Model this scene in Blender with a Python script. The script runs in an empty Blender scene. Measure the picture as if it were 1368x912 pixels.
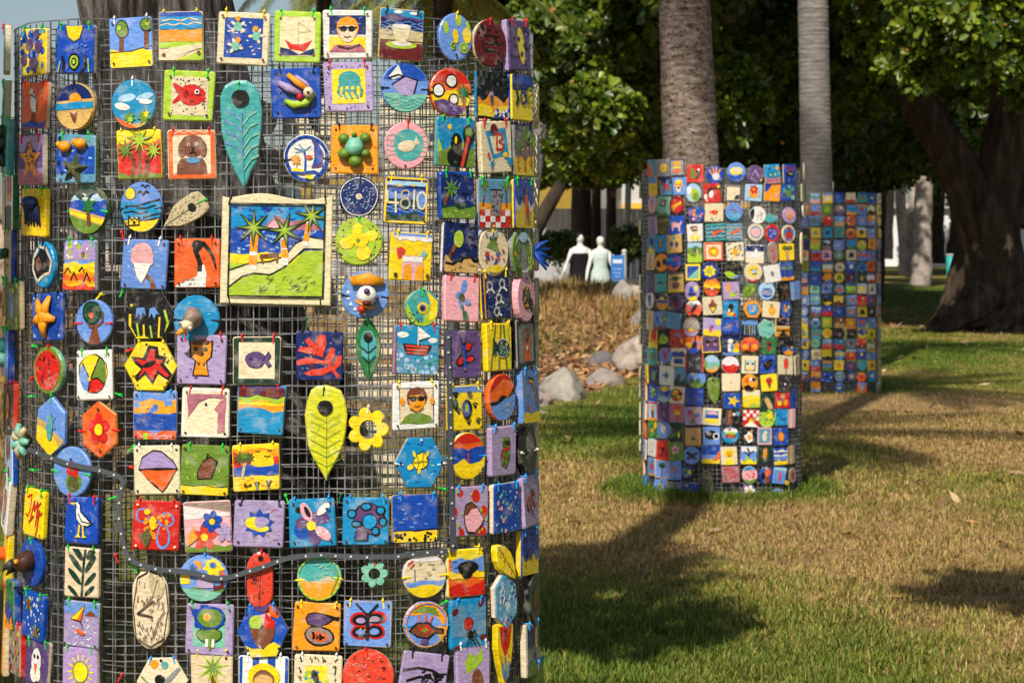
import bpy, bmesh, math, random
import numpy as np
from mathutils import Vector, Matrix, noise
from mathutils.geometry import tessellate_polygon
R = math.radians
rnd = random.Random(7)
nrg = np.random.default_rng(11)
SC = bpy.context.scene
COL = SC.collection

# ------------------------------------------------------------------ camera
F = 3000.0           # focal length in photo pixels (photo 1368 x 912)
CU, HV, EYE = 684.0, 320.0, 1.53
cam = bpy.data.cameras.new('camera')
cam.sensor_width = 36.0
cam.sensor_fit = 'HORIZONTAL'
cam.lens = 36.0 * F / 1368.0
cam.shift_y = -(456.0 - HV) / 1368.0
cam.clip_start = 0.1
cam.clip_end = 3000.0
cam.dof.use_dof = True
cam.dof.focus_distance = 4.7
cam.dof.aperture_fstop = 15.0
camo = bpy.data.objects.new('camera', cam)
camo.location = (0, 0, EYE)
camo.rotation_euler = (R(90), 0, 0)
COL.objects.link(camo)
SC.camera = camo

# ------------------------------------------------------------------ light
SUN_AZ, SUN_EL = 17.0, 44.0      # sun stands behind the camera, a little to its left
world = bpy.data.worlds.new('World')
SC.world = world
world.use_nodes = True
wn = world.node_tree
wn.nodes.clear()
sky = wn.nodes.new('ShaderNodeTexSky')
sky.sky_type = 'NISHITA'
sky.sun_disc = False
sky.sun_elevation = R(SUN_EL)
sky.sun_rotation = R(180 + SUN_AZ)
sky.air_density = 1.0
sky.dust_density = 1.6
sky.ozone_density = 1.0
bg = wn.nodes.new('ShaderNodeBackground')
bg.inputs['Strength'].default_value = 0.072
wo = wn.nodes.new('ShaderNodeOutputWorld')
wn.links.new(sky.outputs[0], bg.inputs[0])
wn.links.new(bg.outputs[0], wo.inputs[0])
sl = bpy.data.lights.new('sun', 'SUN')
sl.energy = 4.8
sl.angle = R(0.53)
sl.color = (1.0, 0.93, 0.82)
so = bpy.data.objects.new('sun', sl)
sd = Vector((math.sin(R(SUN_AZ)) * math.cos(R(SUN_EL)), math.cos(R(SUN_AZ)) * math.cos(R(SUN_EL)), -math.sin(R(SUN_EL))))
so.rotation_euler = sd.to_track_quat('-Z', 'Y').to_euler()
so.location = (-6, -20, 12)
COL.objects.link(so)
SC.view_settings.view_transform = 'Standard'
SC.view_settings.look = 'None'
SC.view_settings.gamma = 1.0
SC.view_settings.exposure = 0.3
SC.view_settings.use_curve_mapping = False

# ------------------------------------------------------------------ helpers
def px(u, v, d):
    """world point that stands d metres in front at photo pixel u, v"""
    return Vector(((u - CU) / F * d, d, EYE - (v - HV) / F * d))

def gnd(u, v):
    d = F * EYE / (v - HV)
    return Vector(((u - CU) / F * d, d, 0))

def lin(c):
    c = c / 255.0
    return c / 12.92 if c <= 0.04045 else ((c + 0.055) / 1.055) ** 2.4

def tag(o, label=None, cat=None, group=None, kind=None):
    if label: o['label'] = label
    if cat: o['category'] = cat
    if group: o['group'] = group
    if kind: o['kind'] = kind
    return o

def empty(name, loc=(0, 0, 0)):
    o = bpy.data.objects.new(name, None)
    o.location = loc
    o.empty_display_size = 0.1
    COL.objects.link(o)
    return o

def mesh_np(name, V, Fs, mat, cols=None, parent=None, smooth=False):
    """V (n,3), Fs (m,k) equal-size faces, cols (m,3) linear per face"""
    V = np.asarray(V, dtype=np.float32); Fs = np.asarray(Fs, dtype=np.int32)
    m, k = Fs.shape
    me = bpy.data.meshes.new(name)
    me.vertices.add(len(V)); me.vertices.foreach_set('co', V.ravel())
    me.loops.add(m * k); me.loops.foreach_set('vertex_index', Fs.ravel())
    me.polygons.add(m)
    me.polygons.foreach_set('loop_start', np.arange(0, m * k, k, dtype=np.int32))
    if smooth: me.polygons.foreach_set('use_smooth', np.ones(m, dtype=bool))
    me.update(calc_edges=True)
    if cols is not None:
        a = me.attributes.new('Col', 'FLOAT_COLOR', 'FACE')
        c4 = np.ones((m, 4), dtype=np.float32); c4[:, :3] = cols
        a.data.foreach_set('color', c4.ravel())
    me.materials.append(mat)
    o = bpy.data.objects.new(name, me)
    COL.objects.link(o)
    if parent is not None: o.parent = parent
    return o

class MB:
    """collects faces of any size with a colour each"""
    def __init__(s): s.v = []; s.f = []; s.c = []
    def face(s, pts, col=(.5, .5, .5)):
        b = len(s.v); s.v += [tuple(p) for p in pts]
        s.f.append(list(range(b, b + len(pts)))); s.c.append(col)
    def grid(s, rings, col=(.5, .5, .5), cap0=True, cap1=True, closed=True):
        b = len(s.v); n = len(rings[0])
        for r in rings: s.v += [tuple(p) for p in r]
        for i in range(len(rings) - 1):
            for j in range(n if closed else n - 1):
                k = (j + 1) % n
                s.f.append([b + i * n + j, b + i * n + k, b + (i + 1) * n + k, b + (i + 1) * n + j]); s.c.append(col)
        if cap0: s.f.append([b + j for j in range(n)][::-1]); s.c.append(col)
        if cap1: s.f.append([b + (len(rings) - 1) * n + j for j in range(n)]); s.c.append(col)
    def tube(s, path, rad, col=(.5, .5, .5), n=8, flat=1.0):
        path = [Vector(p) for p in path]; rings = []
        for i, p in enumerate(path):
            d = (path[min(i + 1, len(path) - 1)] - path[max(i - 1, 0)])
            d = d.normalized() if d.length > 1e-9 else Vector((0, 0, 1))
            a = Vector((0, 0, 1)) if abs(d.z) < 0.9 else Vector((0, 1, 0))
            x = d.cross(a).normalized(); y = x.cross(d).normalized()
            r = rad[i] if isinstance(rad, (list, tuple)) else rad
            rings.append([p + x * (r * math.cos(6.28319 * j / n)) + y * (r * flat * math.sin(6.28319 * j / n)) for j in range(n)])
        s.grid(rings, col)
    def ell(s, c, r, col=(.5, .5, .5), nu=10, nv=6, rot=0.0, wob=0.0):
        c = Vector(c); rings = []
        for i in range(nv + 1):
            t = math.pi * (0.03 + 0.94 * i / nv); ring = []
            for j in range(nu):
                a = 6.28319 * j / nu
                p = Vector((math.sin(t) * math.cos(a) * r[0], math.sin(t) * math.sin(a) * r[1], -math.cos(t) * r[2]))
                if wob: p *= 1 + wob * noise.noise(p * 60 + c * 31)
                if rot: p = Matrix.Rotation(rot, 3, 'Z') @ p
                ring.append(c + p)
            rings.append(ring)
        s.grid(rings, col)
    def box(s, c, h, col=(.5, .5, .5), M=None):
        P = [Vector((x * h[0], y * h[1], z * h[2])) for x in (-1, 1) for y in (-1, 1) for z in (-1, 1)]
        if M is not None: P = [M @ p for p in P]
        P = [p + Vector(c) for p in P]
        for q in ((0, 1, 3, 2), (4, 6, 7, 5), (0, 4, 5, 1), (2, 3, 7, 6), (0, 2, 6, 4), (1, 5, 7, 3)):
            s.face([P[i] for i in q], col)
    def mesh(s, name, mat, smooth=False):
        me = bpy.data.meshes.new(name)
        me.from_pydata(s.v, [], s.f)
        a = me.attributes.new('Col', 'FLOAT_COLOR', 'FACE')
        c4 = np.ones((len(s.f), 4), dtype=np.float32); c4[:, :3] = np.array(s.c, dtype=np.float32)
        a.data.foreach_set('color', c4.ravel())
        if smooth: me.polygons.foreach_set('use_smooth', np.ones(len(s.f), dtype=bool))
        me.materials.append(mat)
        return me
    def build(s, name, mat, parent=None, smooth=False, mw=None):
        o = bpy.data.objects.new(name, s.mesh(name, mat, smooth))
        COL.objects.link(o)
        if parent is not None: o.parent = parent
        if mw is not None: o.matrix_world = mw
        return o

# ------------------------------------------------------------------ materials
def mat(name):
    m = bpy.data.materials.new(name); m.use_nodes = True
    nt = m.node_tree; b = nt.nodes['Principled BSDF']
    return m, nt, b
def nd(nt, t, **k):
    n = nt.nodes.new(t)
    for a, v in k.items():
        if a in n.inputs.keys(): n.inputs[a].default_value = v
        else: setattr(n, a, v)
    return n
def ramp(nt, src, stops):
    r = nt.nodes.new('ShaderNodeValToRGB')
    e = r.color_ramp.elements
    while len(e) < len(stops): e.new(0.5)
    for i, (p, c) in enumerate(stops):
        e[i].position = p; e[i].color = (*c, 1) if len(c) == 3 else c
    nt.links.new(src, r.inputs[0])
    return r
def mix(nt, mode, a, b, fac=1.0):
    m = nt.nodes.new('ShaderNodeMix'); m.data_type = 'RGBA'; m.blend_type = mode
    if isinstance(fac, float): m.inputs[0].default_value = fac
    else: nt.links.new(fac, m.inputs[0])
    for s, i in ((a, 6), (b, 7)):
        if isinstance(s, tuple): m.inputs[i].default_value = (*s, 1)
        else: nt.links.new(s, m.inputs[i])
    return m.outputs[2]
def bump(nt, b, h, strength, dist):
    bp = nd(nt, 'ShaderNodeBump', Strength=strength, Distance=dist)
    nt.links.new(h, bp.inputs['Height']); nt.links.new(bp.outputs[0], b.inputs['Normal'])

def attr_mat(name, rough, spec, lo, hi, scale, bs=0.0, bd=0.002, stretch=(1, 1, 1), translucent=0.0, offset=True):
    m, nt, b = mat(name)
    at = nd(nt, 'ShaderNodeAttribute', attribute_name='Col')
    tc = nd(nt, 'ShaderNodeTexCoord')
    mp = nd(nt, 'ShaderNodeMapping'); mp.inputs['Scale'].default_value = stretch
    nt.links.new(tc.outputs['Object'], mp.inputs[0])
    if offset:
        oi = nd(nt, 'ShaderNodeObjectInfo')
        mu = nd(nt, 'ShaderNodeMath', operation='MULTIPLY'); mu.inputs[1].default_value = 37.0
        nt.links.new(oi.outputs['Random'], mu.inputs[0])
        cx = nd(nt, 'ShaderNodeCombineXYZ')
        for i in range(3): nt.links.new(mu.outputs[0], cx.inputs[i])
        nt.links.new(cx.outputs[0], mp.inputs['Location'])
    n1 = nd(nt, 'ShaderNodeTexNoise', Scale=scale, Detail=5.0, Roughness=0.65)
    nt.links.new(mp.outputs[0], n1.inputs['Vector'])
    rp = ramp(nt, n1.outputs['Fac'], [(0.3, (lo,) * 3), (0.7, (hi,) * 3)])
    c = mix(nt, 'MULTIPLY', at.outputs['Color'], rp.outputs[0])
    nt.links.new(c, b.inputs['Base Color'])
    b.inputs['Roughness'].default_value = rough
    b.inputs['Specular IOR Level'].default_value = spec
    if bs: bump(nt, b, n1.outputs['Fac'], bs, bd)
    if translucent:
        tr = nd(nt, 'ShaderNodeBsdfTranslucent'); nt.links.new(c, tr.inputs[0])
        mx = nd(nt, 'ShaderNodeMixShader'); mx.inputs[0].default_value = translucent
        nt.links.new(b.outputs[0], mx.inputs[1]); nt.links.new(tr.outputs[0], mx.inputs[2])
        nt.links.new(mx.outputs[0], nt.nodes['Material Output'].inputs[0])
    return m

def glaze_mat():
    m, nt, b = mat('glazed_ceramic')
    at = nd(nt, 'ShaderNodeAttribute', attribute_name='Col'); tc = nd(nt, 'ShaderNodeTexCoord'); oi = nd(nt, 'ShaderNodeObjectInfo')
    mu = nd(nt, 'ShaderNodeMath', operation='MULTIPLY'); mu.inputs[1].default_value = 41.0; nt.links.new(oi.outputs['Random'], mu.inputs[0])
    cx = nd(nt, 'ShaderNodeCombineXYZ')
    for i in range(3): nt.links.new(mu.outputs[0], cx.inputs[i])
    def tex(scale, stretch, rot=0.0, detail=5.0, rough=.6):
        mp = nd(nt, 'ShaderNodeMapping'); mp.inputs['Scale'].default_value = stretch; mp.inputs['Rotation'].default_value = (0, 0, rot)
        nt.links.new(tc.outputs['Object'], mp.inputs[0]); nt.links.new(cx.outputs[0], mp.inputs['Location'])
        n = nd(nt, 'ShaderNodeTexNoise', Scale=scale, Detail=detail, Roughness=rough); nt.links.new(mp.outputs[0], n.inputs['Vector']); return n.outputs['Fac']
    brush = tex(70, (1, 3.2, 1), .5); blot = tex(34, (1, 1, 1), 0, 3.0); dirt = tex(95, (1, 1, 1), 0, 6.0, .75)
    c = mix(nt, 'MULTIPLY', at.outputs['Color'], ramp(nt, brush, [(.32, (.66, .66, .66)), (.62, (1.06, 1.06, 1.06))]).outputs[0])
    thin = mix(nt, 'MIX', c, (.62, .56, .46), .22)                                  # clay showing where the glaze is thin
    c = mix(nt, 'MIX', c, thin, ramp(nt, blot, [(.52, (0, 0, 0)), (.7, (1, 1, 1))]).outputs[0])
    c = mix(nt, 'MULTIPLY', c, ramp(nt, dirt, [(.3, (.45, .41, .36)), (.42, (1, 1, 1))]).outputs[0], .75)
    nt.links.new(c, b.inputs['Base Color'])
    nt.links.new(ramp(nt, blot, [(.35, (.24, .24, .24)), (.65, (.5, .5, .5))]).outputs[0], b.inputs['Roughness'])
    b.inputs['Specular IOR Level'].default_value = .42
    bump(nt, b, brush, .45, .0016)
    return m
M_GLAZE = glaze_mat()
M_CLAY = attr_mat('modelled_clay', 0.42, 0.4, 0.72, 1.12, 120.0, 0.7, 0.003)
M_TIE = attr_mat('nylon_tie', 0.4, 0.4, 0.9, 1.05, 60.0)
M_LEAF = attr_mat('leaf', 0.38, 0.5, 0.75, 1.2, 1.3, translucent=0.28, offset=False)
M_GRASS = attr_mat('grass_blade', 0.6, 0.25, 0.8, 1.15, 2.0, translucent=0.25, offset=False)
M_PAINT = attr_mat('painted_metal', 0.5, 0.35, 0.85, 1.08, 4.0)
M_CLOTH = attr_mat('cloth', 0.9, 0.1, 0.7, 1.1, 30.0)
M_ROCK = attr_mat('rock', 0.9, 0.15, 0.45, 1.25, 3.4, 1.0, 0.06)
M_LITTER = attr_mat('dry_leaf', 0.7, 0.2, 0.7, 1.2, 9.0, offset=False)

def wire_mat():
    m, nt, b = mat('galvanised_wire')
    tc = nd(nt, 'ShaderNodeTexCoord')
    n1 = nd(nt, 'ShaderNodeTexNoise', Scale=24.0, Detail=4.0)
    nt.links.new(tc.outputs['Object'], n1.inputs['Vector'])
    r = ramp(nt, n1.outputs['Fac'], [(0.35, (.1, .1, .105)), (0.65, (.34, .35, .37))])
    nt.links.new(r.outputs[0], b.inputs['Base Color'])
    b.inputs['Metallic'].default_value = 0.6
    b.inputs['Roughness'].default_value = 0.36
    return m
M_WIRE = wire_mat()

def bark_mat(name, stops, stretch, scale, bs, bd, patch=None):
    m, nt, b = mat(name)
    tc = nd(nt, 'ShaderNodeTexCoord')
    mp = nd(nt, 'ShaderNodeMapping'); mp.inputs['Scale'].default_value = stretch
    nt.links.new(tc.outputs['Object'], mp.inputs[0])
    n1 = nd(nt, 'ShaderNodeTexNoise', Scale=scale, Detail=8.0, Roughness=0.7)
    nt.links.new(mp.outputs[0], n1.inputs['Vector'])
    r = ramp(nt, n1.outputs['Fac'], stops)
    c = r.outputs[0]
    if patch:
        n2 = nd(nt, 'ShaderNodeTexNoise', Scale=patch[1], Detail=5.0, Roughness=0.6)
        nt.links.new(tc.outputs['Object'], n2.inputs['Vector'])
        f = ramp(nt, n2.outputs['Fac'], [(patch[2], (0, 0, 0)), (patch[2] + 0.1, (1, 1, 1))])
        c = mix(nt, 'MIX', c, patch[0], f.outputs[0])
    nt.links.new(c, b.inputs['Base Color'])
    b.inputs['Roughness'].default_value = 0.9
    b.inputs['Specular IOR Level'].default_value = 0.15
    bump(nt, b, n1.outputs['Fac'], bs, bd)
    return m
M_BARK_OLD = bark_mat('weathered_palm_bark', [(.38, (.014, .011, .009)), (.48, (.075, .063, .055)), (.66, (.29, .262, .235))], (1, 1, .12), 30, 1.0, .03)
M_BARK_RING = bark_mat('ringed_palm_bark', [(.32, (.03, .02, .014)), (.45, (.17, .125, .1)), (.6, (.3, .235, .19)), (.75, (.46, .4, .35))], (1, 1, 3.0), 15, 1.0, .02, ((.5, .45, .4), 5.5, .6))
nt = M_BARK_RING.node_tree; bs_ = nt.nodes['Principled BSDF']; src = bs_.inputs['Base Color'].links[0].from_socket
pit = nd(nt, 'ShaderNodeTexNoise', Scale=42.0, Detail=3.0, Roughness=.7); tcp = nd(nt, 'ShaderNodeTexCoord'); nt.links.new(tcp.outputs['Object'], pit.inputs['Vector'])
nt.links.new(mix(nt, 'MULTIPLY', src, ramp(nt, pit.outputs['Fac'], [(.36, (.12, .1, .09)), (.43, (1, 1, 1)), (.66, (1, 1, 1)), (.72, (1.5, 1.5, 1.5))]).outputs[0]), bs_.inputs['Base Color'])
M_BARK_GREY = bark_mat('grey_palm_bark', [(.3, (.09, .08, .07)), (.5, (.17, .155, .14)), (.7, (.27, .245, .225))], (1, 1, 5), 8, .6, .01)
M_BARK_FIG = bark_mat('fig_bark', [(.3, (.012, .009, .006)), (.5, (.05, .035, .025)), (.72, (.14, .1, .072))], (1, 1, .22), 6, 1.0, .08)
M_BARK_PALE = bark_mat('pale_bark', [(.3, (.16, .125, .105)), (.55, (.36, .3, .26)), (.75, (.5, .43, .38))], (1, 1, 1.6), 3.5, .6, .03)
M_BARK_DARK = bark_mat('dark_bark', [(.3, (.018, .013, .01)), (.6, (.06, .043, .033))], (1, 1, .3), 7, .8, .03)
# ------------------------------------------------------------------ glaze palette and painted motifs
PAL = {k: tuple(0.86 * lin(x) for x in v) for k, v in dict(
    k=(14, 14, 17), w=(236, 233, 226), c=(228, 212, 176), b=(16, 72, 172), B=(104, 146, 218), n=(16, 36, 100), t=(16, 142, 198),
    a=(66, 162, 162), A=(122, 190, 165), y=(246, 212, 22), o=(244, 156, 22), O=(232, 98, 28), r=(208, 32, 24), R=(104, 24, 26),
    g=(106, 140, 44), G=(16, 56, 44), l=(168, 200, 48), p=(172, 150, 196), P=(92, 66, 118), m=(236, 170, 180), M=(178, 106, 122),
    s=(210, 170, 100), T=(122, 70, 44), e=(136, 136, 140), d=(52, 50, 54), v=(92, 148, 184), f=(36, 112, 60), i=(220, 62, 40),
    h=(86, 88, 46), q=(166, 204, 232), z=(196, 178, 140), u=(70, 42, 28), x=(150, 128, 116), j=(216, 216, 34)).items()}
def circ(x, y, rx, ry=None, n=14, rot=0, wob=.03, sd=0):
    ry = rx if ry is None else ry; o = []
    for i in range(n):
        a = 6.28319 * i / n; w = 1 + wob * math.sin(3 * a + sd * 1.7 + x * 9) + wob * .7 * math.sin(5 * a + y * 7)
        X, Y = rx * w * math.cos(a), ry * w * math.sin(a)
        c, s = math.cos(rot), math.sin(rot)
        o.append((x + X * c - Y * s, y + X * s + Y * c))
    return o
def stroke(pts, w):
    """outline quads of a polyline, one quad a segment with lapped joints"""
    out = []
    for (x0, y0), (x1, y1) in zip(pts, pts[1:]):
        dx, dy = x1 - x0, y1 - y0; L = math.hypot(dx, dy) or 1e-6
        ex, ey = dx / L * w * .35, dy / L * w * .35; nx, ny = -dy / L * w / 2, dx / L * w / 2
        out.append([(x0 - ex + nx, y0 - ey + ny), (x0 - ex - nx, y0 - ey - ny), (x1 + ex - nx, y1 + ey - ny), (x1 + ex + nx, y1 + ey + ny)])
    return out
def pairs(a): return [(a[i], a[i + 1]) for i in range(0, len(a) - 1, 2)]
def art_polys(txt, rg):
    """painted motif language -> list of (colour, polygon, layer)"""
    out = []; L = [0]
    def add(c, *ps):
        L[0] += 1
        for p in ps: out.append((c, p, L[0]))
    for cmd in [x.strip() for x in txt.split(';') if x.strip()]:
        tk = cmd.split(); op = tk[0]; cs = tk[1]; a = [float(x) for x in tk[2:]]; c = cs[0]
        if op == 'R': add(c, [(a[0], a[1]), (a[2], a[1]), (a[2], a[3]), (a[0], a[3])])
        elif op == 'C': add(c, circ(a[0], a[1], a[2], sd=len(out)))
        elif op == 'E': add(c, circ(a[0], a[1], a[2], a[3], rot=R(a[4]) if len(a) > 4 else 0))
        elif op == 'P': add(c, pairs(a))
        elif op == 'L': add(c, *stroke(pairs(a[1:]), a[0]))
        elif op == 'O':
            n = 20; pt = circ(a[1], a[2], a[3], n=n, wob=.02); add(c, *stroke(pt + [pt[0]], a[0]))
        elif op == 'F':
            w = a[0]
            add(c, [(-1.1, -1.1), (1.1, -1.1), (1.1, -1 + w), (-1.1, -1 + w)], [(-1.1, 1 - w), (1.1, 1 - w), (1.1, 1.1), (-1.1, 1.1)],
                [(-1.1, -1 + w), (-1 + w, -1 + w), (-1 + w, 1 - w), (-1.1, 1 - w)], [(1 - w, -1 + w), (1.1, -1 + w), (1.1, 1 - w), (1 - w, 1 - w)])
        elif op == 'D':
            x0, y0, x1, y1 = a[2:6] if len(a) >= 6 else (-.9, -.9, .9, .9)
            add(c, *[circ(rg.uniform(x0, x1), rg.uniform(y0, y1), a[1] * rg.uniform(.7, 1.3), n=6) for _ in range(int(a[0]))])
        elif op == 'Y':          # full-width band with an uneven upper edge
            y0, y1 = a[0], a[1]; am = a[2] if len(a) > 2 else .05; ph = rg.uniform(0, 6)
            add(c, [(-1.1, y0), (1.1, y0)] + [(1.1 - 2.2 * i / 10, y1 + am * math.sin(ph + i * 1.1) + am * .5 * math.sin(i * 2.3)) for i in range(11)])
        elif op == 'W':          # n wavy lines between y0 and y1
            w, n, y0, y1 = a[:4]; qs = []
            for k in range(int(n)):
                y = y0 + (y1 - y0) * (k + .5) / n; ph = rg.uniform(0, 6)
                qs += stroke([(-1 + 2 * i / 12, y + .05 * math.sin(ph + i * 1.4)) for i in range(13)], w)
            add(c, *qs)
        elif op == 'V':          # scattered short brush marks
            n, w, x0, y0, x1, y1 = a[:6]; qs = []
            for k in range(int(n)):
                x, y = rg.uniform(x0, x1), rg.uniform(y0, y1); an = rg.gauss(R(a[6]) if len(a) > 6 else 0, .35); l = w * rg.uniform(1.5, 3)
                qs += stroke([(x, y), (x + l * math.cos(an), y + l * math.sin(an))], w)
            add(c, *qs)
        elif op == 'S':          # star / sun: x y r n inner
            x, y, r, n, ri = a[:5]; n = int(n); ro = R(a[5]) if len(a) > 5 else 0
            add(c, [(x + (r if i % 2 == 0 else r * ri) * math.sin(ro + math.pi * i / n), y + (r if i % 2 == 0 else r * ri) * math.cos(ro + math.pi * i / n)) for i in range(2 * n)])
        elif op == 'fl':
            x, y, r, n = a[:4]; n = int(n)
            add(c, *[circ(x + .6 * r * math.cos(6.283 * i / n + .3), y + .6 * r * math.sin(6.283 * i / n + .3), r * .5, r * .36, rot=6.283 * i / n + .3, n=10) for i in range(n)])
            add(cs[1], circ(x, y, r * .32, n=9))
        elif op == 'pm':         # palm: x y height size
            x, y, h, s = a[:4]
            add(cs[0], *stroke([(x, y), (x + .04, y + h * .5), (x + .01, y + h)], .11 * s + .03))
            for k in range(7):
                an = R(200 - 220 * k / 6); t = (x + s * .5 * math.cos(an), y + h + s * .38 * math.sin(an) - s * .08)
                m_ = (x + s * .28 * math.cos(an), y + h + s * .3 * math.sin(an) + s * .1)
                add(cs[1], [(x - .02, y + h), (m_[0], m_[1] + s * .06), t, (m_[0], m_[1] - s * .07)])
        elif op == 'fi':         # fish: x y size dir
            x, y, s, dr = a[:4]
            add(c, circ(x, y, s * .6, s * .42), [(x - dr * s * .45, y), (x - dr * s, y + s * .38), (x - dr * s * .82, y), (x - dr * s, y - s * .38)])
            add(cs[1], circ(x + dr * s * .32, y + s * .12, s * .08 + .02, n=6))
        elif op == 'tu':         # turtle from above: x y size angle
            x, y, s = a[:3]; ro = R(a[3]) if len(a) > 3 else 0
            for an, l in ((35, .95), (145, .95), (215, .85), (325, .85), (90, .95)):
                q = R(an) + ro
                add(cs[1], circ(x + s * .62 * math.cos(q), y + s * .62 * math.sin(q), s * .33, s * .17, rot=q, n=8))
            add(c, circ(x, y, s * .44, s * .52, rot=ro))
        elif op == 'su':
            x, y, r = a[:3]
            add(c, *sum([stroke([(x + r * 1.2 * math.cos(6.283 * i / 14), y + r * 1.2 * math.sin(6.283 * i / 14)), (x + r * 1.75 * math.cos(6.283 * i / 14), y + r * 1.75 * math.sin(6.283 * i / 14))], r * .16) for i in range(14)], []))
            add(c, circ(x, y, r))
        elif op == 'bi':
            x, y, s = a[:3]; add(c, *stroke([(x - s, y + s * .35), (x - s * .45, y + s * .5), (x, y), (x + s * .5, y + s * .5), (x + s, y + s * .3)], s * .28))
        elif op == 'bt':         # boat: x y size  (hull, sail)
            x, y, s = a[:3]
            add(c, [(x - s, y), (x - s * .7, y - s * .5), (x + s * .65, y - s * .5), (x + s, y)])
            add(cs[1], [(x + .03, y + s * .08), (x + .03, y + s * 1.15), (x + s * .7, y + s * .12)])
            add('u', *stroke([(x, y), (x, y + s * 1.2)], .05))
        elif op == 'fa':         # face with dark glasses: x y s (hair, skin)
            x, y, s = a[:3]
            add(c, circ(x, y + s * .22, s * .72, s * .78)); add(cs[1], circ(x, y, s * .56, s * .68))
            add(c, [(x - s * .6, y + s * .45), (x + s * .6, y + s * .45), (x + s * .5, y + s * .82), (x, y + s * .98), (x - s * .5, y + s * .82)])
            add('k', circ(x - s * .27, y + s * .2, s * .25, s * .19, n=10), circ(x + s * .27, y + s * .2, s * .25, s * .19, n=10), *stroke([(x - s * .6, y + s * .28), (x + s * .6, y + s * .28)], s * .08))
            add('T', *stroke([(x - s * .2, y - s * .3), (x, y - s * .37), (x + s * .2, y - s * .28)], s * .07))
        elif op == 'H':          # bare holes near the corners
            e = a[0] if a else .74
            add(c, *[circ(sx * e, sy * e, .055, n=7) for sx in (-1, 1) for sy in (-1, 1)])
        elif op == 'pw':         # paw prints
            for k in range(int(a[0])):
                x, y = rg.uniform(-.8, .8), rg.uniform(-.8, .6)
                add(c, circ(x, y, .09, n=7), *[circ(x + .15 * math.cos(R(t)), y + .16 * math.sin(R(t)), .045, n=5) for t in (40, 75, 110, 145)])
        else: raise ValueError(op)
    return out

def wobble(poly, rg):
    """hand-drawn unevenness along the longer edges"""
    out = []
    for (x0, y0), (x1, y1) in zip(poly, poly[1:] + poly[:1]):
        out.append((x0, y0)); L = math.hypot(x1 - x0, y1 - y0); k = min(4, int(L / .22))
        for j in range(1, k): out.append((x0 + (x1 - x0) * j / k + rg.gauss(0, .014), y0 + (y1 - y0) * j / k + rg.gauss(0, .014)))
    return out
def clip(poly, hull):
    """cut a polygon to a convex outline (counter-clockwise)"""
    out = list(poly)
    for i in range(len(hull)):
        ax, ay = hull[i]; bx, by = hull[(i + 1) % len(hull)]
        def side(p): return (bx - ax) * (p[1] - ay) - (by - ay) * (p[0] - ax)
        src, out = out, []
        for j in range(len(src)):
            p, q = src[j], src[(j + 1) % len(src)]; sp, sq = side(p), side(q)
            if sp >= 0: out.append(p)
            if (sp >= 0) != (sq >= 0):
                t = sp / (sp - sq); out.append((p[0] + t * (q[0] - p[0]), p[1] + t * (q[1] - p[1])))
        if len(out) < 3: return []
    return out

def outline(shape, rg, fine=True):
    """closed outline in the unit square and whether it is convex"""
    if shape == 'q':
        o = []; r = .09
        for cx_, cy_, a0 in ((1 - r, 1 - r, 0), (-1 + r, 1 - r, 90), (-1 + r, -1 + r, 180), (1 - r, -1 + r, 270)):
            jx, jy = rg.uniform(-.045, .02), rg.uniform(-.045, .02)
            for k in range(3 if fine else 2):
                t = R(a0 + (45 * k if fine else 90 * k)); o.append((cx_ + r * math.cos(t) + jx * (1 if cx_ > 0 else -1), cy_ + r * math.sin(t) + jy * (1 if cy_ > 0 else -1)))
        return o, True
    if shape == 'o': return circ(0, 0, 1, n=26 if fine else 14, wob=.008, sd=rg.random()), True
    if shape == 'h': return [(math.cos(R(60 * i)), math.sin(R(60 * i))) for i in range(6)], True
    if shape == 'H': return [(math.cos(R(60 * i + 30)), math.sin(R(60 * i + 30))) for i in range(6)], True
    if shape == 'oval':
        return [(max(-1, min(1, 1.12 * math.cos(6.283 * i / 24))) * (1 - .12 * math.sin(6.283 * i / 24 + .6) ** 2), math.copysign(abs(math.sin(6.283 * i / 24)) ** .8, math.sin(6.283 * i / 24))) for i in range(24)], True
    if shape == 'leaf':          # tip points down
        r = [(0, -1), (.14, -.88), (.4, -.68), (.62, -.5), (.82, -.25), (.97, .05), (1, .4), (.95, .68), (.72, .89), (.38, .98), (0, 1)]
        o = r + [(-x, y) for x, y in r[-2:0:-1]]
        return [(x + rg.uniform(-.06, .05), y + rg.uniform(-.02, .02)) for x, y in o], False
    if shape == 'leaf2':         # both ends pointed
        r = [(0, -1), (.4, -.7), (.8, -.3), (1, .1), (.85, .5), (.4, .85), (0, 1)]
        return r + [(-x, y) for x, y in r[-2:0:-1]], False
    if shape == 'flower':
        return [((.7 + .3 * abs(math.cos(3.5 * 6.283 * i / 56)) ** .8) * math.cos(6.283 * i / 56), (.7 + .3 * abs(math.cos(3.5 * 6.283 * i / 56)) ** .8) * math.sin(6.283 * i / 56)) for i in range(56)], False
    if shape == 'panel':
        o = [(-1, -1), (1, -1), (1, 1)]
        return o + [(.9 - 1.8 * i / 12, .95 + .05 * math.cos(1.4 + i * .62)) for i in range(13)] + [(-1, .93)], False
    if shape == 'tulip':
        return [(-.12, -1), (.12, -1), (.3, -.7), (.75, -.35), (.95, .2), (.95, .95), (.5, 1), (-.5, 1), (-.95, .95), (-.95, .2), (-.6, -.35), (-.3, -.7)], False
    if shape == 'fishy':
        return circ(0, 0, 1, n=18, wob=.08), True
    raise ValueError(shape)
HOLED = {'flower': .42}

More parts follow.
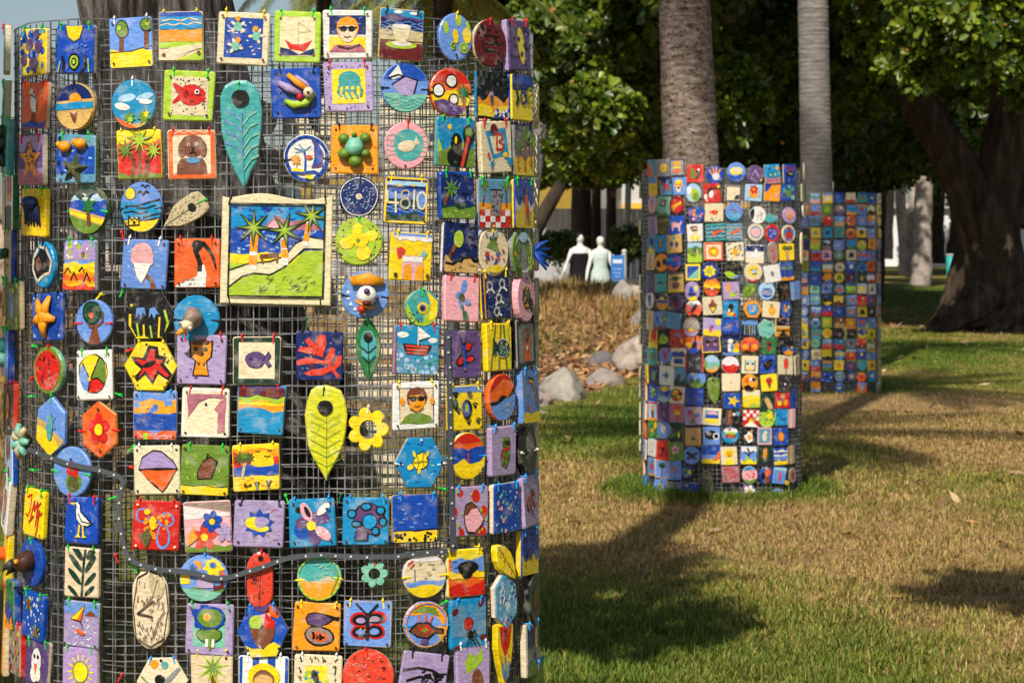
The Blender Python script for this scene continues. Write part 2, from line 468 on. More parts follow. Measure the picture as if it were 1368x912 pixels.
def vcol(c, rg, j=.1):
    f = 1 + rg.uniform(-j, j); return tuple(max(0, min(1, x * f * (1 + rg.uniform(-.05, .05)))) for x in PAL[c])

def tile_geo(body, paint, shape, hw, hh, base, art, rg, T=.011, edge=None, hole=None, fine=True, M=None):
    """slab with softened rim into `body`, painted layers into `paint`"""
    ol, convex = outline(shape, rg, fine)
    X = (lambda p: M @ Vector(p)) if M is not None else (lambda p: p)
    cb = vcol(base, rg); ce = vcol(edge, rg) if edge else (PAL['c'] if rg.random() < .45 else tuple(.8 * x for x in cb))
    rim = min(.0016 / hw, .05); n = len(ol); bow = rg.uniform(-.0015, .002)
    def ring(k, z): return [X((x * hw * k, y * hh * k, z)) for x, y in ol]
    hr = HOLED.get(shape) if hole is None else None
    r0, r1, r2 = ring(.985, 0), ring(1, T * .25), ring(1, T * .8)
    body.grid([r0, r1, r2], ce, cap0=hr is None, cap1=False)
    r3 = ring(1 - rim * 1.5, T)
    body.grid([r2, r3], cb, False, False)
    if hr:
        hi = [X((x / math.hypot(x, y) * hr * hw, y / math.hypot(x, y) * hr * hh, T)) for x, y in ol]
        hb = [X((x / math.hypot(x, y) * hr * hw, y / math.hypot(x, y) * hr * hh, 0)) for x, y in ol]
        body.grid([r3, hi, hb, r0], cb, False, False)
    elif convex:
        body.face(r3, cb)
    else:
        tri = tessellate_polygon([[Vector((x, y, 0)) for x, y in ol]])
        for t in tri:
            a, b_, c_ = [r3[i] for i in t]
            p, q = Vector(b_) - Vector(a), Vector(c_) - Vector(a)
            body.face([a, b_, c_] if M is not None or p.cross(q).z > 0 else [a, c_, b_], cb)
    hull = [(x * .965, y * .965) for x, y in ol]
    if shape == 'panel': hull, convex = [(-.87, -.87), (.87, -.87), (.87, .84), (-.87, .84)], True
    AP = art_polys(art, rg); step = min(.00042, .0042 / (AP[-1][2] + 1)) if AP else 0
    for c, poly, l in AP:
        if fine and len(poly) > 4: poly = wobble(poly, rg)
        if convex: poly = clip(poly, hull)
        if len(poly) < 3: continue
        col = vcol(c, rg, .06); z = T + .0002 + l * step
        if len(poly) == 3 or (len(poly) == 4):
            paint.face([X((x * hw, y * hh, z)) for x, y in poly], col)
        else:
            for t in tessellate_polygon([[Vector((x, y, 0)) for x, y in poly]]):
                paint.face([X((poly[i][0] * hw, poly[i][1] * hh, z)) for i in t], col)

TIEC = {'g': (34, 190, 62), 'r': (214, 26, 26), 'y': (242, 212, 20), 'k': (18, 18, 20), 'w': (225, 228, 230), 'b': (30, 150, 225), 'v': (10, 90, 50)}
TIE_MESH = {}
def tie_mesh(c):
    if c not in TIE_MESH:
        m = MB(); col = tuple(lin(x) for x in TIEC[c])
        m.box((0, -.0055, .0135), (.0015, .0075, .0009), col)       # strap over the face
        m.box((0, .0032, .0045), (.0016, .0009, .0098), col)       # over the rim to the wire
        m.ell((0, .0042, .0138), (.0034, .0036, .0034), col, 8, 5) # locking head
        m.box((.0008, .0085, .0145), (.001, .0022, .0008), col)     # clipped tail
        TIE_MESH[c] = m.mesh('cable_tie', M_TIE)
    return TIE_MESH[c]

# ------------------------------------------------------------------ cages
class Cage:
    def __init__(s, u, dface, hx, hy, rc, rot=0):
        s.cy = dface + hy; s.cx = (u - CU) / F * (dface + .35 * hy)
        pts = []
        for sx, sy, a0 in ((1, -1, -90), (1, 1, 0), (-1, 1, 90), (-1, -1, 180)):
            for k in range(13):
                t = R(a0 + 90 * k / 12); pts.append((sx * (hx - rc) + rc * math.cos(t), sy * (hy - rc) + rc * math.sin(t), math.cos(t), math.sin(t)))
        c, q = math.cos(R(rot)), math.sin(R(rot))
        s.p = [(s.cx + x * c - y * q, s.cy + x * q + y * c, nx * c - ny * q, nx * q + ny * c) for x, y, nx, ny in pts]
        s.seg = []; tot = 0
        for i in range(len(s.p)):
            a, b = s.p[i], s.p[(i + 1) % len(s.p)]; l = math.hypot(b[0] - a[0], b[1] - a[1]); s.seg.append((tot, l)); tot += l
        s.len = tot
    def at(s, t):
        t %= s.len
        for i, (o, l) in enumerate(s.seg):
            if t <= o + l and l > 1e-9:
                a, b = s.p[i], s.p[(i + 1) % len(s.p)]; k = (t - o) / l
                n = Vector((a[2] + k * (b[2] - a[2]), a[3] + k * (b[3] - a[3]), 0)).normalized()
                return Vector((a[0] + k * (b[0] - a[0]), a[1] + k * (b[1] - a[1]), 0)), n
        return Vector((s.p[0][0], s.p[0][1], 0)), Vector((s.p[0][2], s.p[0][3], 0))
    def hit(s, u, v, off=0.0):
        """point of the cage's skin met by the sight line through a photo pixel"""
        dx = (u - CU) / F; best = None; near = None
        for i in range(len(s.p)):
            a, b = s.p[i], s.p[(i + 1) % len(s.p)]
            ga, gb = a[0] - dx * a[1], b[0] - dx * b[1]
            if near is None or abs(ga) < near[0]: near = (abs(ga), a)
            if ga * gb <= 0 and abs(ga - gb) > 1e-9:
                k = ga / (ga - gb); y = a[1] + k * (b[1] - a[1])
                if best is None or y < best[0]: best = (y, a[0] + k * (b[0] - a[0]), Vector((a[2] + k * (b[2] - a[2]), a[3] + k * (b[3] - a[3]), 0)).normalized())
        if best is None:
            a = near[1]; best = (a[1], a[0], Vector((a[2], a[3], 0)))
        y, x, n = best
        return Vector((x, y, EYE - (v - HV) / F * y)) + n * off, n

def frame(p, n, rot=0, lean=0, turn=0):
    t = Vector((-n.y, n.x, 0)); up = Vector((0, 0, 1))
    m = Matrix((t, up, n)).transposed().to_4x4()
    m = Matrix.Translation(p) @ m @ Matrix.Rotation(R(turn), 4, 'Y') @ Matrix.Rotation(R(lean), 4, 'X') @ Matrix.Rotation(R(rot), 4, 'Z')
    return m

def wires(cg, z0, z1, off, sp, ph, r, mb, zsp=None):
    n = int(cg.len / sp)
    for i in range(n):
        p, nn = cg.at((i + ph) * cg.len / n); p = p + nn * off; t = Vector((-nn.y, nn.x, 0))
        w = .004 * math.sin(i * 1.7) + .003 * math.sin(i * 5.3)
        q = [p + t * (sx * r) + nn * (sy * r) for sx, sy in ((-1, -1), (1, -1), (1, 1), (-1, 1))]
        mb.grid([[a + Vector((0, 0, z0)) for a in q], [a + t * w + Vector((0, 0, (z0 + z1) / 2)) for a in q], [a + Vector((0, 0, z1)) for a in q]])
    zs = zsp or sp; m = int((z1 - z0) / zs)
    K = 72
    for k in range(m + 1):
        z = z0 + (z1 - z0) * k / m; rings = []
        for j in range(K):
            p, nn = cg.at(cg.len * j / K); p = p + nn * (off + r * 1.6)
            zz = z + .003 * math.sin(j * .55 + k * 1.9) + .0012 * math.sin(j * 1.9 + k)
            rings.append([p + nn * (a * r) + Vector((0, 0, zz + b * r)) for a, b in ((-1, -1), (1, -1), (1, 1), (-1, 1))])
        rings.append(rings[0])
        mb.grid(rings, cap0=False, cap1=False)

CN = Cage(357, 4.615, .573, .56, .365)           # cage round the near palm
CM = Cage(969, 13.2, .462, .45, .29, 4)         # cage round the ringed palm
CF = Cage(1121, 22.5, .422, .42, .26, 0)        # cage round the grey palm

def build_cage(name, cg, z1, label, r, sp, two=True):
    e = tag(empty(name, (cg.cx, cg.cy, 0)), label, 'cage', 'wire mesh cages round the palms')
    bpy.context.view_layer.update()
    mb = MB(); wires(cg, .02, z1, -.003, sp, 0, r, mb)
    o = mb.build('outer_wire_mesh', M_WIRE, e, mw=Matrix.Identity(4)); o['kind'] = 'stuff'
    if two:
        mb = MB(); wires(cg, .015, z1 - .012, -.019, sp * 1.02, .43, r * .8, mb)
        o = mb.build('inner_wire_mesh', M_WIRE, e, mw=Matrix.Identity(4)); o['kind'] = 'stuff'
    for k in range(4):           # corner posts the mesh is wired to
        p, n = cg.at(cg.len * (k + .5) / 4 - cg.len * .03); mb = MB()
        p = p - n * .034
        mb.tube([(p.x, p.y, 0), (p.x, p.y, z1 * .5), (p.x, p.y, z1 - .02)], .010, n=6)
        mb.build('post', M_WIRE, e, mw=Matrix.Identity(4))
    return e
build_cage('wire_cage', CN, 1.985, 'wire mesh cage hung with tiles round a weathered grey palm with an LED strip', .0011, .0268)
build_cage('wire_cage', CM, 1.95, 'wire mesh cage hung with tiles round the ringed brown palm trunk', .0015, .0268, True)
build_cage('wire_cage', CF, 1.97, 'wire mesh cage hung with tiles round the smooth grey palm trunk', .0016, .03, False)
# ------------------------------------------------------------------ tiles on the near cage
# u v shape[:w:h:rot] base ties edge | painting | relief | label
NEAR = """
15 68 q v r c|D w 14 .12;D g 12 .1;V r 4 .06 -.8 -.8 .8 .4||pale blue speckled tile with thick bare clay edge above the teal wavy tile
53 70 q y g c|D b 26 .17;D B 16 .12;C P -.2 .3 .26;C P .45 .2 .28;C P .3 .72 .22;C P .1 -.5 .3;C P -.6 -.35 .22||yellow and blue tile dotted with round purple blobs
107 67 q b g c|P y -.5 1.1 -.35 .5 -.05 .3 .25 .42 .45 1.1;L u .04 -.52 1 -.35 .5 -.05 .3 .25 .42 .47 1;E k 0 -.5 .3 .36;E l 0 -.5 .22 .27;E k 0 -.5 .14 .17;E l 0 -.5 .08 .1;L k .12 -.6 -.95 -.5 -.6 -.6 -.3;L k .12 .4 -.95 .6 -.6 .55 -.25;L l .06 -.8 -.9 -.7 -.5;L l .06 .8 -.9 .75 -.4;V B 6 .05 -.6 .05 .6 .2||blue tile with yellow half sun on top and green seaweed eye
177 58 q:60:66 B w y|Y y -1.1 -.32 .06;L k .04 -1 -.36 0 -.34 1 -.15;L T .2 -.45 -.3 -.4 .4;E k -.38 .55 .31 .38;E g -.38 .55 .26 .33;L T .2 .7 -.2 .72 .5;E k .75 .68 .32 .28;E g .75 .68 .27 .23;C l -.5 .6 .1;C l .8 .72 .1;H u .8||tile with two brown trunked trees on yellow ground under blue sky
243 50 q:64:70 c y c|Y y -1.1 -.75 .06;P l -1 -1 1 -1 1 -.45 .3 -.8 -.3 -.95 -1 -1;P c -1.1 -.9 -.2 -.95 .4 -.6 1.1 -.45 1.1 -.3 0 -.4 -1.1 -.7;Y l -.45 -.18 .04;P c -1.1 -.95 -1.1 -.65 -.5 -.45 1.1 -.28 1.1 -.42 .2 -.65 -.3 -.95;Y o -.2 .28 .03;Y t .28 .9 .02;Y b .8 1.1 .04;L c .05 -.9 .45 -.6 .52 -.3 .44 0 .52 .3 .45 .6 .55 .9 .5;L c .05 -.8 .62 -.4 .7 0 .62 .4 .72 .8 .64;C T -.75 -.72 .08;C T .78 -.66 .08||beach tile with blue waves, orange sand band and pale path
326 52 q:70:72 c y c|R b -.72 -.74 .74 .76;V w 22 .035 -.65 -.65 .6 .65;tu Ac -.22 .42 .34 0;tu Ac .5 .1 .34 -30;tu Ac -.28 -.32 .34 20;C o -.22 .72 .1;C o .46 .38 .1;C o -.18 -.08 .1;H T .8||cream framed tile with three green turtles in dark blue water
398 50 q:66:70 l g l|R c -.72 -.76 .74 .76;L z .04 .05 -.3 .05 .55 .55 .2 .1 .15;P r -.52 -.12 -.3 -.5 .3 -.58 .62 -.15 .2 -.3 -.2 -.3;P n -.7 -.72 .72 -.72 .72 -.45 .4 -.55 .1 -.7 -.3 -.5 -.7 -.42;H T .7||lime framed tile with red boat hull on cream
465 47 q:64:70 w g w|R n -.74 0 .74 .76;R y -.74 -.7 .74 -.1;P M -.74 -.7 .74 -.7 .6 -.42 -.5 -.42;V B 14 .04 -.7 .1 .6 .7;fa oc 0 .1 .62;L k .05 -.4 -.45 0 -.56 .5 -.4;H T .8||white framed portrait tile of blond person in dark glasses
534 47 q:62:68 s k T|Y q .7 1.1 .02;Y t .62 1.1 .02;E w -.2 .85 .2 .07;E w .5 .82 .18 .06;P P -1 .6 -.5 .78 .1 .66 1 .62 1 .5 -1 .5;Y n .1 .56 .03;W B .03 4 .15 .5;Y z -.25 .12 .04;Y R -1.1 -.3 .06;E l 0 -.42 .72 .14;E w 0 -.36 .45 .1;P c -.45 .3 .4 .3 .3 -.15 .12 -.36 -.15 -.36 -.35 -.15;E w -.03 .3 .42 .08;O w .06 -.55 .12 .14;H u .78||tile with white coffee cup on saucer by the sea
604 51 o:56:66 B y B|E l -.6 .4 .16 .28 20;E l .15 .72 .18 .26 0;E l .7 .55 .1 .18 30;E y -.05 .05 .17 .3 10;E y .62 .1 .26 .34 10;E l -.2 -.35 .16 .18 0;E l .42 -.42 .26 .25 0;O g .05 .42 -.42 .14;O g .05 -.2 -.35 .09;C u -.05 -.75 .07||round blue plaque with green and yellow spots
648 59 o:64:66 R r c|D k 26 .07;L k .08 -.4 .3 -.1 .34 .2 .28 .5 .3;L k .08 -.5 .05 -.1 0 .3 .06 .5 0;L k .08 -.4 -.3 0 -.26 .4 -.3||round maroon plaque with black marks and thick cream rim
683 62 q:62:70 P r p|E y .1 0 .3 .75 10;D k 18 .1;V p 8 .05 -.8 -.8 .8 .8||thick lavender edged tile with yellow streak on dark purple
14 140 q a g z|Y v -1.1 .2 .1;W A .06 6 -.8 .8;D n 8 .1||teal wavy tile with thick clay side
54 142 q O r c|Y b -1.1 -.7 .06;E w 0 .1 .26 .44 15;E w -.2 .62 .14 .13 0;P y -.3 .66 -.55 .5 -.22 .56;L k .05 -.15 .45 .2 .3 .25 -.2;L u .08 0 -.3 -.05 -.75;L u .08 .12 -.32 .1 -.78;V o 10 .04 -.8 -.4 .7 .9 80||orange tile with white wading bird standing in blue water
107 143 o:64:66 s k s|Y n .28 1.1 .03;C o .05 .25 .32;Y t -.12 .16 .03;Y s -1.1 -.28 .08;P T -.1 -.6 -.25 -.2 0 -.35 .2 -.2 .12 -.5 .05 -.75||round plaque of sun setting into blue sea over tan sand
181 140 o:64:66 t w z|E q -.3 .25 .4 .16 10;E w -.5 -.1 .35 .14 -10;E q .5 .3 .4 .13 15;E w .55 .1 .3 .1 0;Y s -1.1 -.72 .06;P O -1 -.4 -.4 -.7 .2 -.95 -1 -1;S g -.15 -.55 .3 7 .5;S g .5 -.5 .34 7 .5;S y .6 -.4 .16 6 .5;S l -.1 -.62 .15 6 .5||round plaque of cloudy turquoise sky over leafy shrubs
253 129 q:66:70 l g l|R c -.7 -.76 .76 .76;D n 60 .03 -.66 -.72 .7 .7;P r -.66 .45 -.4 .05 -.66 -.3 -.55 -.32 -.2 -.1 -.2 .3 -.55 .5;E r .12 .05 .52 .42;P r .5 .0 .72 -.02 .62 -.1 .72 -.2 .5 -.2;C w .32 .18 .1;C k .33 .18 .05;V R 14 .03 -.3 -.2 .4 .3;H u .74||lime framed tile with red fish on spotted cream
324 180 leaf:56:146 a g. a|L v .05 -0.80 0.47 -0.30 0.37 0.10 0.21;L v .05 -0.80 0.27 -0.30 0.17 0.10 0.01;L v .05 -0.80 0.07 -0.30 -0.03 0.10 -0.19;L v .05 -0.80 -0.13 -0.30 -0.23 0.10 -0.39;L A .04 0.75 0.40 0.40 0.34 0.05 0.16;L A .04 0.75 0.20 0.40 0.14 0.05 -0.04;L A .04 0.75 0.00 0.40 -0.06 0.05 -0.24;L A .04 0.75 -0.20 0.40 -0.26 0.05 -0.44;L A .04 0.75 -0.40 0.40 -0.46 0.05 -0.64;L v .05 0 -.9 .02 .4;E k 0 .66 .42 .16||long turquoise ceramic leaf hanging with round hole near its top
396 125 q:66:68 b k b|V n 16 .05 -.8 -.8 .7 .8 60;H k .76|sculptfish|royal blue tile with modelled banana and purple fish in relief
466 117 q:66:68 p r p|D P 40 .035;R y -.66 -.66 .7 .7;E a .05 .22 .46 .42;P y -.45 .02 .55 .02 .55 -.1 -.45 -.1;L a .09 -.35 .05 -.42 -.2 -.3 -.35;L a .09 -.15 .05 -.2 -.25 -.08 -.45;L a .09 .08 .05 .02 -.2 .14 -.45;L a .09 .3 .05 .26 -.2 .38 -.42;L a .09 .48 .05 .55 -.15 .5 -.35;H u .78||lavender framed tile with teal jellyfish on yellow
539 118 o:64:66 B k- B|Y b .3 1.1 .05;P w -.7 .4 -.3 .9 -.1 .45 -.5 .3;P p -.55 .1 .0 .45 .5 .3 .35 -.35 -.2 -.3;L k .05 -.55 .1 0 .45 .5 .3 .35 -.3;L k .05 -.7 .36 -.3 .5 -.1 .45;Y A -1.1 -.28 .06;W a .04 4 -.85 -.4||round plaque with lavender boat above mint green waves
598 124 o:62:64 O k- O|Y r .4 1.1 .1;Y y -.5 .0 .15;C k 0 .46 .3;C w 0 .46 .23;C k -.62 .05 .3;C w -.62 .05 .23;C k .1 -.3 .25;C w .1 -.3 .18;P P -.9 -.4 -.4 -.3 .2 -.5 .7 -.7 .2 -1 -.6 -.8;V p 6 .06 -.6 -.7 .2 -.5 -20;L T .12 .62 -.9 .56 -.3;S f .55 .02 .42 9 .35||round sunset plaque with white boulders and palm
652 128 q:66:68 k k t|Y o -.65 -.1 .15;Y y -.9 -.5 .15;D b 16 .12 .1 -.95 .95 -.6;D w 10 .08 .1 -.95 .95 -.6;C p -.15 .02 .12;L P .16 -.15 -.08 -.15 -.3;D G 14 .12 -.9 .3 .9 .95||black night tile with small figure on orange shore
686 131 q:62:68 y k b|Y n .3 1.1 .05;Y b .55 1.1 .1;L G .2 -.6 .3 -.45 -.1 -.6 -.3;O b .12 .02 -.02 .24;L b .1 .02 .2 .05 .5;L P .1 .3 -.25 .32 .35;O l .1 .62 .1 .3||yellow and navy tile with looped blue and green writing
19 196 q:70:80 a g a|D G 14 .2;D f 10 .14;D r 3 .1|lump|teal edged tile with dark green modelled foliage
51 215 q p r c|Y P -.3 .5 .2;Y M -1.1 -.45 .1;S o 0 .02 .9 5 .4;D u 20 .05 -.3 -.3 .3 .4;D u 4 .05 -.1 .3 .1 .75||mauve tile with spotted orange starfish
107 213 q v g g|Y b -.6 .6 .1;D n 12 .1;V q 8 .06 -.7 -.8 .7 .8|twofish|blue tile with two orange fish and green starfish in relief
188 207 q:62:68 y y y|Y O -.2 .5 .08;Y i -.6 .22 .12;Y r -.8 .05 .1;V O 10 .05 -.9 -.7 .8 .1;Y g -1.1 -.78 .06;L T .16 0 -.85 .05 .5;L T .16 -.3 -.85 -.25 -.2 -.5 .1;L T .18 .3 -.85 .35 -.3 .6 .0;S k .05 .6 .64 9 .3;S l .05 .6 .58 9 .28;S k -.6 .2 .5 9 .32;S g -.6 .2 .44 9 .3;S k .66 .14 .48 9 .32;S l .66 .14 .42 9 .3||sunset tile with three green palms on red and yellow
257 207 q:66:68 c r O|F O .22;L c .03 -.7 .84 -.5 .94 -.3 .84 -.1 .94 .1 .84 .3 .94 .5 .84 .7 .94;L o .03 -.9 .5 -.84 .3 -.92 .1 -.84 -.1 -.92 -.3;P T -.62 -.78 -.6 -.4 -.45 -.15 .45 -.15 .6 -.4 .64 -.78;E T .05 .34 .52 .45;E T -.4 .2 .16 .32;E T .48 .2 .16 .32;V M 50 .02 -.55 -.7 .5 .7 50;E v .08 -.24 .3 .13;C c -.12 .4 .07;C c .22 .4 .07;C k -.12 .4 .04;C k .22 .4 .04;P k -.02 .28 .14 .28 .06 .14;L k .05 .06 .14 -.05 .04;L k .05 .06 .14 .17 .04||orange framed tile with brown curly dog in blue collar
410 212 o:64:66 w k- b|O b .16 0 0 .9;L b .1 -.08 -.6 -.04 0 -.1 .35;L v .05 -.1 .3 -.45 .25;L v .05 -.1 .3 -.3 .6;L v .05 -.1 .3 .2 .5;L v .05 -.1 .3 -.5 .45;P P .2 .85 .55 .6 .75 .2 .7 -.35 .2 -.4 .35 0 .35 .5;P b .35 .7 .62 .4 .65 -.2 .3 -.3 .42 .1;E o -.5 .05 .18 .1 20;S o -.45 -.1 .25 6 .4;E O .12 .05 .14 .09;E y -.4 -.5 .3 .1 -10;L b .1 -.7 -.55 -.2 -.6 .3 -.55 .6 -.7;E y .1 -.78 .2 .08 -15||round white plaque with blue sail, palm and blue rim
474 200 q:66:68 o k o|V O 10 .05 -.8 -.8 .8 .8;H u .78|turtle|orange tile with green turtle modelled in relief
541 195 o:60:66 m r m|C a .08 .02 .68;W A .03 5 -.5 .5;E c 0 -.02 .4 .24 12;P c .3 .1 .42 .4 .5 .2 .62 .1 .4 .02;C u -.05 -.86 .06||round pink rimmed plaque with cream fish on teal
603 191 q:62:66 t g A|Y l -1.1 -.1 .3;Y g -1.1 -.4 .2;S y -.35 .62 .16 6 .5;E k .02 -.1 .3 .5;E k .05 -.6 .5 .4;E y -.02 .1 .07 .16;E k .62 .35 .3 .4;E g .62 .4 .2 .25;L k .3 .35 -.9 .6 .2;L i .16 .33 -.9 .6 .2||tile with two black outlined trees under blue sky
655 197 q:64:70 c r c|P t -.7 .6 .6 .75 .75 -.3 -.3 -.45;P c -.45 .4 .4 .5 .45 -.15 -.2 -.3;C R -.15 .65 .24;L r .1 .0 .5 -.02 -.1 .35 -.1 .4 .08 .15 .2 .35 .3 .3 .5 .02 .5;E y .5 -.3 .16 .1;P t -.5 -.6 -.2 -.45 -.45 -.9;P t .5 -.45 .9 -.4 .8 -.8;C i -.6 -.3 .1||cream tile with red letter B in blue deckchair shape
689 201 q:60:72 e k e|Y y -1.1 -.3 .1;L i .12 -.6 -.75 -.65 .1;L i .12 .05 -.8 .02 .4;L i .12 .65 -.7 .6 .2;V y 10 .05 -.7 -.6 .7 .2;S g -.65 .2 .4 8 .4;S g .05 .55 .45 8 .4;S g .65 .3 .4 8 .4;D l 8 .08 -.9 .2 .9 .9||grey tile with red spotted palm trunks on yellow ground
23 272 q:54:76 w g f|Y G -1.1 -.1 .05;P i 0 1 1 1 1 .1 .1 .05;P o .1 .3 1 .35 1 .1 .1 .05;R c -1 -1 -.3 1||narrow tile half white with red and dark green corner
54 284 q y g y|V o 8 .05 -.8 -.8 .7 .8;D l 10 .05|octopus|yellow tile with dark blue octopus in relief
124 281 o:62:66 G g- g|Y n -.3 .5 .2;Y q .35 .5 .15;Y b -.3 .3 .15;V w 6 .06 -.6 .4 .5 .7;P s -1 .1 .9 -.3 .9 -.7 -1 -.2;P y -1 .0 .9 -.42 .9 -.62 -1 -.15;P g -1 -.22 .9 -.66 .5 -1 -.6 -1;L T .2 .1 -.6 .02 .05;S f .05 .18 .45 6 .45||round green and navy plaque with palm on yellow sand
191 277 o:60:66 B k- B|C k -.52 .55 .27;C y -.52 .55 .23;bi k .2 .78 .2;bi k .1 .5 .26;Y t -.5 .18 .06;L k .07 -.75 .05 -.2 .05 .4 .2 .95 .32;L k .06 -.8 -.2 -.4 -.16 -.1 -.25 .3 -.18;L k .06 -.2 -.02 .2 -.05 .7 .08;L k .06 .1 -.4 .5 -.32 .9 -.25;Y y -1.1 -.5 .06;L k .04 -.7 -.62 0 -.52 .9 -.42;R y -.55 -.68 -.1 -.4;L k .06 -.6 -.72 -.58 -.35 -.45 -.5 -.3 -.42 -.2 -.5 -.1 -.38 -.1 -.7 -.6 -.72;C k -.33 -.6 .07||round plaque with sandcastle, yellow beach and black birds
248 284 leaf:36:70:-58 z g. z|V h 44 .03 -.7 -.7 .7 .8 70;L h .05 0 -.9 0 .8;V g 20 .03 -.6 -.5 .6 .7 110;E k 0 .35 .34 .16||streaked sage ceramic leaf lying sideways with central hole
370 333 panel:146:154 c k4 c|R t -.86 -.86 .86 .82;R t -.86 .36 .86 .8;V b 24 .04 -.8 .4 .7 .75;P M -.86 .3 -.5 .42 -.3 .36 0 .62 .2 .5 .5 .55 .86 .36 .86 .2 -.86 .2;P m -.3 .3 -.05 .52 .2 .34;R b -.86 -.1 .86 .36;V q 50 .02 -.82 -.06 .75 .32;Y y -.3 -.08 .02;Y l -.85 -.28 .02;P c -.86 -.4 -.5 -.26 -.1 -.22 .15 -.12 .35 .12 .6 .24 .84 .2 .84 .02 .5 0 .2 -.28 -.1 -.46 -.4 -.44 -.65 -.52 -.86 -.72;P l -.84 -.78 -.6 -.54 -.4 -.47 -.1 -.5 .15 -.36 .5 -.02 .84 0 .84 -.86 -.84 -.86;V g 30 .03 -.3 -.8 .75 -.5 50;L k .03 -.86 -.4 -.5 -.27 -.1 -.22 .15 -.12 .35 .12 .6 .24 .84 .2;L k .03 -.85 -.7 -.6 -.5 -.4 -.44 -.1 -.46 .15 -.32 .5 .02 .84 .02;P T -.3 -.1 .05 -.06 .05 -.14 -.3 -.18;L T .04 -.26 -.16 -.24 -.26;L T .04 .02 -.12 .02 -.24;L w .14 -.42 -.32 -.4 .3;L w .12 .16 -.24 .12 .25;L w .1 .52 .1 .58 .52;L o .14 -.42 -.24 -.42 -.17;L o .14 -.41 0 -.41 .08;L o .14 -.4 .18 -.4 .28;L o .12 .15 -.1 .15 -.04;L o .12 .14 .08 .14 .14;L o .1 .53 .2 .54 .27;L o .1 .56 .36 .57 .44;S k -.42 .38 .38 8 .3;S g -.42 .38 .32 8 .22;S k .14 .34 .36 7 .3 15;S g .14 .34 .3 7 .22 15;S k .62 .62 .34 8 .3 10;S g .62 .62 .29 8 .22 10;S l -.42 .38 .2 8 .2;S l .14 .34 .18 7 .2 15;S l .62 .62 .18 8 .2 10;L k .035 -.86 -.86 .86 -.84 .86 .82 -.86 .8 -.86 -.86||large cream framed panel of three palms, bench and beach path
480 263 o:54:56 n k n|V q 60 .03 -.8 -.8 .7 .8 40;V w 20 .02 -.8 -.4 .7 .4 -30;O w .04 0 0 .92;C w 0 0 .15;C z 0 0 .11||round navy plaque scratched with white lines round a hole
540 268 q:62:64 b y y|Y G -.95 -.55 .1;Y G -.3 .05 .1;Y B .05 .3 .08;W B .05 3 -.5 -.2;Y n .5 .9 .05;P q -.9 .6 .9 .6 .9 .78 -.9 .78;P y -.55 .62 -.3 .55 -.1 .62;P y .1 .65 .3 .58 .5 .65;F y .14;L c .09 -.85 .35 -.82 -.12 -.35 -.12;L c .09 -.48 .32 -.44 -.5;O c .08 -.04 .24 .17;O c .08 -.04 -.14 .2;L c .09 .34 .42 .34 -.34;E c .68 .02 .24 .4;E B .68 .02 .15 .31;H u .84||yellow framed tile reading 4810 over blue waves
605 262 q:58:66 b g b|Y n -.5 .9 .1;V B 8 .06 -.2 -.4 .8 .5 20;bi k .05 .75 .24;bi k .4 .02 .2;L T .16 -.82 -.6 -.7 -.2 -.45 .2;S g -.35 .3 .5 8 .35;S f -.35 .3 .3 8 .3;Y G -1.1 -.35 .08;Y g -1.1 -.52 .06;V l 8 .05 -.8 -.9 .8 -.6||night blue tile with leaning palm and green bank
654 272 q:64:70 v g z|Y o -.4 .0 .03;L T .1 -.7 -.1 -.6 .7;S g -.62 .75 .3 7 .4;L T .1 .7 -.1 .65 .7;S g .65 .75 .3 7 .4;P r -1 -1 1 -1 1 -.25 -1 -.25;R w -.6 -.5 -.3 -.25;R w 0 -.5 .3 -.25;R w .6 -.5 .9 -.25;R w -.9 -.75 -.6 -.5;R w -.3 -.75 0 -.5;R w .3 -.75 .6 -.5;R w -.6 -1 -.3 -.75;R w 0 -1 .3 -.75;P e -.35 .55 .35 .55 .22 -.45 -.22 -.45;D d 14 .05 -.25 -.4 .25 .45;L k .05 -.35 .55 .35 .55||tile with tall grey glass on red checked cloth between palms
689 273 q:60:72 b g y|Y w -.3 .1 .15;Y y -1.1 -.15 .15;P O .0 .35 .3 .4 .4 -.1 .05 -.1;C T .15 .55 .14;L T .1 0 .3 -.35 .25 -.1 .1;R r .05 -.45 .4 -.1;L T .09 .12 -.45 .1 -.85;L T .09 .3 -.45 .4 -.85||tile with brown bather in red shorts on yellow sand
21 342 q:60:80 z g b|D y 8 .1;D h 8 .1 -.5 -.9 .5 -.2|lump2|olive tile with teal modelled fish and blue edge
66 354 o:52:64 t k t|P k -.7 .3 -.2 .72 .25 .62 .7 .1 .55 -.3 .1 -.35 -.5 -.6 -.75 -.1;L c .12 -.8 .3 -.3 .8 .3 .7 .8 .15 .65 -.35 .15 -.42 -.45 -.7 -.85 -.2 -.8 .3;E T -.35 .05 .24 .3;E R -.3 .0 .1 .2;L k .06 -.5 .9 -.3 .7;L k .06 .4 .95 .2 .7||oval turquoise plaque with cream lined black opening
113 354 q:54:66 B g c|Y p .2 .9 .15;D l 8 .1 -.9 .2 .8 .9;D w 8 .07 -.9 .2 .8 .9;C T .2 .42 .12;Y y -1.1 .08 .06;Y o -.75 -.25 .1;Y O -.6 -.4 .05;L k .06 -.9 -.35 -.7 -.12 -.5 -.3;L k .07 -.5 -.6 -.3 -.3 -.1 -.6;L k .06 .0 -.25 .2 -.08 .35 -.3;L k .07 .3 -.65 .5 -.3 .7 -.65;Y i -1.1 -.8 .06||tile with black tent shapes on orange and yellow desert
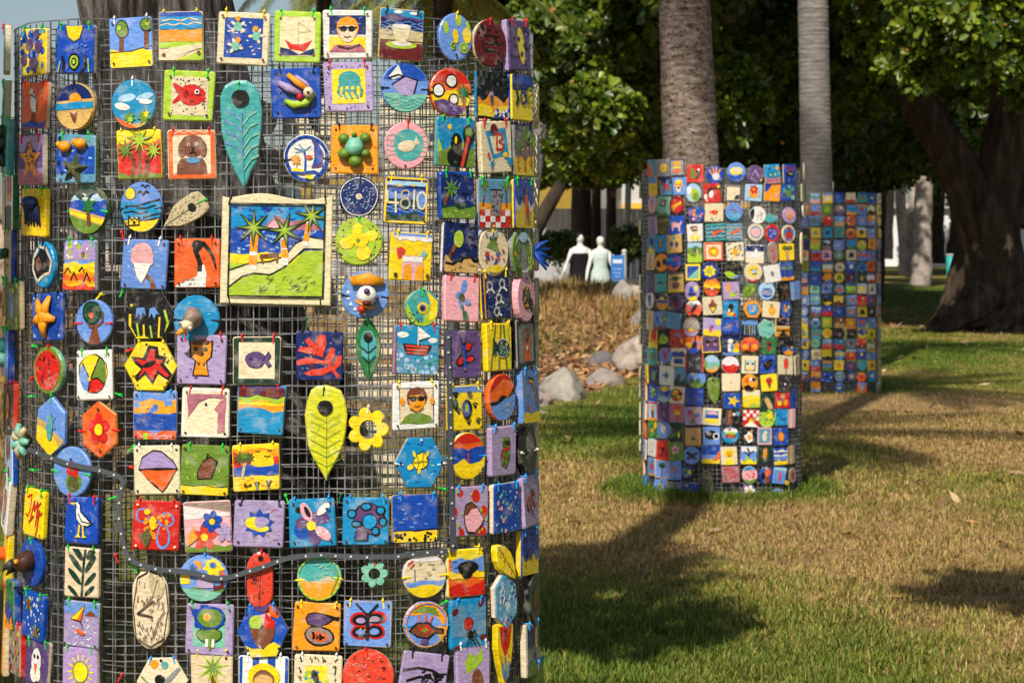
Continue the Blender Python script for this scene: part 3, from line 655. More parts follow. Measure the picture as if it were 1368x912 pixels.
195 353 q:62:68 B w B|V q 10 .05 -.8 -.8 .8 .8;C m -.12 .35 .5;E m -.4 .1 .16 .14;E m .2 .1 .18 .16;P w -.48 .08 .28 .02 .12 -.4 -.1 -.75 -.3 -.5;P T .12 -.35 .4 -.55 .6 -.95 .3 -.98 .3 -.65 .05 -.5;H u .82||blue tile with pink scooped white ice cream cone
265 352 q:64:68 O r O|V i 8 .06 -.9 -.9 .8 .9;P w -1 -.9 -.55 -.72 0 -.5 .05 -.05 .3 -.05 .4 -.4 .35 -1 -1 -1;V e 12 .04 -.8 -.95 .3 -.6 20;L d .2 .1 -.25 .12 .0;L k .2 .12 .0 .02 .28 -.08 .52;E k .0 .72 .22 .22 -30;L k .17 .05 .85 .3 .78 .48 .58;L k .13 .48 .58 .64 .34 .72 .14;L k .08 .72 .14 .78 -.06 .8 -.16;C e .02 .78 .03;H u .8||orange tile with black headed ibis and curved beak
480 323 o:62:66 l g l|D G 46 .055;C l 0 0 .7;E y -.1 .45 .2 .34 -10;E y .5 .25 .3 .22 20;E y .22 -.45 .3 .32 0;E y -.5 -.1 .3 .24 0;E y -.3 .1 .2 .2 0;E y .1 .05 .3 .3;C g -.02 .03 .09||round lime plaque with yellow frangipani and dark dashes
547 343 q:62:66 y y y|P B -.9 .95 1 .95 1 .7 -.9 .8;P w -.9 .75 -.6 .65 -.3 .72 0 .62 .3 .7 .6 .62 1 .66 1 .8 -.9 .85;P i -.75 .3 -.5 .4 -.3 .25 -.45 -.05 -.65 -.1;P A .5 .3 .75 .15 .45 -.2 .3 -.05;P m -.45 .05 .5 .05 .6 -.95 -.45 -.95;P w -.45 .0 .5 .0 .5 -.2 -.45 -.2;P o -.4 -.95 .02 -.95 .0 -.5 -.1 -.3 -.32 -.35;P o .15 -.95 .58 -.95 .55 -.4 .35 -.3 .2 -.45;C u -.75 -.75 .09;C u .75 -.75 .09||yellow tile with pink bikini legs, mitten and torch shapes
610 331 q:58:68 n k w|V b 14 .06 -.8 -.3 .8 .8 40;bi k .0 .8 .2;bi k .45 .72 .22;bi k .6 .35 .24;bi k .7 .05 .2;bi k .3 -.1 .16;L T .2 -.85 -.6 -.6 -.2 -.35 .15;E l -.2 .35 .28 .34;Y s -1.1 -.5 .15;D u 24 .03 -.6 -.95 .9 -.6;L k .1 -.9 -.6 -.5 -.65 0 -.4 .5 -.35 1 -.5||navy tile with flock of black birds over sandy mound
653 336 o:60:66 c y c|S h .0 .4 .35 6 .5;P g -.5 .2 .0 .6 .5 -.2 .1 .0;C r -.5 -.1 .12;D b 10 .07 -.5 -.6 .6 0;D i 6 .07 -.6 -.4 .6 .2;E y .0 -.7 .5 .16;D v 8 .06 -.6 .5 .6 .85||round cream plaque with green trees and coloured specks
688 338 o:62:74 g k e|P e -.3 -1 .3 -1 .25 0 .1 .45 -.1 .45 -.2 0;O w .1 0 .0 .72;D g 10 .2 -.8 -.7 -.4 .2;D l 6 .14 .4 -.7 .8 .2;E q 0 .6 .4 .2;C o -.8 0 .12||round plaque with grey road through white arch and grass
27 408 q:64:72 h g z|R v -.3 -.6 .3 .7;Y g -1.1 -.6 .1;D l 8 .1||moss green tile with pale blue upright stripe
14 398 q:50:56 s g u|Y o -.5 .5 .2;Y T -1.1 -.4 .1||small ochre and brown tile beside moss green tile
70 423 q b k b|H q .78;V n 6 .05 -.8 -.8 .7 .8|starfish|blue tile with bright yellow starfish in relief
131 430 o:58:64 B r- B|P T -.35 -1 .4 -1 .22 -.4 .2 0 -.1 0 -.12 -.4;C G -.08 .42 .54;O f .05 -.08 .42 .36;C O -.12 .3 .13;L T .1 .5 .45 .5 .05 .25 -.15;L T .08 -.3 -.05 -.2 -.2 -.02 -.2||oval lavender blue plaque with dark round tree and brown trunk
200 421 h:72:66 k . c|P B -.45 .3 -.15 .3 -.1 .0 -.22 .12 -.3 -.15 -.36 .1 -.5 -.1;P B .05 .25 .25 .3 .42 .0 .3 .06 .2 -.15 .12 .08 .0 -.1;L y .09 -.7 .05 -.72 -.4 -.55 -.75;L l .09 .62 .15 .72 -.3 .6 -.75;L l .07 -.45 -.3 -.4 -.8;L y .07 -.2 -.35 -.2 -.85;L l .07 .05 -.4 .1 -.85;L y .07 .42 -.1 .35 -.8;Y y -1.1 -.8 .05;C y -.62 .4 .05||black hexagon with blue jellyfish above yellow seaweed
263 426 o:64:66 t k- t|V q 4 .04 -.8 -.8 .7 .8|gullhead|round turquoise plaque with pale bird head in relief
488 394 o:64:66 B k- B|S w -.72 .1 .1 3 .5;S w -.7 -.15 .1 3 .5;S w -.58 -.4 .1 3 .5;S w -.4 -.6 .1 3 .5;S w -.2 -.74 .1 3 .5;S w .02 -.8 .1 3 .5|duckhead|round blue plaque with capped white duck head in relief
561 411 o:50:52 a g. l|Y l -1.1 -.4 .5;P y .3 .9 .9 .3 .8 -.5 .3 -.7 .5 0;V G 16 .04 -.8 -.8 -.1 -.1 60;C y 0 0 .32;C e 0 0 .22;C k 0 0 .15||round teal and lime plaque like a fish eye with a hole
611 399 q:60:66 m r m|E B .1 .5 .16 .32 -15;E B -.2 .15 .18 .14 30;E B -.1 -.15 .12 .26 10;E B .3 -.15 .2 .12 -10;C h -.05 .06 .17;L f .1 .0 -.3 .1 -.9;E f .2 -.7 .1 .2 20||pink tile with single blue flower
656 394 q:62:66 n y y|D q 36 .025;O w .09 -.45 .4 .17;L w .09 -.35 .3 -.15 .1;L w .09 -.55 .25 -.7 .15;O w .09 .4 .45 .17;L w .09 .5 .3 .7 .15;L w .09 .3 .3 .15 .15;O w .09 .1 -.15 .17;L w .09 .2 -.25 .4 -.35;L w .09 0 -.3 -.15 -.4;O w .09 -.1 -.68 .17;L w .09 0 -.75 .2 -.85;R o -1 -1 -.86 1||navy tile with four white looped fish signs
691 398 o:60:70 m r m|E k 0 0 .45 .5;V y 18 .05 -.3 -.4 .2 .4 50;E k .5 -.3 .2 .3;D i 8 .06||round pink plaque with black and yellow centre
20 476 q:56:76 B g b|Y y -1.1 -.7 .05;V q 5 .05 -.8 -.6 .8 .8|ball|blue tile with big mint green ball in relief
72 494 o:58:64 g r. A|C r 0 0 .84;D k 16 .065 -.55 -.6 .55 .6;O i .06 0 0 .8||round watermelon plaque, red with black pips and green rind
131 501 q:58:68 w g c|C k -.05 .08 .8;C y -.05 .08 .75;P g -.2 -.15 .3 .75 .6 .5 .68 .0 .55 -.35;P r -.2 -.15 .2 -.1 .55 -.35 .35 -.6 .0 -.68 -.3 -.6;P B -.2 -.15 -.55 .5 -.75 .3 -.8 -.1 -.6 -.5 -.32 -.62;L k .05 -.2 -.15 .32 .72;L k .05 -.2 -.15 .2 -.1 .58 -.35;L k .05 -.2 -.15 -.32 -.62;L k .05 -.2 -.15 -.58 .48;C y -.22 -.14 .08;H u .84||white tile with striped beach ball
203 489 h:70:68 y y y|D k 26 .045;P k -.6 .1 -.75 .35 -.3 .3 -.1 .75 .25 .7 .3 .4 .6 .35 .5 .1 .85 -.3 .7 -.5 .3 -.25 .1 -.65 -.2 -.3 -.5 -.55 -.6 -.4 -.35 -.1;P r -.5 .15 -.55 .28 -.2 .18 -.02 .6 .15 .6 .15 .25 .45 .25 .35 .05 .7 -.3 .6 -.38 .25 -.12 .1 -.5 -.18 -.15 -.45 -.42 -.25 0;E k -.05 .08 .26 .1 25||yellow hexagon with red black outlined crab creature
270 480 q:66:66 p r p|V P 16 .04 -.8 -.8 .7 .8;P k -.48 .75 -.3 .65 .25 .65 .45 .8 .42 .1 .25 -.05 .35 -.65 -.35 -.65 -.25 -.05 -.45 .1;P o -.42 .68 -.3 .58 .25 .58 .38 .72 .36 .12 .18 -.05 .28 -.6 -.28 -.6 -.18 -.05 -.38 .12;P T -.4 .68 -.1 .58 .1 .58 .38 .72 .2 .8 -.2 .78;C k -.22 .42 .09;C k .16 .42 .09;L T .05 -.12 .22 0 .18 .1 .24;L T .04 -.14 -.1 -.1 -.2 -.05 -.1;L T .04 .05 -.1 .1 -.2 .15 -.1;H u .8||lavender tile with long orange cat
344 481 q:64:64 c r G|F G .24;E n -.05 .02 .44 .36;E P -.05 .02 .41 .33;P P .28 .02 .5 .35 .6 .2 .48 .0 .62 -.2 .5 -.28;L n .04 .28 .02 .5 .35 .6 .2 .48 0 .62 -.2 .5 -.28 .28 .02;C n -.25 .08 .05;V p 8 .03 -.3 -.2 .2 .2||dark green framed tile with purple fish on cream
427 475 q:66:66 n k n|V q 22 .025 -.8 -.7 .8 .8 -40;P i .75 -.9 .55 -.6 .1 -.78 -.4 -.8 -.65 -.7 -.3 -.55 .3 -.45 .4 -.35 -.2 -.3 -.9 -.4 -.95 -.2 -.4 -.05 .2 -.2 .3 -.1 -.5 .1 -.9 .2 -.8 .35 -.4 .35 -.6 .6 -.45 .75 -.2 .5 .0 .85 .25 .85 .3 .5 .15 -.05 .25 -.1 .5 .35 .65 .3 .65 .0 .45 -.35 .55 -.4 .8 .05 .95 .0 .9 -.35 .65 -.55 .85 -.8;D R 40 .03 -.6 -.7 .5 .6||navy tile with branching red coral
492 467 leaf2:36:84 f g. g|P a -.5 -.3 .5 -.3 .6 .3 .3 .6 -.3 .6 -.6 .3;L G .08 0 -.9 0 .3;L G .06 0 -.1 .6 .1;L G .06 0 -.1 -.6 .1;L G .06 0 -.4 .5 -.2;L G .06 0 -.4 -.5 -.2;E k 0 .4 .36 .16||narrow green and teal ceramic leaf with hole
553 467 q:64:66 v r r|Y t .2 1.1 .1;E w -.6 .6 .25 .12;E w .7 .4 .2 .1;Y t -1.1 -.1 .1;Y v -1.1 -.35 .1;D q 22 .09 -.9 -.9 .9 -.2;D a 14 .09 -.9 -.9 .9 -.3;P k -.6 .25 -.45 -.18 .45 -.22 .65 .2;P i -.5 .2 -.38 -.14 .4 -.18 .55 .16;L k .05 -.5 .1 .5 .05;L k .05 -.45 -.04 .5 -.08;L c .05 .05 .2 .05 .92;P w .08 .9 .08 .4 .58 .55;L r .06 -.95 .95 -.88 -.95||seascape tile with red rowing sailboat and red side
614 473 q:58:66 P . P|V R 8 .05 -.8 -.8 .8 .8 70;E k .22 .32 .26 .2 30;E k -.2 -.25 .3 .22 30;E k .3 -.2 .3 .16 10;E k -.05 .1 .2 .14;E r .22 .32 .18 .13 30;E r -.2 -.25 .22 .14 30;E r .3 -.2 .22 .1 10;L k .2 -.05 .4 .0 -.6;L b .15 -.05 .38 .0 -.55;L k .05 -.05 .4 -.25 .7;L k .05 -.05 .4 .1 .75;H e .8||purple tile with red and blue dragonfly
658 463 q:56:68 y y y|L g .12 -.7 -.9 -.3 .9;L g .12 -.1 -.9 .1 .9;L g .12 .5 -.9 .3 .9;L l .1 .8 -.8 .6 .9;E w .2 -.05 .56 .4;E G .2 -.05 .52 .36;P G -.1 0 -.6 .4 -.55 -.4;D A 16 .05 -.1 -.3 .5 .2;C y .45 .1 .07||yellow and lime striped tile with dark teal fish
692 458 q:60:70 e k k|F k .22;P O -.3 -.75 .4 -.75 .3 -.2 .4 .2 .2 .5 -.1 .5 -.3 .2 -.2 -.2;E T 0 .35 .34 .28;C k -.05 .1 .1;C w 0 -.2 .1||black framed tile with orange dog portrait on grey
23 545 q:56:76 d r i|O k .12 0 0 .7;E o .1 .1 .35 .5;O r .06 .1 -.3 .3;V m 8 .06 -.7 -.8 .7 .8 60||red edged tile with black wheel and orange disc
75 569 H:62:74 B g B|P s -1 .3 -.2 .1 .1 -.1 .9 -.4 .6 -1 -.6 -1 -1 -.5;P y -1 .1 .2 -.3 .6 -.6 .2 -1 -1 -.6;tu av .05 .15 .38 0;E a .02 -.1 .18 .35||blue and sand hexagon with small green turtle
137 573 H:62:74 O r- y|E r .0 .35 .2 .24;E r .3 .12 .24 .2;E r .2 -.26 .22 .22;E r -.18 -.26 .22 .22;E r -.3 .12 .24 .2;C r 0 0 .25;C y 0 0 .2;C u 0 .7 .06;C u .05 -.72 .06||orange hexagon with red five petalled flower
208 555 q:60:66 B b c|Y o .1 .62 .06;D B 6 .14 -.9 .2 .9 .6;Y b -.55 .08 .05;V n 10 .05 -.9 -.5 .8 0;Y O -1.1 -.62 .05;V m 14 .07 -.9 -.9 .7 -.65;R l -.5 -.95 -.3 -.68;C y -.35 .35 .05;H u .84||painterly tile banded blue, orange, blue and salmon
276 551 q:64:68 c r w|F w .13;P M -.8 .75 .8 .75 .82 .6 .1 .6 -.3 .4 -.55 .05 -.75 -.2;P M .6 .5 .85 .6 .8 -.75 .5 -.8 .5 .0 .35 .15;L M .03 -.6 .1 -.3 .5 .2 .66 .7 .62;C u 0 .35 .06;H u .82||white framed cream tile with mauve wave arch
350 547 q:64:66 t r c|Y P .5 1.1 .03;R R -.95 .5 -.65 .95;R T -.6 .5 -.35 .85;R P -.3 .5 -.15 .9;R R -.1 .5 .15 .8;R T .2 .5 .55 .92;R R .6 .5 .95 .85;Y l .22 .52 .06;Y o -.1 .34 .08;Y y .2 .3 .05;P t -1.1 -1.1 1.1 -1.1 1.1 .0 .5 -.1 0 .08 -.6 .1 -1.1 -.1;H u .82||tile with brown city skyline above orange shore and turquoise water
436 578 leaf:54:132 j v. y|V l 10 .04 -.6 -.6 .6 .6 70;L g .035 .05 -.95 .05 .38;L g .014 .05 -0.70 0.72 -0.53;L g .014 .05 -0.70 -0.72 -0.53;L g .014 .05 -0.50 0.72 -0.33;L g .014 .05 -0.50 -0.72 -0.33;L g .014 .05 -0.30 0.72 -0.13;L g .014 .05 -0.30 -0.72 -0.13;L g .014 .05 -0.10 0.72 0.07;L g .014 .05 -0.10 -0.72 0.07;L g .014 .05 0.10 0.72 0.27;L g .014 .05 0.10 -0.72 0.27;L g .014 .05 0.25 0.72 0.42;L g .014 .05 0.25 -0.72 0.42;E k -.02 .55 .38 .155||long yellow green ceramic leaf with round hole
492 573 flower:58:60 y w. y|||yellow ring shaped seven petalled ceramic flower
553 541 q:64:66 w y c|F e .03;L k .03 -.7 -.75 -.72 .75 .72 .72 .74 -.7;R c -.7 -.7 .7 .7;P g -.68 -.72 .75 -.72 .6 -.45 .2 -.3 -.25 -.3 -.5 -.45;fa To .02 .18 .62;E o -.62 .2 .1 .16;E o .66 .2 .1 .16;L k .04 -.3 -.1 0 -.28 .3 -.08;H u .82||white framed portrait of grinning man in black sunglasses
616 544 q:58:66 y y y|Y B .65 1.1 .05;pw k 7;E k .05 -.05 .3 .42;E b .05 -.05 .2 .32;E l .05 .0 .1 .18;E k -.62 .2 .14 .24;E f -.62 .2 .08 .16;S h .2 .6 .2 5 .5;H u .86||yellow tile with blue oval and black paw prints
662 530 o:60:68 O . O|P r -1 .2 -.5 .9 .3 1 .8 .7 0 .8 -.6 .4;P k -1 -.25 -.4 -.15 0 .1 .4 .0 .8 .45 .9 .1 .3 -.3 -.6 -.4;P B -1 -.4 -.5 -.35 .2 -.05 .9 .15 .9 -.5 .3 -1 -.4 -1;V v 8 .06 -.6 -.8 .6 -.2;D y 4 .04 .1 -.6 .6 -.3||round plaque of red sunset over black ridge and blue lake
697 529 q:64:74 B b B|Y y -1.1 -.6 .03;L k .13 -.2 .65 .2 .6 .5 .3 .7 -.4;L y .06 -.2 .58 .2 .52 .45 .25 .6 -.4;L r .05 -.25 .5 .15 .48 .4 .2 .55 -.4;L r .12 -.5 -.3 -.4 -.5||blue tile with rainbow curving to yellow sand
23 610 q:54:80 q g b|E T -.3 .3 .26 .5 -10;E T .3 .35 .2 .45 -10;E T .1 -.6 .2 .3 -10;D r 4 .1 -.9 -.5 -.7 .9||pale blue tile with three brown oval marks
102 629 o:62:66 B g- B|C g .15 -.4 .42;P r -.25 -.05 .1 -.2 .3 -.3 .4 .2 .1 .45 -.2 .3;C r .0 .1 .26;C R .05 .05 .08;C h .15 -.45 .3;P b -.15 .5 .1 .3 .0 .55||round blue plaque with red apple above olive ball
211 627 q:62:66 c w c|P k -.8 .05 -.65 .55 -.15 .85 .2 .8 .7 .4 .9 .05 .4 -.75 .22 -.95 -.3 -.5;P p -.75 .08 -.6 .5 -.15 .78 .2 .74 .65 .36 .84 .08;P O -.72 .0 .82 .0 .35 -.72 .2 -.86 -.28 -.46;L k .06 -.76 .03 .0 .08 .86 .04;H u .84||cream tile with lavender topped orange balloon shape
275 628 q:64:66 g g g|Y y -1.1 -.6 .04;L k .03 -1 -.58 -.5 -.62 0 -.56 .5 -.64 1 -.56;V l 12 .05 -.8 -.4 .7 .9 80;P k -.32 -.05 -.1 .4 .2 .6 .52 .4 .3 -.3 -.3 -.35;P T -.28 -.05 -.08 .35 .2 .54 .46 .36 .26 -.26 -.26 -.3;V M 14 .03 -.2 -.2 .3 .4;L k .05 .05 .5 .1 .7;H u .84||green tile with brown bag shape above yellow strip
343 624 q:64:66 y y y|Y o .42 .8 .04;Y i .1 .55 .15;C y .25 .2 .52;Y r .02 .3 .08;C y .25 .2 .5;Y b -.32 .08 .06;Y y -1.1 -.35 .05;V o 26 .05 -.9 -.95 .8 -.4;bi k .5 .42 .14;bi k .6 .68 .1;bi k .1 .66 .1;L z .12 -.6 -.4 -.5 .1 -.65 .4;L z .08 -.5 .1 -.3 .35;S h -.65 .45 .32 9 .5;S h -.3 .45 .28 9 .5;S g -.48 .55 .2 9 .5;L k .05 -.1 -.6 0 -.85 .1 -.6;L e .1 0 -.6 0 -.9;L e .1 .45 -.6 .5 -.9;L k .05 .4 -.55 .5 -.8 .6 -.55;V k 6 .04 -.6 -.8 -.3 -.6||sunset tile with bare tree, yellow sun and blue sea
558 617 h:72:72 t w- c|V b 10 .05 -.7 -.7 .7 .7;V q 8 .04 -.7 -.7 .6 .7;P k -.35 .0 -.15 .3 .15 .42 .35 .0 .2 -.2 -.15 -.25;P y -.32 .0 -.13 .27 .14 .37 .31 .0 .18 -.16 -.14 -.22;L h .03 -.15 .25 -.05 .0 -.12 -.2;L h .03 .12 .35 .08 .05 .16 -.14;L h .03 -.3 .02 -.05 .02 .08 .06 .3 .02;E y -.4 -.14 .13 .1 20;E y -.05 -.28 .07 .1;E y -.26 .3 .06 .12 30;E y .26 .3 .06 .12 -30;C k .85 0 .05;C w 0 .8 .05;C k -.8 0 .05||turquoise hexagon with yellow honeycomb turtle
619 608 o:60:66 y b- w|Y O .3 .7 .08;Y r .55 1.1 .05;Y b -.3 .32 .06;V n 6 .05 -.7 -.2 .6 .2;L i .08 0 -.25 0 .1;Y y -1.1 -.25 .12||round plaque banded red, orange, blue and yellow
664 601 q:58:68 p b p|P h -.2 .55 .4 .55 .5 .2 .35 -.1 .5 -.3 .2 -.75 -.2 -.6 -.3 -.2 -.1 .1;D g 14 .1 -.2 -.6 .4 .5;L r .1 .4 .1 -.2 .0 -.1 -.3;C k .1 .3 .08;C k .3 .3 .08||lavender tile with green crocodile and red zigzag
695 601 o:60:70 k w- k|E e .1 .3 .5 .4;Y d -.9 -.1 .1;D e 5 .1||round black plaque with grey moon shape
21 672 q:50:86:-14 w g c|E r -.2 .1 .25 .4 -20;E B .0 -.2 .25 .45 -20;E o .25 .0 .2 .4 -20;O k .05 0 -.1 .6;C M -.8 .7 .3||white tile with red, blue and orange swirl beside yellow signed tile
54 684 q:52:66:-4 y g y|L r .09 -.6 .6 -.2 .75 -.3 .1 -.5 -.2 -.7 -.1;L r .1 -.2 -.2 .1 .5 .12 .1 .4 .5 .35 -.3;L r .09 .3 -.5 .5 .35 .72 .5;L r .1 .45 -.1 .9 .1;L r .09 .65 .2 .5 -.6 .4 -.9;L r .08 -.3 -.4 .1 -.1;H u .82||yellow tile with red scrawled signature letters
115 694 q:56:66 b r b|V t 5 .04 -.8 -.8 .8 .9;P k -.55 .78 -.35 .8 -.25 .82 -.05 .68 .0 .4 .3 .2 .75 -.1 .4 -.25 .0 -.22 -.3 .05 -.35 .4 -.3 .6;P w -.5 .74 -.35 .74 -.25 .78 -.1 .66 -.05 .36 .3 .12 .6 -.1 .38 -.2 .02 -.17 -.25 .08 -.3 .4 -.25 .6;P y -.75 .7 -.45 .75 -.4 .62;L k .05 -.15 .3 .05 -.02 .55 -.08;L y .1 -.05 -.2 -.1 -.62;L y .1 .15 -.2 .2 -.62;P y -.3 -.7 .05 -.7 -.08 -.55;P y .1 -.7 .42 -.68 .22 -.55;C k -.3 .7 .03;H u .86||royal blue tile with standing white seagull
210 701 q:62:68 r r A|E B -.6 .4 .3 .3 20;E B .4 .25 .36 .3 0;E B .3 -.45 .3 .5 0;E r -.6 .4 .22 .22;E r .4 .25 .28 .22;E r .3 -.4 .22 .42;D o 26 .08 -.5 -.5 .5 .5;E y -.15 .1 .14 .28;E y -.4 .55 .14 .12;P h -.7 -.4 -.3 -.1 -.2 -.5 -.45 -.85;P h -.55 -.6 -.4 -.9 -.2 -.6;H c .82||red tile with yellow and blue butterfly flower
279 702 q:64:68 m . g|P x -1 1 1 1 1 .55 -1 .9;P w -1 .85 1 .5 1 .4 -1 .3;Y g -1.1 -.72 .05;fl io -.15 -.4 .5 5;C y -.15 -.4 .14;fl br .2 .2 .4 6;C y .2 .2 .12;P o -.9 -.5 -.6 .1 -.55 -.2 -.4 -.4 -.85 -.7;fl pp .7 -.25 .36 5;L f .05 -.15 -.7 -.15 -.9||pink tile with red, blue and orange flowers on grass
347 698 q:66:66 p k p|V M 14 .05 -.8 -.8 .8 .8;S b 0 .0 .62 9 .7;E y -.15 .0 .4 .28 -10;E p .1 .1 .3 .2;E y .1 -.2 .3 .14;E p .05 -.02 .22 .16;H u .8||lavender tile with ragged blue and yellow ring
418 697 q:64:64 t b t|E b -.4 -.25 .4 .45;E P -.4 .0 .35 .25;E P .3 .2 .45 .3;E P .1 -.55 .3 .4;V p 14 .05 -.5 -.5 .6 .4;E k -.55 .55 .18 .12;E m -.25 .45 .22 .42 25;E k -.2 .45 .1 .26 25;E w .5 .55 .35 .16 40;E m .45 -.45 .4 .22 -40;V w 8 .04 .2 -.7 .6 -.2 -40;C y -.05 -.12 .2;V b 4 .05 .4 .4 .7 .7;H u .8||blue tile with pink and white flower round yellow centre
489 695 q:64:64 t b t|C k .12 .1 .68;C P .12 .1 .62;C k .15 -.02 .34;C t .15 -.02 .29;E k -.6 .3 .22 .2;E t -.6 .3 .15 .14;E k .0 .6 .26 .18;E t 0 .6 .18 .11;E k .6 .45 .22 .2;E t .6 .45 .14 .13;E k .7 .0 .2 .2;E t .7 .0 .12 .13;E k .4 -.4 .2 .2;E t .4 -.4 .12 .13;E k -.4 -.1 .24 .14;E t -.4 -.1 .16 .08;P k -.45 -.4 .1 -.4 .1 -.78 -.5 -.78;P P -.4 -.45 .05 -.45 .05 -.73 -.44 -.73;H u .82||cyan tile with purple black outlined flower
552 691 q:68:66 b b y|V B 12 .06 -.8 -.4 .7 .9;Y y -1.1 -.5 .03;L k .04 -1 -.5 0 -.47 1 -.4;D k 30 .06 -.9 -.92 .9 -.58||blue tile with black spotted yellow strip along its foot
622 682 q:62:66 p b p|E r -.55 .75 .16 .16;E r .3 .62 .22 .26;E r .75 .0 .18 .24;E r -.85 0 .14 .2;E r .6 -.85 .26 .24;E r -.5 -.8 .14 .16;D l 10 .07;P k -.4 -.1 -.3 .3 .0 .42 .35 .2 .75 -.3 .6 -.6 .2 -.9 -.2 -.85 -.35 -.5;P m -.34 -.12 .0 .1 .35 .14 .68 -.32 .55 -.55 .2 -.82 -.15 -.78 -.3 -.5;P T -.36 -.1 -.27 .26 .0 .36 .3 .18 .0 .1 -.2 -.15||lavender tile with strawberries round a pink teardrop
667 678 q:62:68 b b c|D A 10 .08;D q 8 .06;D m 7 .09;D t 6 .06||royal blue tile sprinkled with mint and pink spots
697 668 q:60:72 p b p|D O 12 .1 -.6 -.4 .6 .5;D k 14 .08 -.6 -.4 .6 .4;D r 8 .08 -.6 -.4 .6 .4;L b .08 -.1 -.3 .2 -.6||lavender tile with scattered orange and black marks
19 742 q:50:78:-10 y r y|V o 6 .05 -.8 -.8 .8 .8|crab|yellow tile with orange clay crab in relief
50 750 o:64:66 b g b|V n 5 .05 -.8 -.8 .8 .8|emuhead|round blue plaque with brown long beaked bird head in relief
115 763 q:58:68 c g c|L G .14 .05 -.95 .15 .4 .25 .98;E G -.45 -.75 .36 .1 -35;E G .5 -.7 .34 .1 35;E G -.35 -.15 .48 .13 -40;E G .55 -.22 .42 .1 40;E G -.3 .4 .5 .13 -42;E G .55 .4 .46 .11 50;E G -.2 .85 .44 .15 -45;E G .6 .85 .36 .14 45||cream tile with dark green fern frond
203 811 oval:52:108 c w. c|V x 40 .05 -.8 -.85 .7 .85 70;L u .05 -.7 .75 -.92 0 -.75 -.75 0 -.94 .7 -.75 .92 0 .75 .75 0 .93 -.7 .75;E z .3 .55 .14 .3 -15;E z .05 .62 .12 .28 15;E z .55 .45 .12 .26 -40;L T .04 -.3 .05 .1 .3 .35 .7;V T 22 .03 -.7 -.1 .6 .3 40;L u .05 .15 .2 -.7 -.12 .1 -.2;V u 16 .03 -.7 -.85 -.1 -.3 -55;V T 18 .03 .0 -.8 .6 -.2 60;L u .04 .1 -.75 .4 -.3 .75 -.05||long brown incised oval with leaf imprints
273 771 o:64:64 B b B|Y g -1.1 -.45 .1;R y -.95 -.25 -.55 .15;P o -.5 .3 -.1 .3 -.1 .7 -.4 .75;S y .4 .5 .5 7 .6;P p -.3 -.4 .4 -.4 .5 .15 -.2 .2;P R .4 -.5 .85 -.4 .8 -.05 .5 -.05;D B 8 .14 -.6 -.2 .6 .7;P O .65 .15 .9 .15 .8 .4;P A -.9 -.4 .8 -.6 .3 -1 -.4 -1||round patchwork plaque in blue, yellow, lavender and green
348 774 oval:36:74 i r. i|V R 26 .04 -.8 -.8 .7 .6 50;V O 24 .04 -.7 -.8 .7 .4 120;D R 16 .05 -.6 -.2 -.1 .2;L R .06 0 -.9 .05 .5;E k 0 .78 .2 .09||tall red clay oval scratched with fern lines
427 771 o:62:62 a y- c|Y z -.4 -.05 .1;Y o -1.1 -.25 .05;Y o -.5 -.2 .1;V A 10 .07 -.8 .1 .7 .8;O l .1 0 0 .95;L g .06 .7 .4 .85 0 .5 -.7||round plaque with teal sky over orange sand and lime rim
500 765 flower:38:38 A r. A|D G 30 .03||small mint green ceramic flower ring
564 766 o:62:62 c y- p|Y w .6 1.1 .1;E w .1 .8 .3 .1;L i .08 -.75 .5 -.55 .65;L i .08 -.65 .35 -.5 .5;R e -.5 -.3 -.45 .3;Y B -.5 -.25 .04;Y y -1.1 -.45 .05;V z 8 .06 -.6 -.1 .8 .6||round cream plaque over blue band and yellow base
617 763 q:60:66 y y w|Y o -.45 -.2 .1;Y B 0 .55 .06;V b 6 .06 -.9 .1 .8 .5;R O -1 -.1 -.8 .6;Y y -.25 0 .1;Y O -.6 -.3 .1;Y r -1.1 -.5 .1;E k .05 .2 .55 .28;E k 0 -.05 .3 .2;H u .84||tile with black blob on yellow, blue and red stripes
667 750 leaf2:32:66:38 y . y|V r 14 .04 -.4 -.2 .3 .6 20;V O 12 .04 -.4 -.7 .3 0 20;L h .06 0 -.9 0 .9||slanting yellow ceramic leaf with red strokes
697 737 q:60:66 b b y|Y y -1.1 -.2 .15;D n 12 .12 -.8 -.2 .8 .9;D k 8 .08 -.8 -.6 .8 .2||blue tile with yellow foot and dark flecks
12 838 q:34:128:-7 o r c|R c .1 -1 1 1;V O 8 .06 -.9 -.9 0 .9 90||long orange and cream clay strip
26 806 q:44:70 f . b|Y b -1.1 0 .2;Y o -1.1 -.6 .2;D G 10 .12||small green, blue and orange tile beside turtle tile
32 866 q:46:70 x r r|D r 6 .12;D y 5 .1;D k 8 .1;D g 5 .1||brown tile flecked red, yellow and green
53 821 q:56:66:-4 b g b|D w 22 .075 -.85 -.85 .85 .85;D q 12 .06;tu Tg -.35 .45 .38 10;tu Tg .5 -.6 .38 0||blue tile with two brown turtles among white bubbles
115 832 q:58:66 p g g|Y B .45 1.1 .02;P T .2 .4 .45 .62 .6 .62 .95 .4;V w 20 .05 -.9 -.9 .8 .3;P k .22 .88 -.6 .2 .0 .1;P y .2 .82 -.54 .22 -.2 .2;P O .2 .82 -.2 .2 .0 .14;L k .05 .0 .15 .1 -.1;E O .0 -.3 .26 .1 -20;H u .84||lavender sea tile with slanting yellow sail
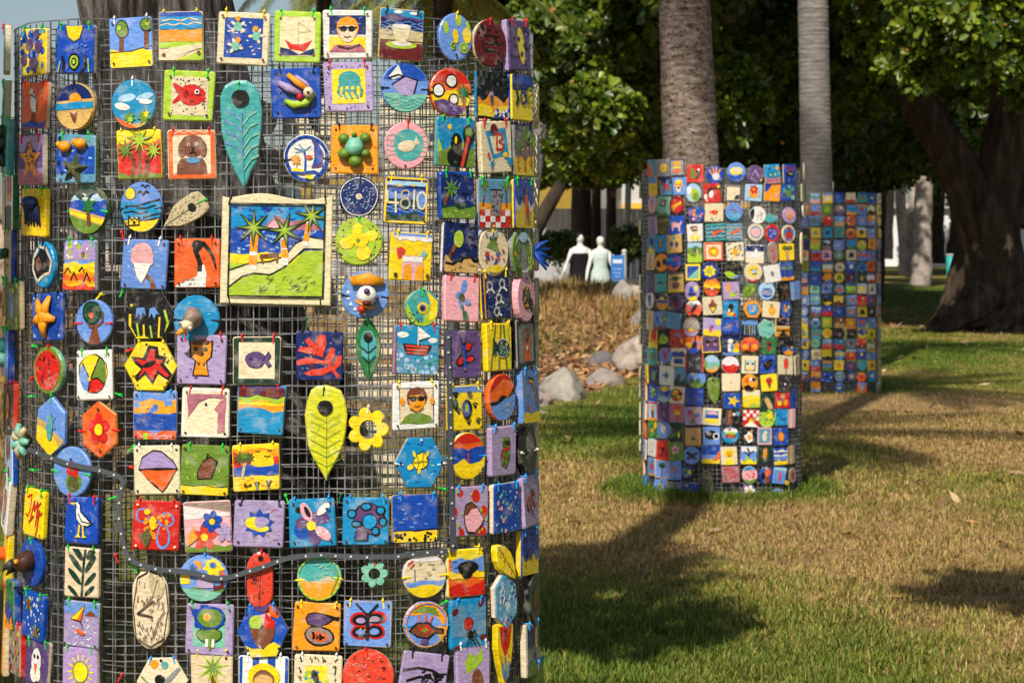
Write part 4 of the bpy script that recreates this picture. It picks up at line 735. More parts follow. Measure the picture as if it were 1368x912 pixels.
281 839 q:68:68 p g p|R A -.66 -.66 .66 .72;E k .0 .42 .66 .48;fl bB -.25 .5 .5 5;E b 0 .45 .62 .45;E g 0 .45 .52 .36;C y -.12 .48 .15;C o -.12 .48 .11;E k 0 -.2 .55 .3;E g 0 -.2 .51 .26;R w -.14 -.66 -.02 -.35;R w .12 -.66 .24 -.35;L g .12 .05 -.3 .05 -.7;L b .05 -.6 .2 -.2 .0 .3 .1 .6 .3;H u .8||lavender framed tile with round green tree
352 841 h:72:74 b b c|P R .2 1 .7 .9 .4 .4 .05 .6;P O .3 .9 .8 .6 .6 .4 .3 .5;E P .0 .8 .3 .16;P m -.3 .5 .3 .6 .4 .2 -.3 .2;E l -.25 .3 .26 .24;P r .02 .1 .15 .6 .5 .3 .45 .0;P T -.5 .1 .5 .1 .4 -.25 .1 -.55 -.2 -.55 -.4 -.2;P w -.35 -.1 .0 -.8 .1 -.8 -.2 -.4;Y y -1.1 -.5 .1;C w -.2 -.85 .1;H u .6||blue hexagon with fruit filled ice cream cup
424 836 q:64:66 o y y|P k -.5 .35 -.4 .1 0 .0 .4 .1 .7 .3 .9 .25 .95 .45 .75 .45 .3 .55 -.1 .62 -.4 .55;P P -.44 .34 -.35 .14 0 .05 .35 .13 .6 .34 .3 .5 -.1 .56 -.36 .5;E k .1 -.35 .64 .42 -8;E x .1 -.35 .56 .34 -8;E O .1 -.38 .36 .2 -8;D k 22 .05 -.15 -.5 .35 -.22;V M 6 .04 -.4 -.6 .5 -.1;H u .82||orange tile with cut papaya halves
491 832 q:64:64 B y s|F s .05;E r -.35 .2 .4 .32;E r .4 .3 .42 .28;E r -.3 -.35 .4 .32;E r .35 -.3 .4 .34;E k -.3 .18 .34 .24;E k .34 .26 .36 .22;E k -.28 -.35 .34 .24;E k .32 -.3 .34 .26;E p -.28 .16 .2 .12;E p .3 .24 .22 .12;E B -.28 -.34 .2 .12;E B .3 -.3 .2 .14;D o 5 .05 -.4 -.4 .4 .3;L k .14 0 .45 0 -.6;L k .08 0 .4 -.5 .9;L k .08 0 .4 .4 .88;H u .84||blue tile with red and black butterfly
566 832 o:64:66 B b- o|P o -.8 .4 -.3 .85 .4 .8 .85 .3 .9 -.4 .6 .2 .2 .5 -.4 .4;P g -.6 .5 -.2 .78 .4 .7 .6 .3 .1 .5;E s .7 -.4 .2 .4 20;P k -.8 -.25 -.4 .1 .1 .1 .4 -.15 .8 -.2 .8 -.45 .4 -.4 .1 -.65 -.4 -.55;P T -.7 -.25 -.36 .04 .06 .04 .36 -.2 .72 -.26 .72 -.4 .36 -.35 .06 -.56 -.36 -.48;P r -.4 -.2 .0 .0 .25 -.25 .0 -.4;P g -.25 -.25 -.02 -.1 .1 -.25 -.1 -.35;L O .08 -.3 .15 -.35 .35;L O .08 -.05 .15 -.05 .4;L O .08 .15 .1 .25 .35;E P -.1 -.72 .2 .12;O o .07 0 0 .95||round blue plaque with brown and red spiny fish
620 831 q:60:68 t b t|Y v -.5 .6 .3;C R -.05 .0 .28;C r -.05 .0 .22;E R .7 .8 .22 .12 40;E R -.8 .55 .2 .12 30;E R .75 -.6 .2 .1;E R -.75 -.9 .16 .1;C k .0 -.42 .17;C k .25 -.38 .12;L k .06 -.25 -.9 -.05 -.55 .3 -.55 .5 -.9;L k .06 .0 -.8 .15 -.65 .3 -.85||deep turquoise tile with seated line figure and red bubble
667 801 H:56:72 v b c|D q 20 .12;V w 10 .08 -.6 -.6 .6 .6 60;V b 10 .06 -.7 -.7 .7 .7||cloudy blue hexagon with cream edge
703 797 H:62:78 G . k|E h 0 0 .4 .4;Y d -1.1 -.3 .1;V v 6 .06 -.6 .2 .6 .7||dark green and grey hexagon
57 886 q:54:64 P g c|E w .0 .05 .4 .68;E w .0 -.4 .44 .4;C k -.15 .35 .09;C k .16 .35 .09;P O -.12 .05 .12 .05 .02 -.45;Y d -1.1 -.75 .1||purple tile with white bird face and orange beak
113 895 q:58:66 p g c|su y .05 .0 .4;O g .05 .05 0 .42||lavender tile with yellow rayed sun
218 908 h:68:64 c b c|P e -.2 -.2 .6 .5 .8 .5 .2 -.2;C k -.1 .05 .2;C o -.3 .65 .16;C a .1 .6 .14;D k 4 .05;L g .06 -.8 .2 -.4 -.2||cream hexagon with grey brush stroke and black dot
284 900 q:56:64 c y c|L T .3 .1 -1 .12 .1;S l .05 .3 .8 9 .3;S g .05 .3 .5 9 .3;C k .7 .7 .06||cream tile with lime palm and thick brown trunk
353 905 q:66:66 w w b|R b -1 -1 -.85 1;R b -.45 -1 -.2 1;R b .15 -1 .45 1;R b .85 -1 1 1;C y 0 .05 .64;C T .0 -.05 .44;E s 0 -.1 .38 .3||blue and white striped tile with yellow haired face
425 905 q:66:66 c w c|R y -.5 -.9 .4 .55;D l 14 .1 -.5 -.6 .4 .5;D t 8 .06 -.5 -.6 .4 .5;E k -.1 .1 .14 .3 20;E R .1 -.3 .3 .16;V G 14 .04 -.8 .7 .8 .85 80;V G 10 .04 .6 -.8 .75 .6 60;V G 8 .04 -.8 -.8 -.7 .6 60||cream tile with perched bird inside dark dashes
492 902 o:70:72 i r c|V R 26 .05 -.7 -.8 .6 .7;V O 22 .05 -.7 -.8 .6 .7 70;V m 14 .03 -.7 -.7 .6 .7||round tomato red clay plaque with cracked texture
563 902 q:68:70:-9 p k p|V k 26 .08 -.2 -.7 .8 .2 20;L k .1 -.9 .2 -.3 .35 .3 .3 .8 .1;L k .1 -.7 -.2 -.2 .0 .3 .0;L k .1 -.8 -.6 -.3 -.4 .2 -.5;D k 20 .07 .2 -.6 .8 .2;E o .1 -.6 .3 .16||tilted lavender tile with black bristly pattern
626 890 q:58:68 p w p|P l -.5 .3 -.2 .6 .2 .45 .5 .75 .6 .3 .3 .1 -.1 -.1 -.4 -.2;E T .2 -.55 .35 .5;H e .84||lavender tile with lime crown tree and brown trunk
665 872 tulip:38:90 y r. y|P r -.7 .9 .7 .9 .5 .3 0 -.1 -.5 .3;P R -.2 .8 .2 .8 0 .2;L v .14 0 -.1 .02 -.9;E v -.32 -.5 .14 .32 25;E v .32 -.5 .14 .32 -25;D o 16 .04 -.7 -.3 .7 .1||tall yellow plaque shaped as red tulip
700 866 q:56:76 e b c|Y n .1 .8 .2;E y .4 .4 .2 .4;Y g -1.1 -.5 .1;D b 8 .12||grey and navy tile with yellow flame and cream edge
709 908 q:60:60 g b g|Y f -1.1 0 .1;D l 8 .12||plain green edged tile below grey and navy tile
"""
RELIEF = {}
def star_relief(m, cx_, cy_, r, n, col, rot=0.0, ri=.36, h=.008, z=.011):
    c = Vector((cx_, cy_, z + h)); P = []
    for i in range(2 * n):
        a = R(rot) + math.pi * i / n; q = r if i % 2 == 0 else r * ri
        P.append(Vector((cx_ + q * math.sin(a), cy_ + q * math.cos(a), z)))
    for i in range(2 * n):
        p, q = P[i], P[(i + 1) % (2 * n)]
        mid = [c.lerp(x, .5) + Vector((0, 0, h * .42)) for x in (p, q)]
        m.face([c + Vector((0, 0, h * .1)), mid[1], mid[0]], col); m.face([mid[0], mid[1], q, p], col)
def rl(kind, S):
    """clay reliefs; S = half width of the tile"""
    m = MB(); P = PAL
    if kind == 'starfish':
        for a, l in ((20, 1.0), (-35, .95), (100, .7), (185, .95), (255, .85)):
            q = R(a); d = Vector((math.sin(q), math.cos(q), 0))
            m.tube([d * S * .05 + Vector((0, 0, .017)), d * S * .45 * l + Vector((0, 0, .02)), d * S * .92 * l + Vector((0, 0, .014))], [S * .3, S * .22, S * .1], P['o'], 8, .6)
        m.ell((0, 0, .018), (S * .34, S * .36, .011), P['o'])
        return 'modelled_starfish', m
    if kind == 'turtle':
        m.ell((S * .02, S * .1, .016), (S * .42, S * .44, .02), P['A'], 12, 7, wob=.12)
        for x, y, r in ((-.44, .44, .25), (.46, .48, .25), (-.4, -.2, .29), (.5, -.18, .22), (.06, -.52, .3), (.0, .6, .12)):
            m.ell((S * x, S * y, .018), (S * r, S * r * .9, .014), P['g'], 9, 6, wob=.1)
        return 'modelled_turtle', m
    if kind == 'gullhead':
        m.ell((-S * .1, S * .05, .032), (S * .42, S * .46, .028), P['x'], 14, 9, wob=.2)
        m.ell((-S * .28, -S * .28, .05), (S * .3, S * .26, .02), P['c'], 12, 8)
        m.tube([(-S * .35, -S * .4, .052), (-S * .6, -S * .62, .056), (-S * .75, -S * .66, .05)], [S * .17, S * .12, S * .03], P['o'], 8)
        m.ell((-S * .52, -S * .2, .062), (S * .09, S * .09, .006), P['w'], 8, 5); m.ell((-S * .1, -S * .38, .064), (S * .09, S * .09, .006), P['w'], 8, 5)
        m.ell((-S * .54, -S * .2, .068), (S * .045, S * .045, .003), P['k'], 6, 4)
        return 'modelled_bird_head', m
    if kind == 'duckhead':
        m.ell((S * .08, S * .0, .028), (S * .44, S * .42, .024), P['w'], 14, 9, wob=.06)
        m.tube([(-S * .62, S * .56, .018), (S * .1, S * .72, .026), (S * .72, S * .58, .018)], [S * .2, S * .26, S * .16], P['o'], 8, .5)
        m.ell((S * .08, S * .2, .05), (S * .14, S * .13, .01), P['P'], 9, 6)
        m.ell((S * .5, -S * .05, .036), (S * .1, S * .09, .01), P['P'], 9, 6)
        m.ell((S * .1, -S * .3, .046), (S * .2, S * .12, .014), P['R'], 9, 6)
        m.ell((-S * .1, -S * .55, .03), (S * .2, S * .22, .014), P['i'], 9, 6)
        m.tube([(-S * .4, -S * .22, .036), (S * .1, -S * .46, .048), (S * .42, -S * .5, .034)], [S * .05, S * .06, S * .05], P['o'], 6)
        return 'modelled_duck_head', m
    if kind == 'emuhead':
        m.ell((0, S * .05, .022), (S * .55, S * .48, .026), P['u'], 14, 9, wob=.25)
        m.tube([(-S * .3, -S * .02, .045), (-S * .7, -S * .16, .05), (-S * 1.0, -S * .36, .05)], [S * .26, S * .14, S * .03], P['d'], 8)
        m.tube([(-S * .3, -S * .2, .045), (-S * .7, -S * .4, .044), (-S * .92, -S * .54, .044)], [S * .18, S * .09, S * .03], P['k'], 8)
        m.ell((S * .1, S * .12, .047), (S * .13, S * .12, .007), P['o'], 9, 5); m.ell((S * .1, S * .12, .053), (S * .06, S * .06, .004), P['k'], 7, 4)
        return 'modelled_bird_head', m
    if kind == 'octopus':
        m.ell((-S * .05, S * .42, .02), (S * .55, S * .32, .015), P['n'], 12, 7, wob=.1)
        for k, x in enumerate((-.5, -.3, -.1, .1, .3, .48)):
            m.tube([(S * x, S * .3, .018), (S * (x + .05), -S * .1, .016), (S * (x - .06 + .04 * k), -S * (.55 + .06 * (k % 2)), .013)], [S * .1, S * .08, S * .05], P['n'], 6)
        return 'modelled_octopus', m
    if kind == 'twofish':
        for x, y in ((-.45, .5), (.35, .62)):
            m.ell((S * x, S * y, .018), (S * .3, S * .24, .012), P['o'], 10, 6, wob=.15)
            m.ell((S * (x - .36), S * (y + .1), .015), (S * .12, S * .14, .006), P['o'], 8, 5)
        star_relief(m, S * .0, -S * .4, S * .72, 5, P['h'], 10, .4, .012)
        return 'modelled_sea_animals', m
    if kind == 'sculptfish':
        m.tube([(-S * .7, S * .45, .014), (-S * .3, S * .2, .02), (S * .2, -S * .05, .018)], [S * .1, S * .17, S * .1], P['p'], 8, .7)
        m.tube([(-S * .3, S * .75, .014), (S * .1, S * .4, .022), (S * .5, S * .1, .018)], [S * .1, S * .14, S * .1], P['o'], 8, .7)
        m.tube([(S * .0, S * .7, .014), (S * .4, S * .4, .018), (S * .6, S * .15, .016)], [S * .06, S * .08, S * .08], P['p'], 8, .7)
        m.tube([(-S * .45, -S * .3, .014), (-S * .1, -S * .48, .02), (S * .4, -S * .42, .022), (S * .75, -S * .05, .016)], [S * .09, S * .16, S * .16, S * .08], P['l'], 8, .7)
        m.ell((S * .52, -S * .02, .026), (S * .22, S * .24, .012), P['c'], 11, 6)
        m.ell((S * .52, -S * .02, .037), (S * .07, S * .07, .004), P['T'], 8, 4)
        m.ell((S * .17, -S * .18, .024), (S * .14, S * .15, .01), P['r'], 10, 6)
        return 'modelled_fruit_and_fish', m
    if kind == 'ball':
        m.ell((-S * .5, -S * .1, .026), (S * .6, S * .46, .03), P['A'], 12, 8, wob=.1)
        m.ell((-S * .2, S * .55, .02), (S * .4, S * .4, .016), P['a'], 10, 6, wob=.15)
        return 'modelled_ball', m
    if kind == 'lump':
        for k in range(7): m.ell((S * rnd.uniform(-.6, .5), S * rnd.uniform(-.7, .7), .02), (S * .34, S * .3, .018), P[rnd.choice('GGfh')], 9, 6, wob=.2)
        return 'modelled_foliage', m
    if kind == 'lump2':
        m.ell((-S * .2, S * .1, .024), (S * .6, S * .26, .016), P['a'], 11, 6, wob=.15); m.ell((S * .4, S * .12, .02), (S * .22, S * .25, .01), P['G'], 8, 5)
        return 'modelled_fish', m
    if kind == 'crab':
        m.ell((-S * .2, S * .05, .03), (S * .6, S * .42, .024), P['O'], 12, 7, wob=.3)
        for k in range(4): m.tube([(-S * .5, S * (.3 - .2 * k), .034), (-S * 1.0, S * (.36 - .22 * k), .05)], [S * .1, S * .04], P['s'], 6)
        return 'modelled_crab', m

KIND = {'q': 'ceramic_tile', 'o': 'round_plaque', 'h': 'hexagonal_tile', 'H': 'hexagonal_tile', 'oval': 'oval_plaque', 'leaf': 'ceramic_leaf', 'leaf2': 'ceramic_leaf',
        'flower': 'ceramic_flower', 'panel': 'picture_panel', 'tulip': 'tulip_plaque', 'fishy': 'round_plaque'}
CATG = {'ceramic_tile': 'tile', 'round_plaque': 'plaque', 'hexagonal_tile': 'hexagonal tile', 'oval_plaque': 'oval plaque', 'ceramic_leaf': 'ceramic leaf', 'ceramic_flower': 'ceramic flower',
        'picture_panel': 'picture panel', 'tulip_plaque': 'plaque'}
SEEN = set()
def add_near(line, i):
    head, art, relief, label = line.split('|')
    t = head.split(); u, v = float(t[0]), float(t[1]); sp = t[2].split(':'); base, ties = t[3], t[4]; edge = t[5] if len(t) > 5 else None
    shape = sp[0]; w = float(sp[1]) if len(sp) > 1 else 64; h = float(sp[2]) if len(sp) > 2 else 66; rot = float(sp[3]) if len(sp) > 3 else 0
    rg = random.Random(i * 7 + 3)
    p, n = CN.hit(u, v, .0012); hw, hh = w / 1300., h / 1300.
    k = abs(n.x); turn = 0; hw *= rg.uniform(.95, 1.03); hh *= rg.uniform(.95, 1.03)
    if shape in 'hH' and shape: hw *= 1.0; hh *= 1.1
    T = rg.uniform(.009, .013) + (.004 if k > .75 else 0)
    if shape == 'panel': T = .012
    p = p + n * (.0045 if .2 < k else 0)
    M = frame(p, n, rot + rg.uniform(-3, 3), rg.uniform(-3, .5), turn + rg.uniform(-2, 2))
    body, paint = MB(), MB()
    tile_geo(body, paint, shape, hw, hh, base, art, rg, T, edge)
    assert label not in SEEN, label
    SEEN.add(label)
    nm = KIND[shape]
    o = body.build(nm, M_GLAZE); o.matrix_world = M
    tag(o, label, CATG[nm], 'handmade ceramic tiles on the cage round the weathered palm')
    if paint.f: paint.build('painting', M_GLAZE, o)
    if relief:
        nmr, m = rl(relief, hw); q = m.build(nmr, M_CLAY, o, smooth=True)
    tc = ties[0]
    if tc != '.' and tc in TIEC:
        mode = ties[1:]
        if mode == '-': pos = [(-hw + .006, 0, 90), (hw - .006, 0, -90)]
        elif mode == '.' or shape == 'o': pos = [(rg.uniform(-.1, .1) * hw, hh * .985 if shape in ('o', 'oval', 'tulip', 'flower') else hh * .93, 0)]
        elif mode == '4': pos = [(-hw * .86, hh * .9, 0), (hw * .86, hh * .96, 0), (-hw * .82, -hh * .96, 180), (hw * .82, -hh * .96, 180)]
        else: pos = [(-hw * rg.uniform(.62, .76), hh, 0), (hw * rg.uniform(.62, .76), hh, 0)]
        if shape in ('h',) and mode == '': pos = [(-hw * .45, hh * .86, 0), (hw * .45, hh * .86, 0)]
        if shape == 'H' and mode == '': pos = [(0, hh, 0)]
        for (x, y, a) in pos:
            c = bpy.data.objects.new('cable_tie', tie_mesh(tc)); COL.objects.link(c); c.parent = o
            c.matrix_local = Matrix.Translation((x, y - .002, T - .0125)) @ Matrix.Diagonal((.85, rg.uniform(.7, 1), 1, 1)) @ Matrix.Rotation(R(a + rg.uniform(-14, 14)), 4, 'Z')
    return o
for i, ln in enumerate([x for x in NEAR.strip().split('\n') if x.strip()]): add_near(ln, i)

# small reliefs hung straight on the wire
m = MB()
for k in range(7):
    a = k * .9; m.tube([(0, 0, .012), (.02 * math.cos(a), .022 * math.sin(a), .03), (.034 * math.cos(a), .036 * math.sin(a), .024)], [.008, .009, .006], PAL['z'] if k % 2 else PAL['A'], 7)
m.ell((0, 0, .014), (.016, .016, .014), PAL['h'])
p, n = CN.hit(42, 588, .0)
o = m.build('clay_anemone', M_CLAY, smooth=True); o.matrix_world = frame(p, n)
tag(o, 'small cream and green clay anemone beside the LED strip', 'clay anemone')
m = MB()
m.ell((0, 0, .02), (.03, .02, .018), PAL['b'], 10, 6, wob=.2)
for k, a in enumerate((20, -15, -50, -80, 60)):
    m.tube([(0, 0, .03), (.03 * math.cos(R(a)), .03 * math.sin(R(a)), .05), (.05 * math.cos(R(a)), .055 * math.sin(R(a)) - .01, .075)], [.01, .008, .004], PAL['b'], 6)
p, n = CN.hit(702, 336, .0)
o = m.build('clay_crab', M_CLAY, smooth=True); o.matrix_world = frame(p, n) @ Matrix.Scale(.62, 4)
tag(o, 'blue clay crab sticking out beside the round road plaque', 'clay crab')

# spare ties left knotted on the wires
cage0 = bpy.data.objects['wire_cage']
for k, (u, v, c) in enumerate([(165, 313, 'r'), (165, 389, 'g'), (175, 467, 'r'), (160, 526, 'g'), (50, 462, 'g'), (46, 506, 'r'), (45, 529, 'g'), (47, 627, 'g'), (178, 597, 'g'), (179, 624, 'r'), (153, 664, 'g'), (157, 743, 'r'), (180, 757, 'g'), (163, 902, 'r'), (410, 428, 'v'), (305, 455, 'k'), (590, 652, 'g'), (592, 803, 'g'), (596, 815, 'v'), (455, 662, 'v'), (135, 395, 'y'), (383, 664, 'g'), (640, 505, 'y'), (580, 72, 'k')]):
    p, n = CN.hit(u, v, .0)
    o = bpy.data.objects.new('cable_tie', tie_mesh(c)); COL.objects.link(o); o.parent = cage0
    o.matrix_world = frame(p, n, rnd.uniform(-120, 120)) @ Matrix.Translation((0, 0, -.006))
# LED strip lights
def strip(pts, name, label):
    e = tag(empty(name, CN.hit(*pts[0])[0]), label, 'light strip', 'LED strip lights on the near cage')
    bpy.context.view_layer.update()
    fine = []
    for (u0, v0), (u1, v1) in zip(pts, pts[1:]):
        n = max(2, int(math.hypot(u1 - u0, v1 - v0) / 9))
        fine += [(u0 + (u1 - u0) * k / n, v0 + (v1 - v0) * k / n) for k in range(n)]
    fine.append(pts[-1])
    jt = random.Random(3); fine = [(u + jt.uniform(-1.3, 1.3), v + jt.uniform(-1.3, 1.3)) for u, v in fine]
    fine = [fine[0]] + [((a[0] + 2 * b[0] + c[0]) / 4, (a[1] + 2 * b[1] + c[1]) / 4) for a, b, c in zip(fine, fine[1:], fine[2:])] + [fine[-1]]
    W = [(CN.hit(u, v, .021)) for u, v in fine]
    tape, dots = MB(), MB(); rings = []
    for i, (p, n) in enumerate(W):
        d = (W[min(i + 1, len(W) - 1)][0] - W[max(i - 1, 0)][0]).normalized(); s = n.cross(d).normalized()
        rings.append([p + s * .005 - n * .002, p + s * .005 + n * .002, p - s * .005 + n * .002, p - s * .005 - n * .002])
        if i % 2 == 1 and rnd.random() < .85:
            q = Matrix((d, s, n)).transposed(); dots.box(p + n * .003, (.002, .002, .0012), (.5, .51, .53), q)
    tape.grid(rings, (.06, .068, .082)); a = tape.build('tape', M_PAINT, e, mw=Matrix.Identity(4)); b = dots.build('diodes', M_PAINT, e, mw=Matrix.Identity(4)); b['kind'] = 'stuff'
strip([(28, 572), (44, 596), (70, 608), (110, 621), (150, 629), (166, 634), (170, 642), (164, 660), (165, 700), (172, 738), (182, 750), (210, 757), (250, 762), (285, 769), (310, 770), (345, 757), (390, 741), (430, 739), (480, 742), (530, 741), (575, 735), (592, 735)], 'light_strip', 'grey LED tape looping across the cage below the hexagons')
strip([(592, 440), (594, 520), (595, 600), (597, 680), (597, 736)], 'light_strip', 'grey LED tape running straight down beside the dragonfly tile')

# tiles hung on the far side, seen from behind through the mesh
def rear(cg, z1, name, label, n_col, zlo=.1):
    body, paint = MB(), MB(); rg = random.Random(5)
    arc0, arc1 = cg.len * .18, cg.len * .64
    rows = int((z1 - zlo) / .112)
    for r_ in range(rows):
        for c_ in range(n_col):
            if rg.random() < .24: continue
            p, n = cg.at(arc0 + (arc1 - arc0) * (c_ + .5 + rg.uniform(-.15, .15)) / n_col)
            z = zlo + .06 + r_ * .112 + rg.uniform(-.01, .01)
            M = frame(p + n * .003 + Vector((0, 0, z)), n, rg.uniform(-3, 3))
            b, e2 = MB(), MB()
            tile_geo(b, e2, rg.choice('qqqoH'), .049, .049, rg.choice('bytocaBGr'), 'C %s 0 0 .5' % rg.choice('ywkrol'), rg, .01, 'c', fine=False, M=M)
            for src in (b, e2):
                k = len(body.v); body.v += src.v; body.f += [[x + k for x in f] for f in src.f]; body.c += src.c
    o = body.build(name, M_GLAZE); tag(o, label, 'tiles', kind='stuff')
rear(CN, 1.95, 'rear_tiles', 'backs of tiles hung on the far side of the cage round the weathered palm', 21)
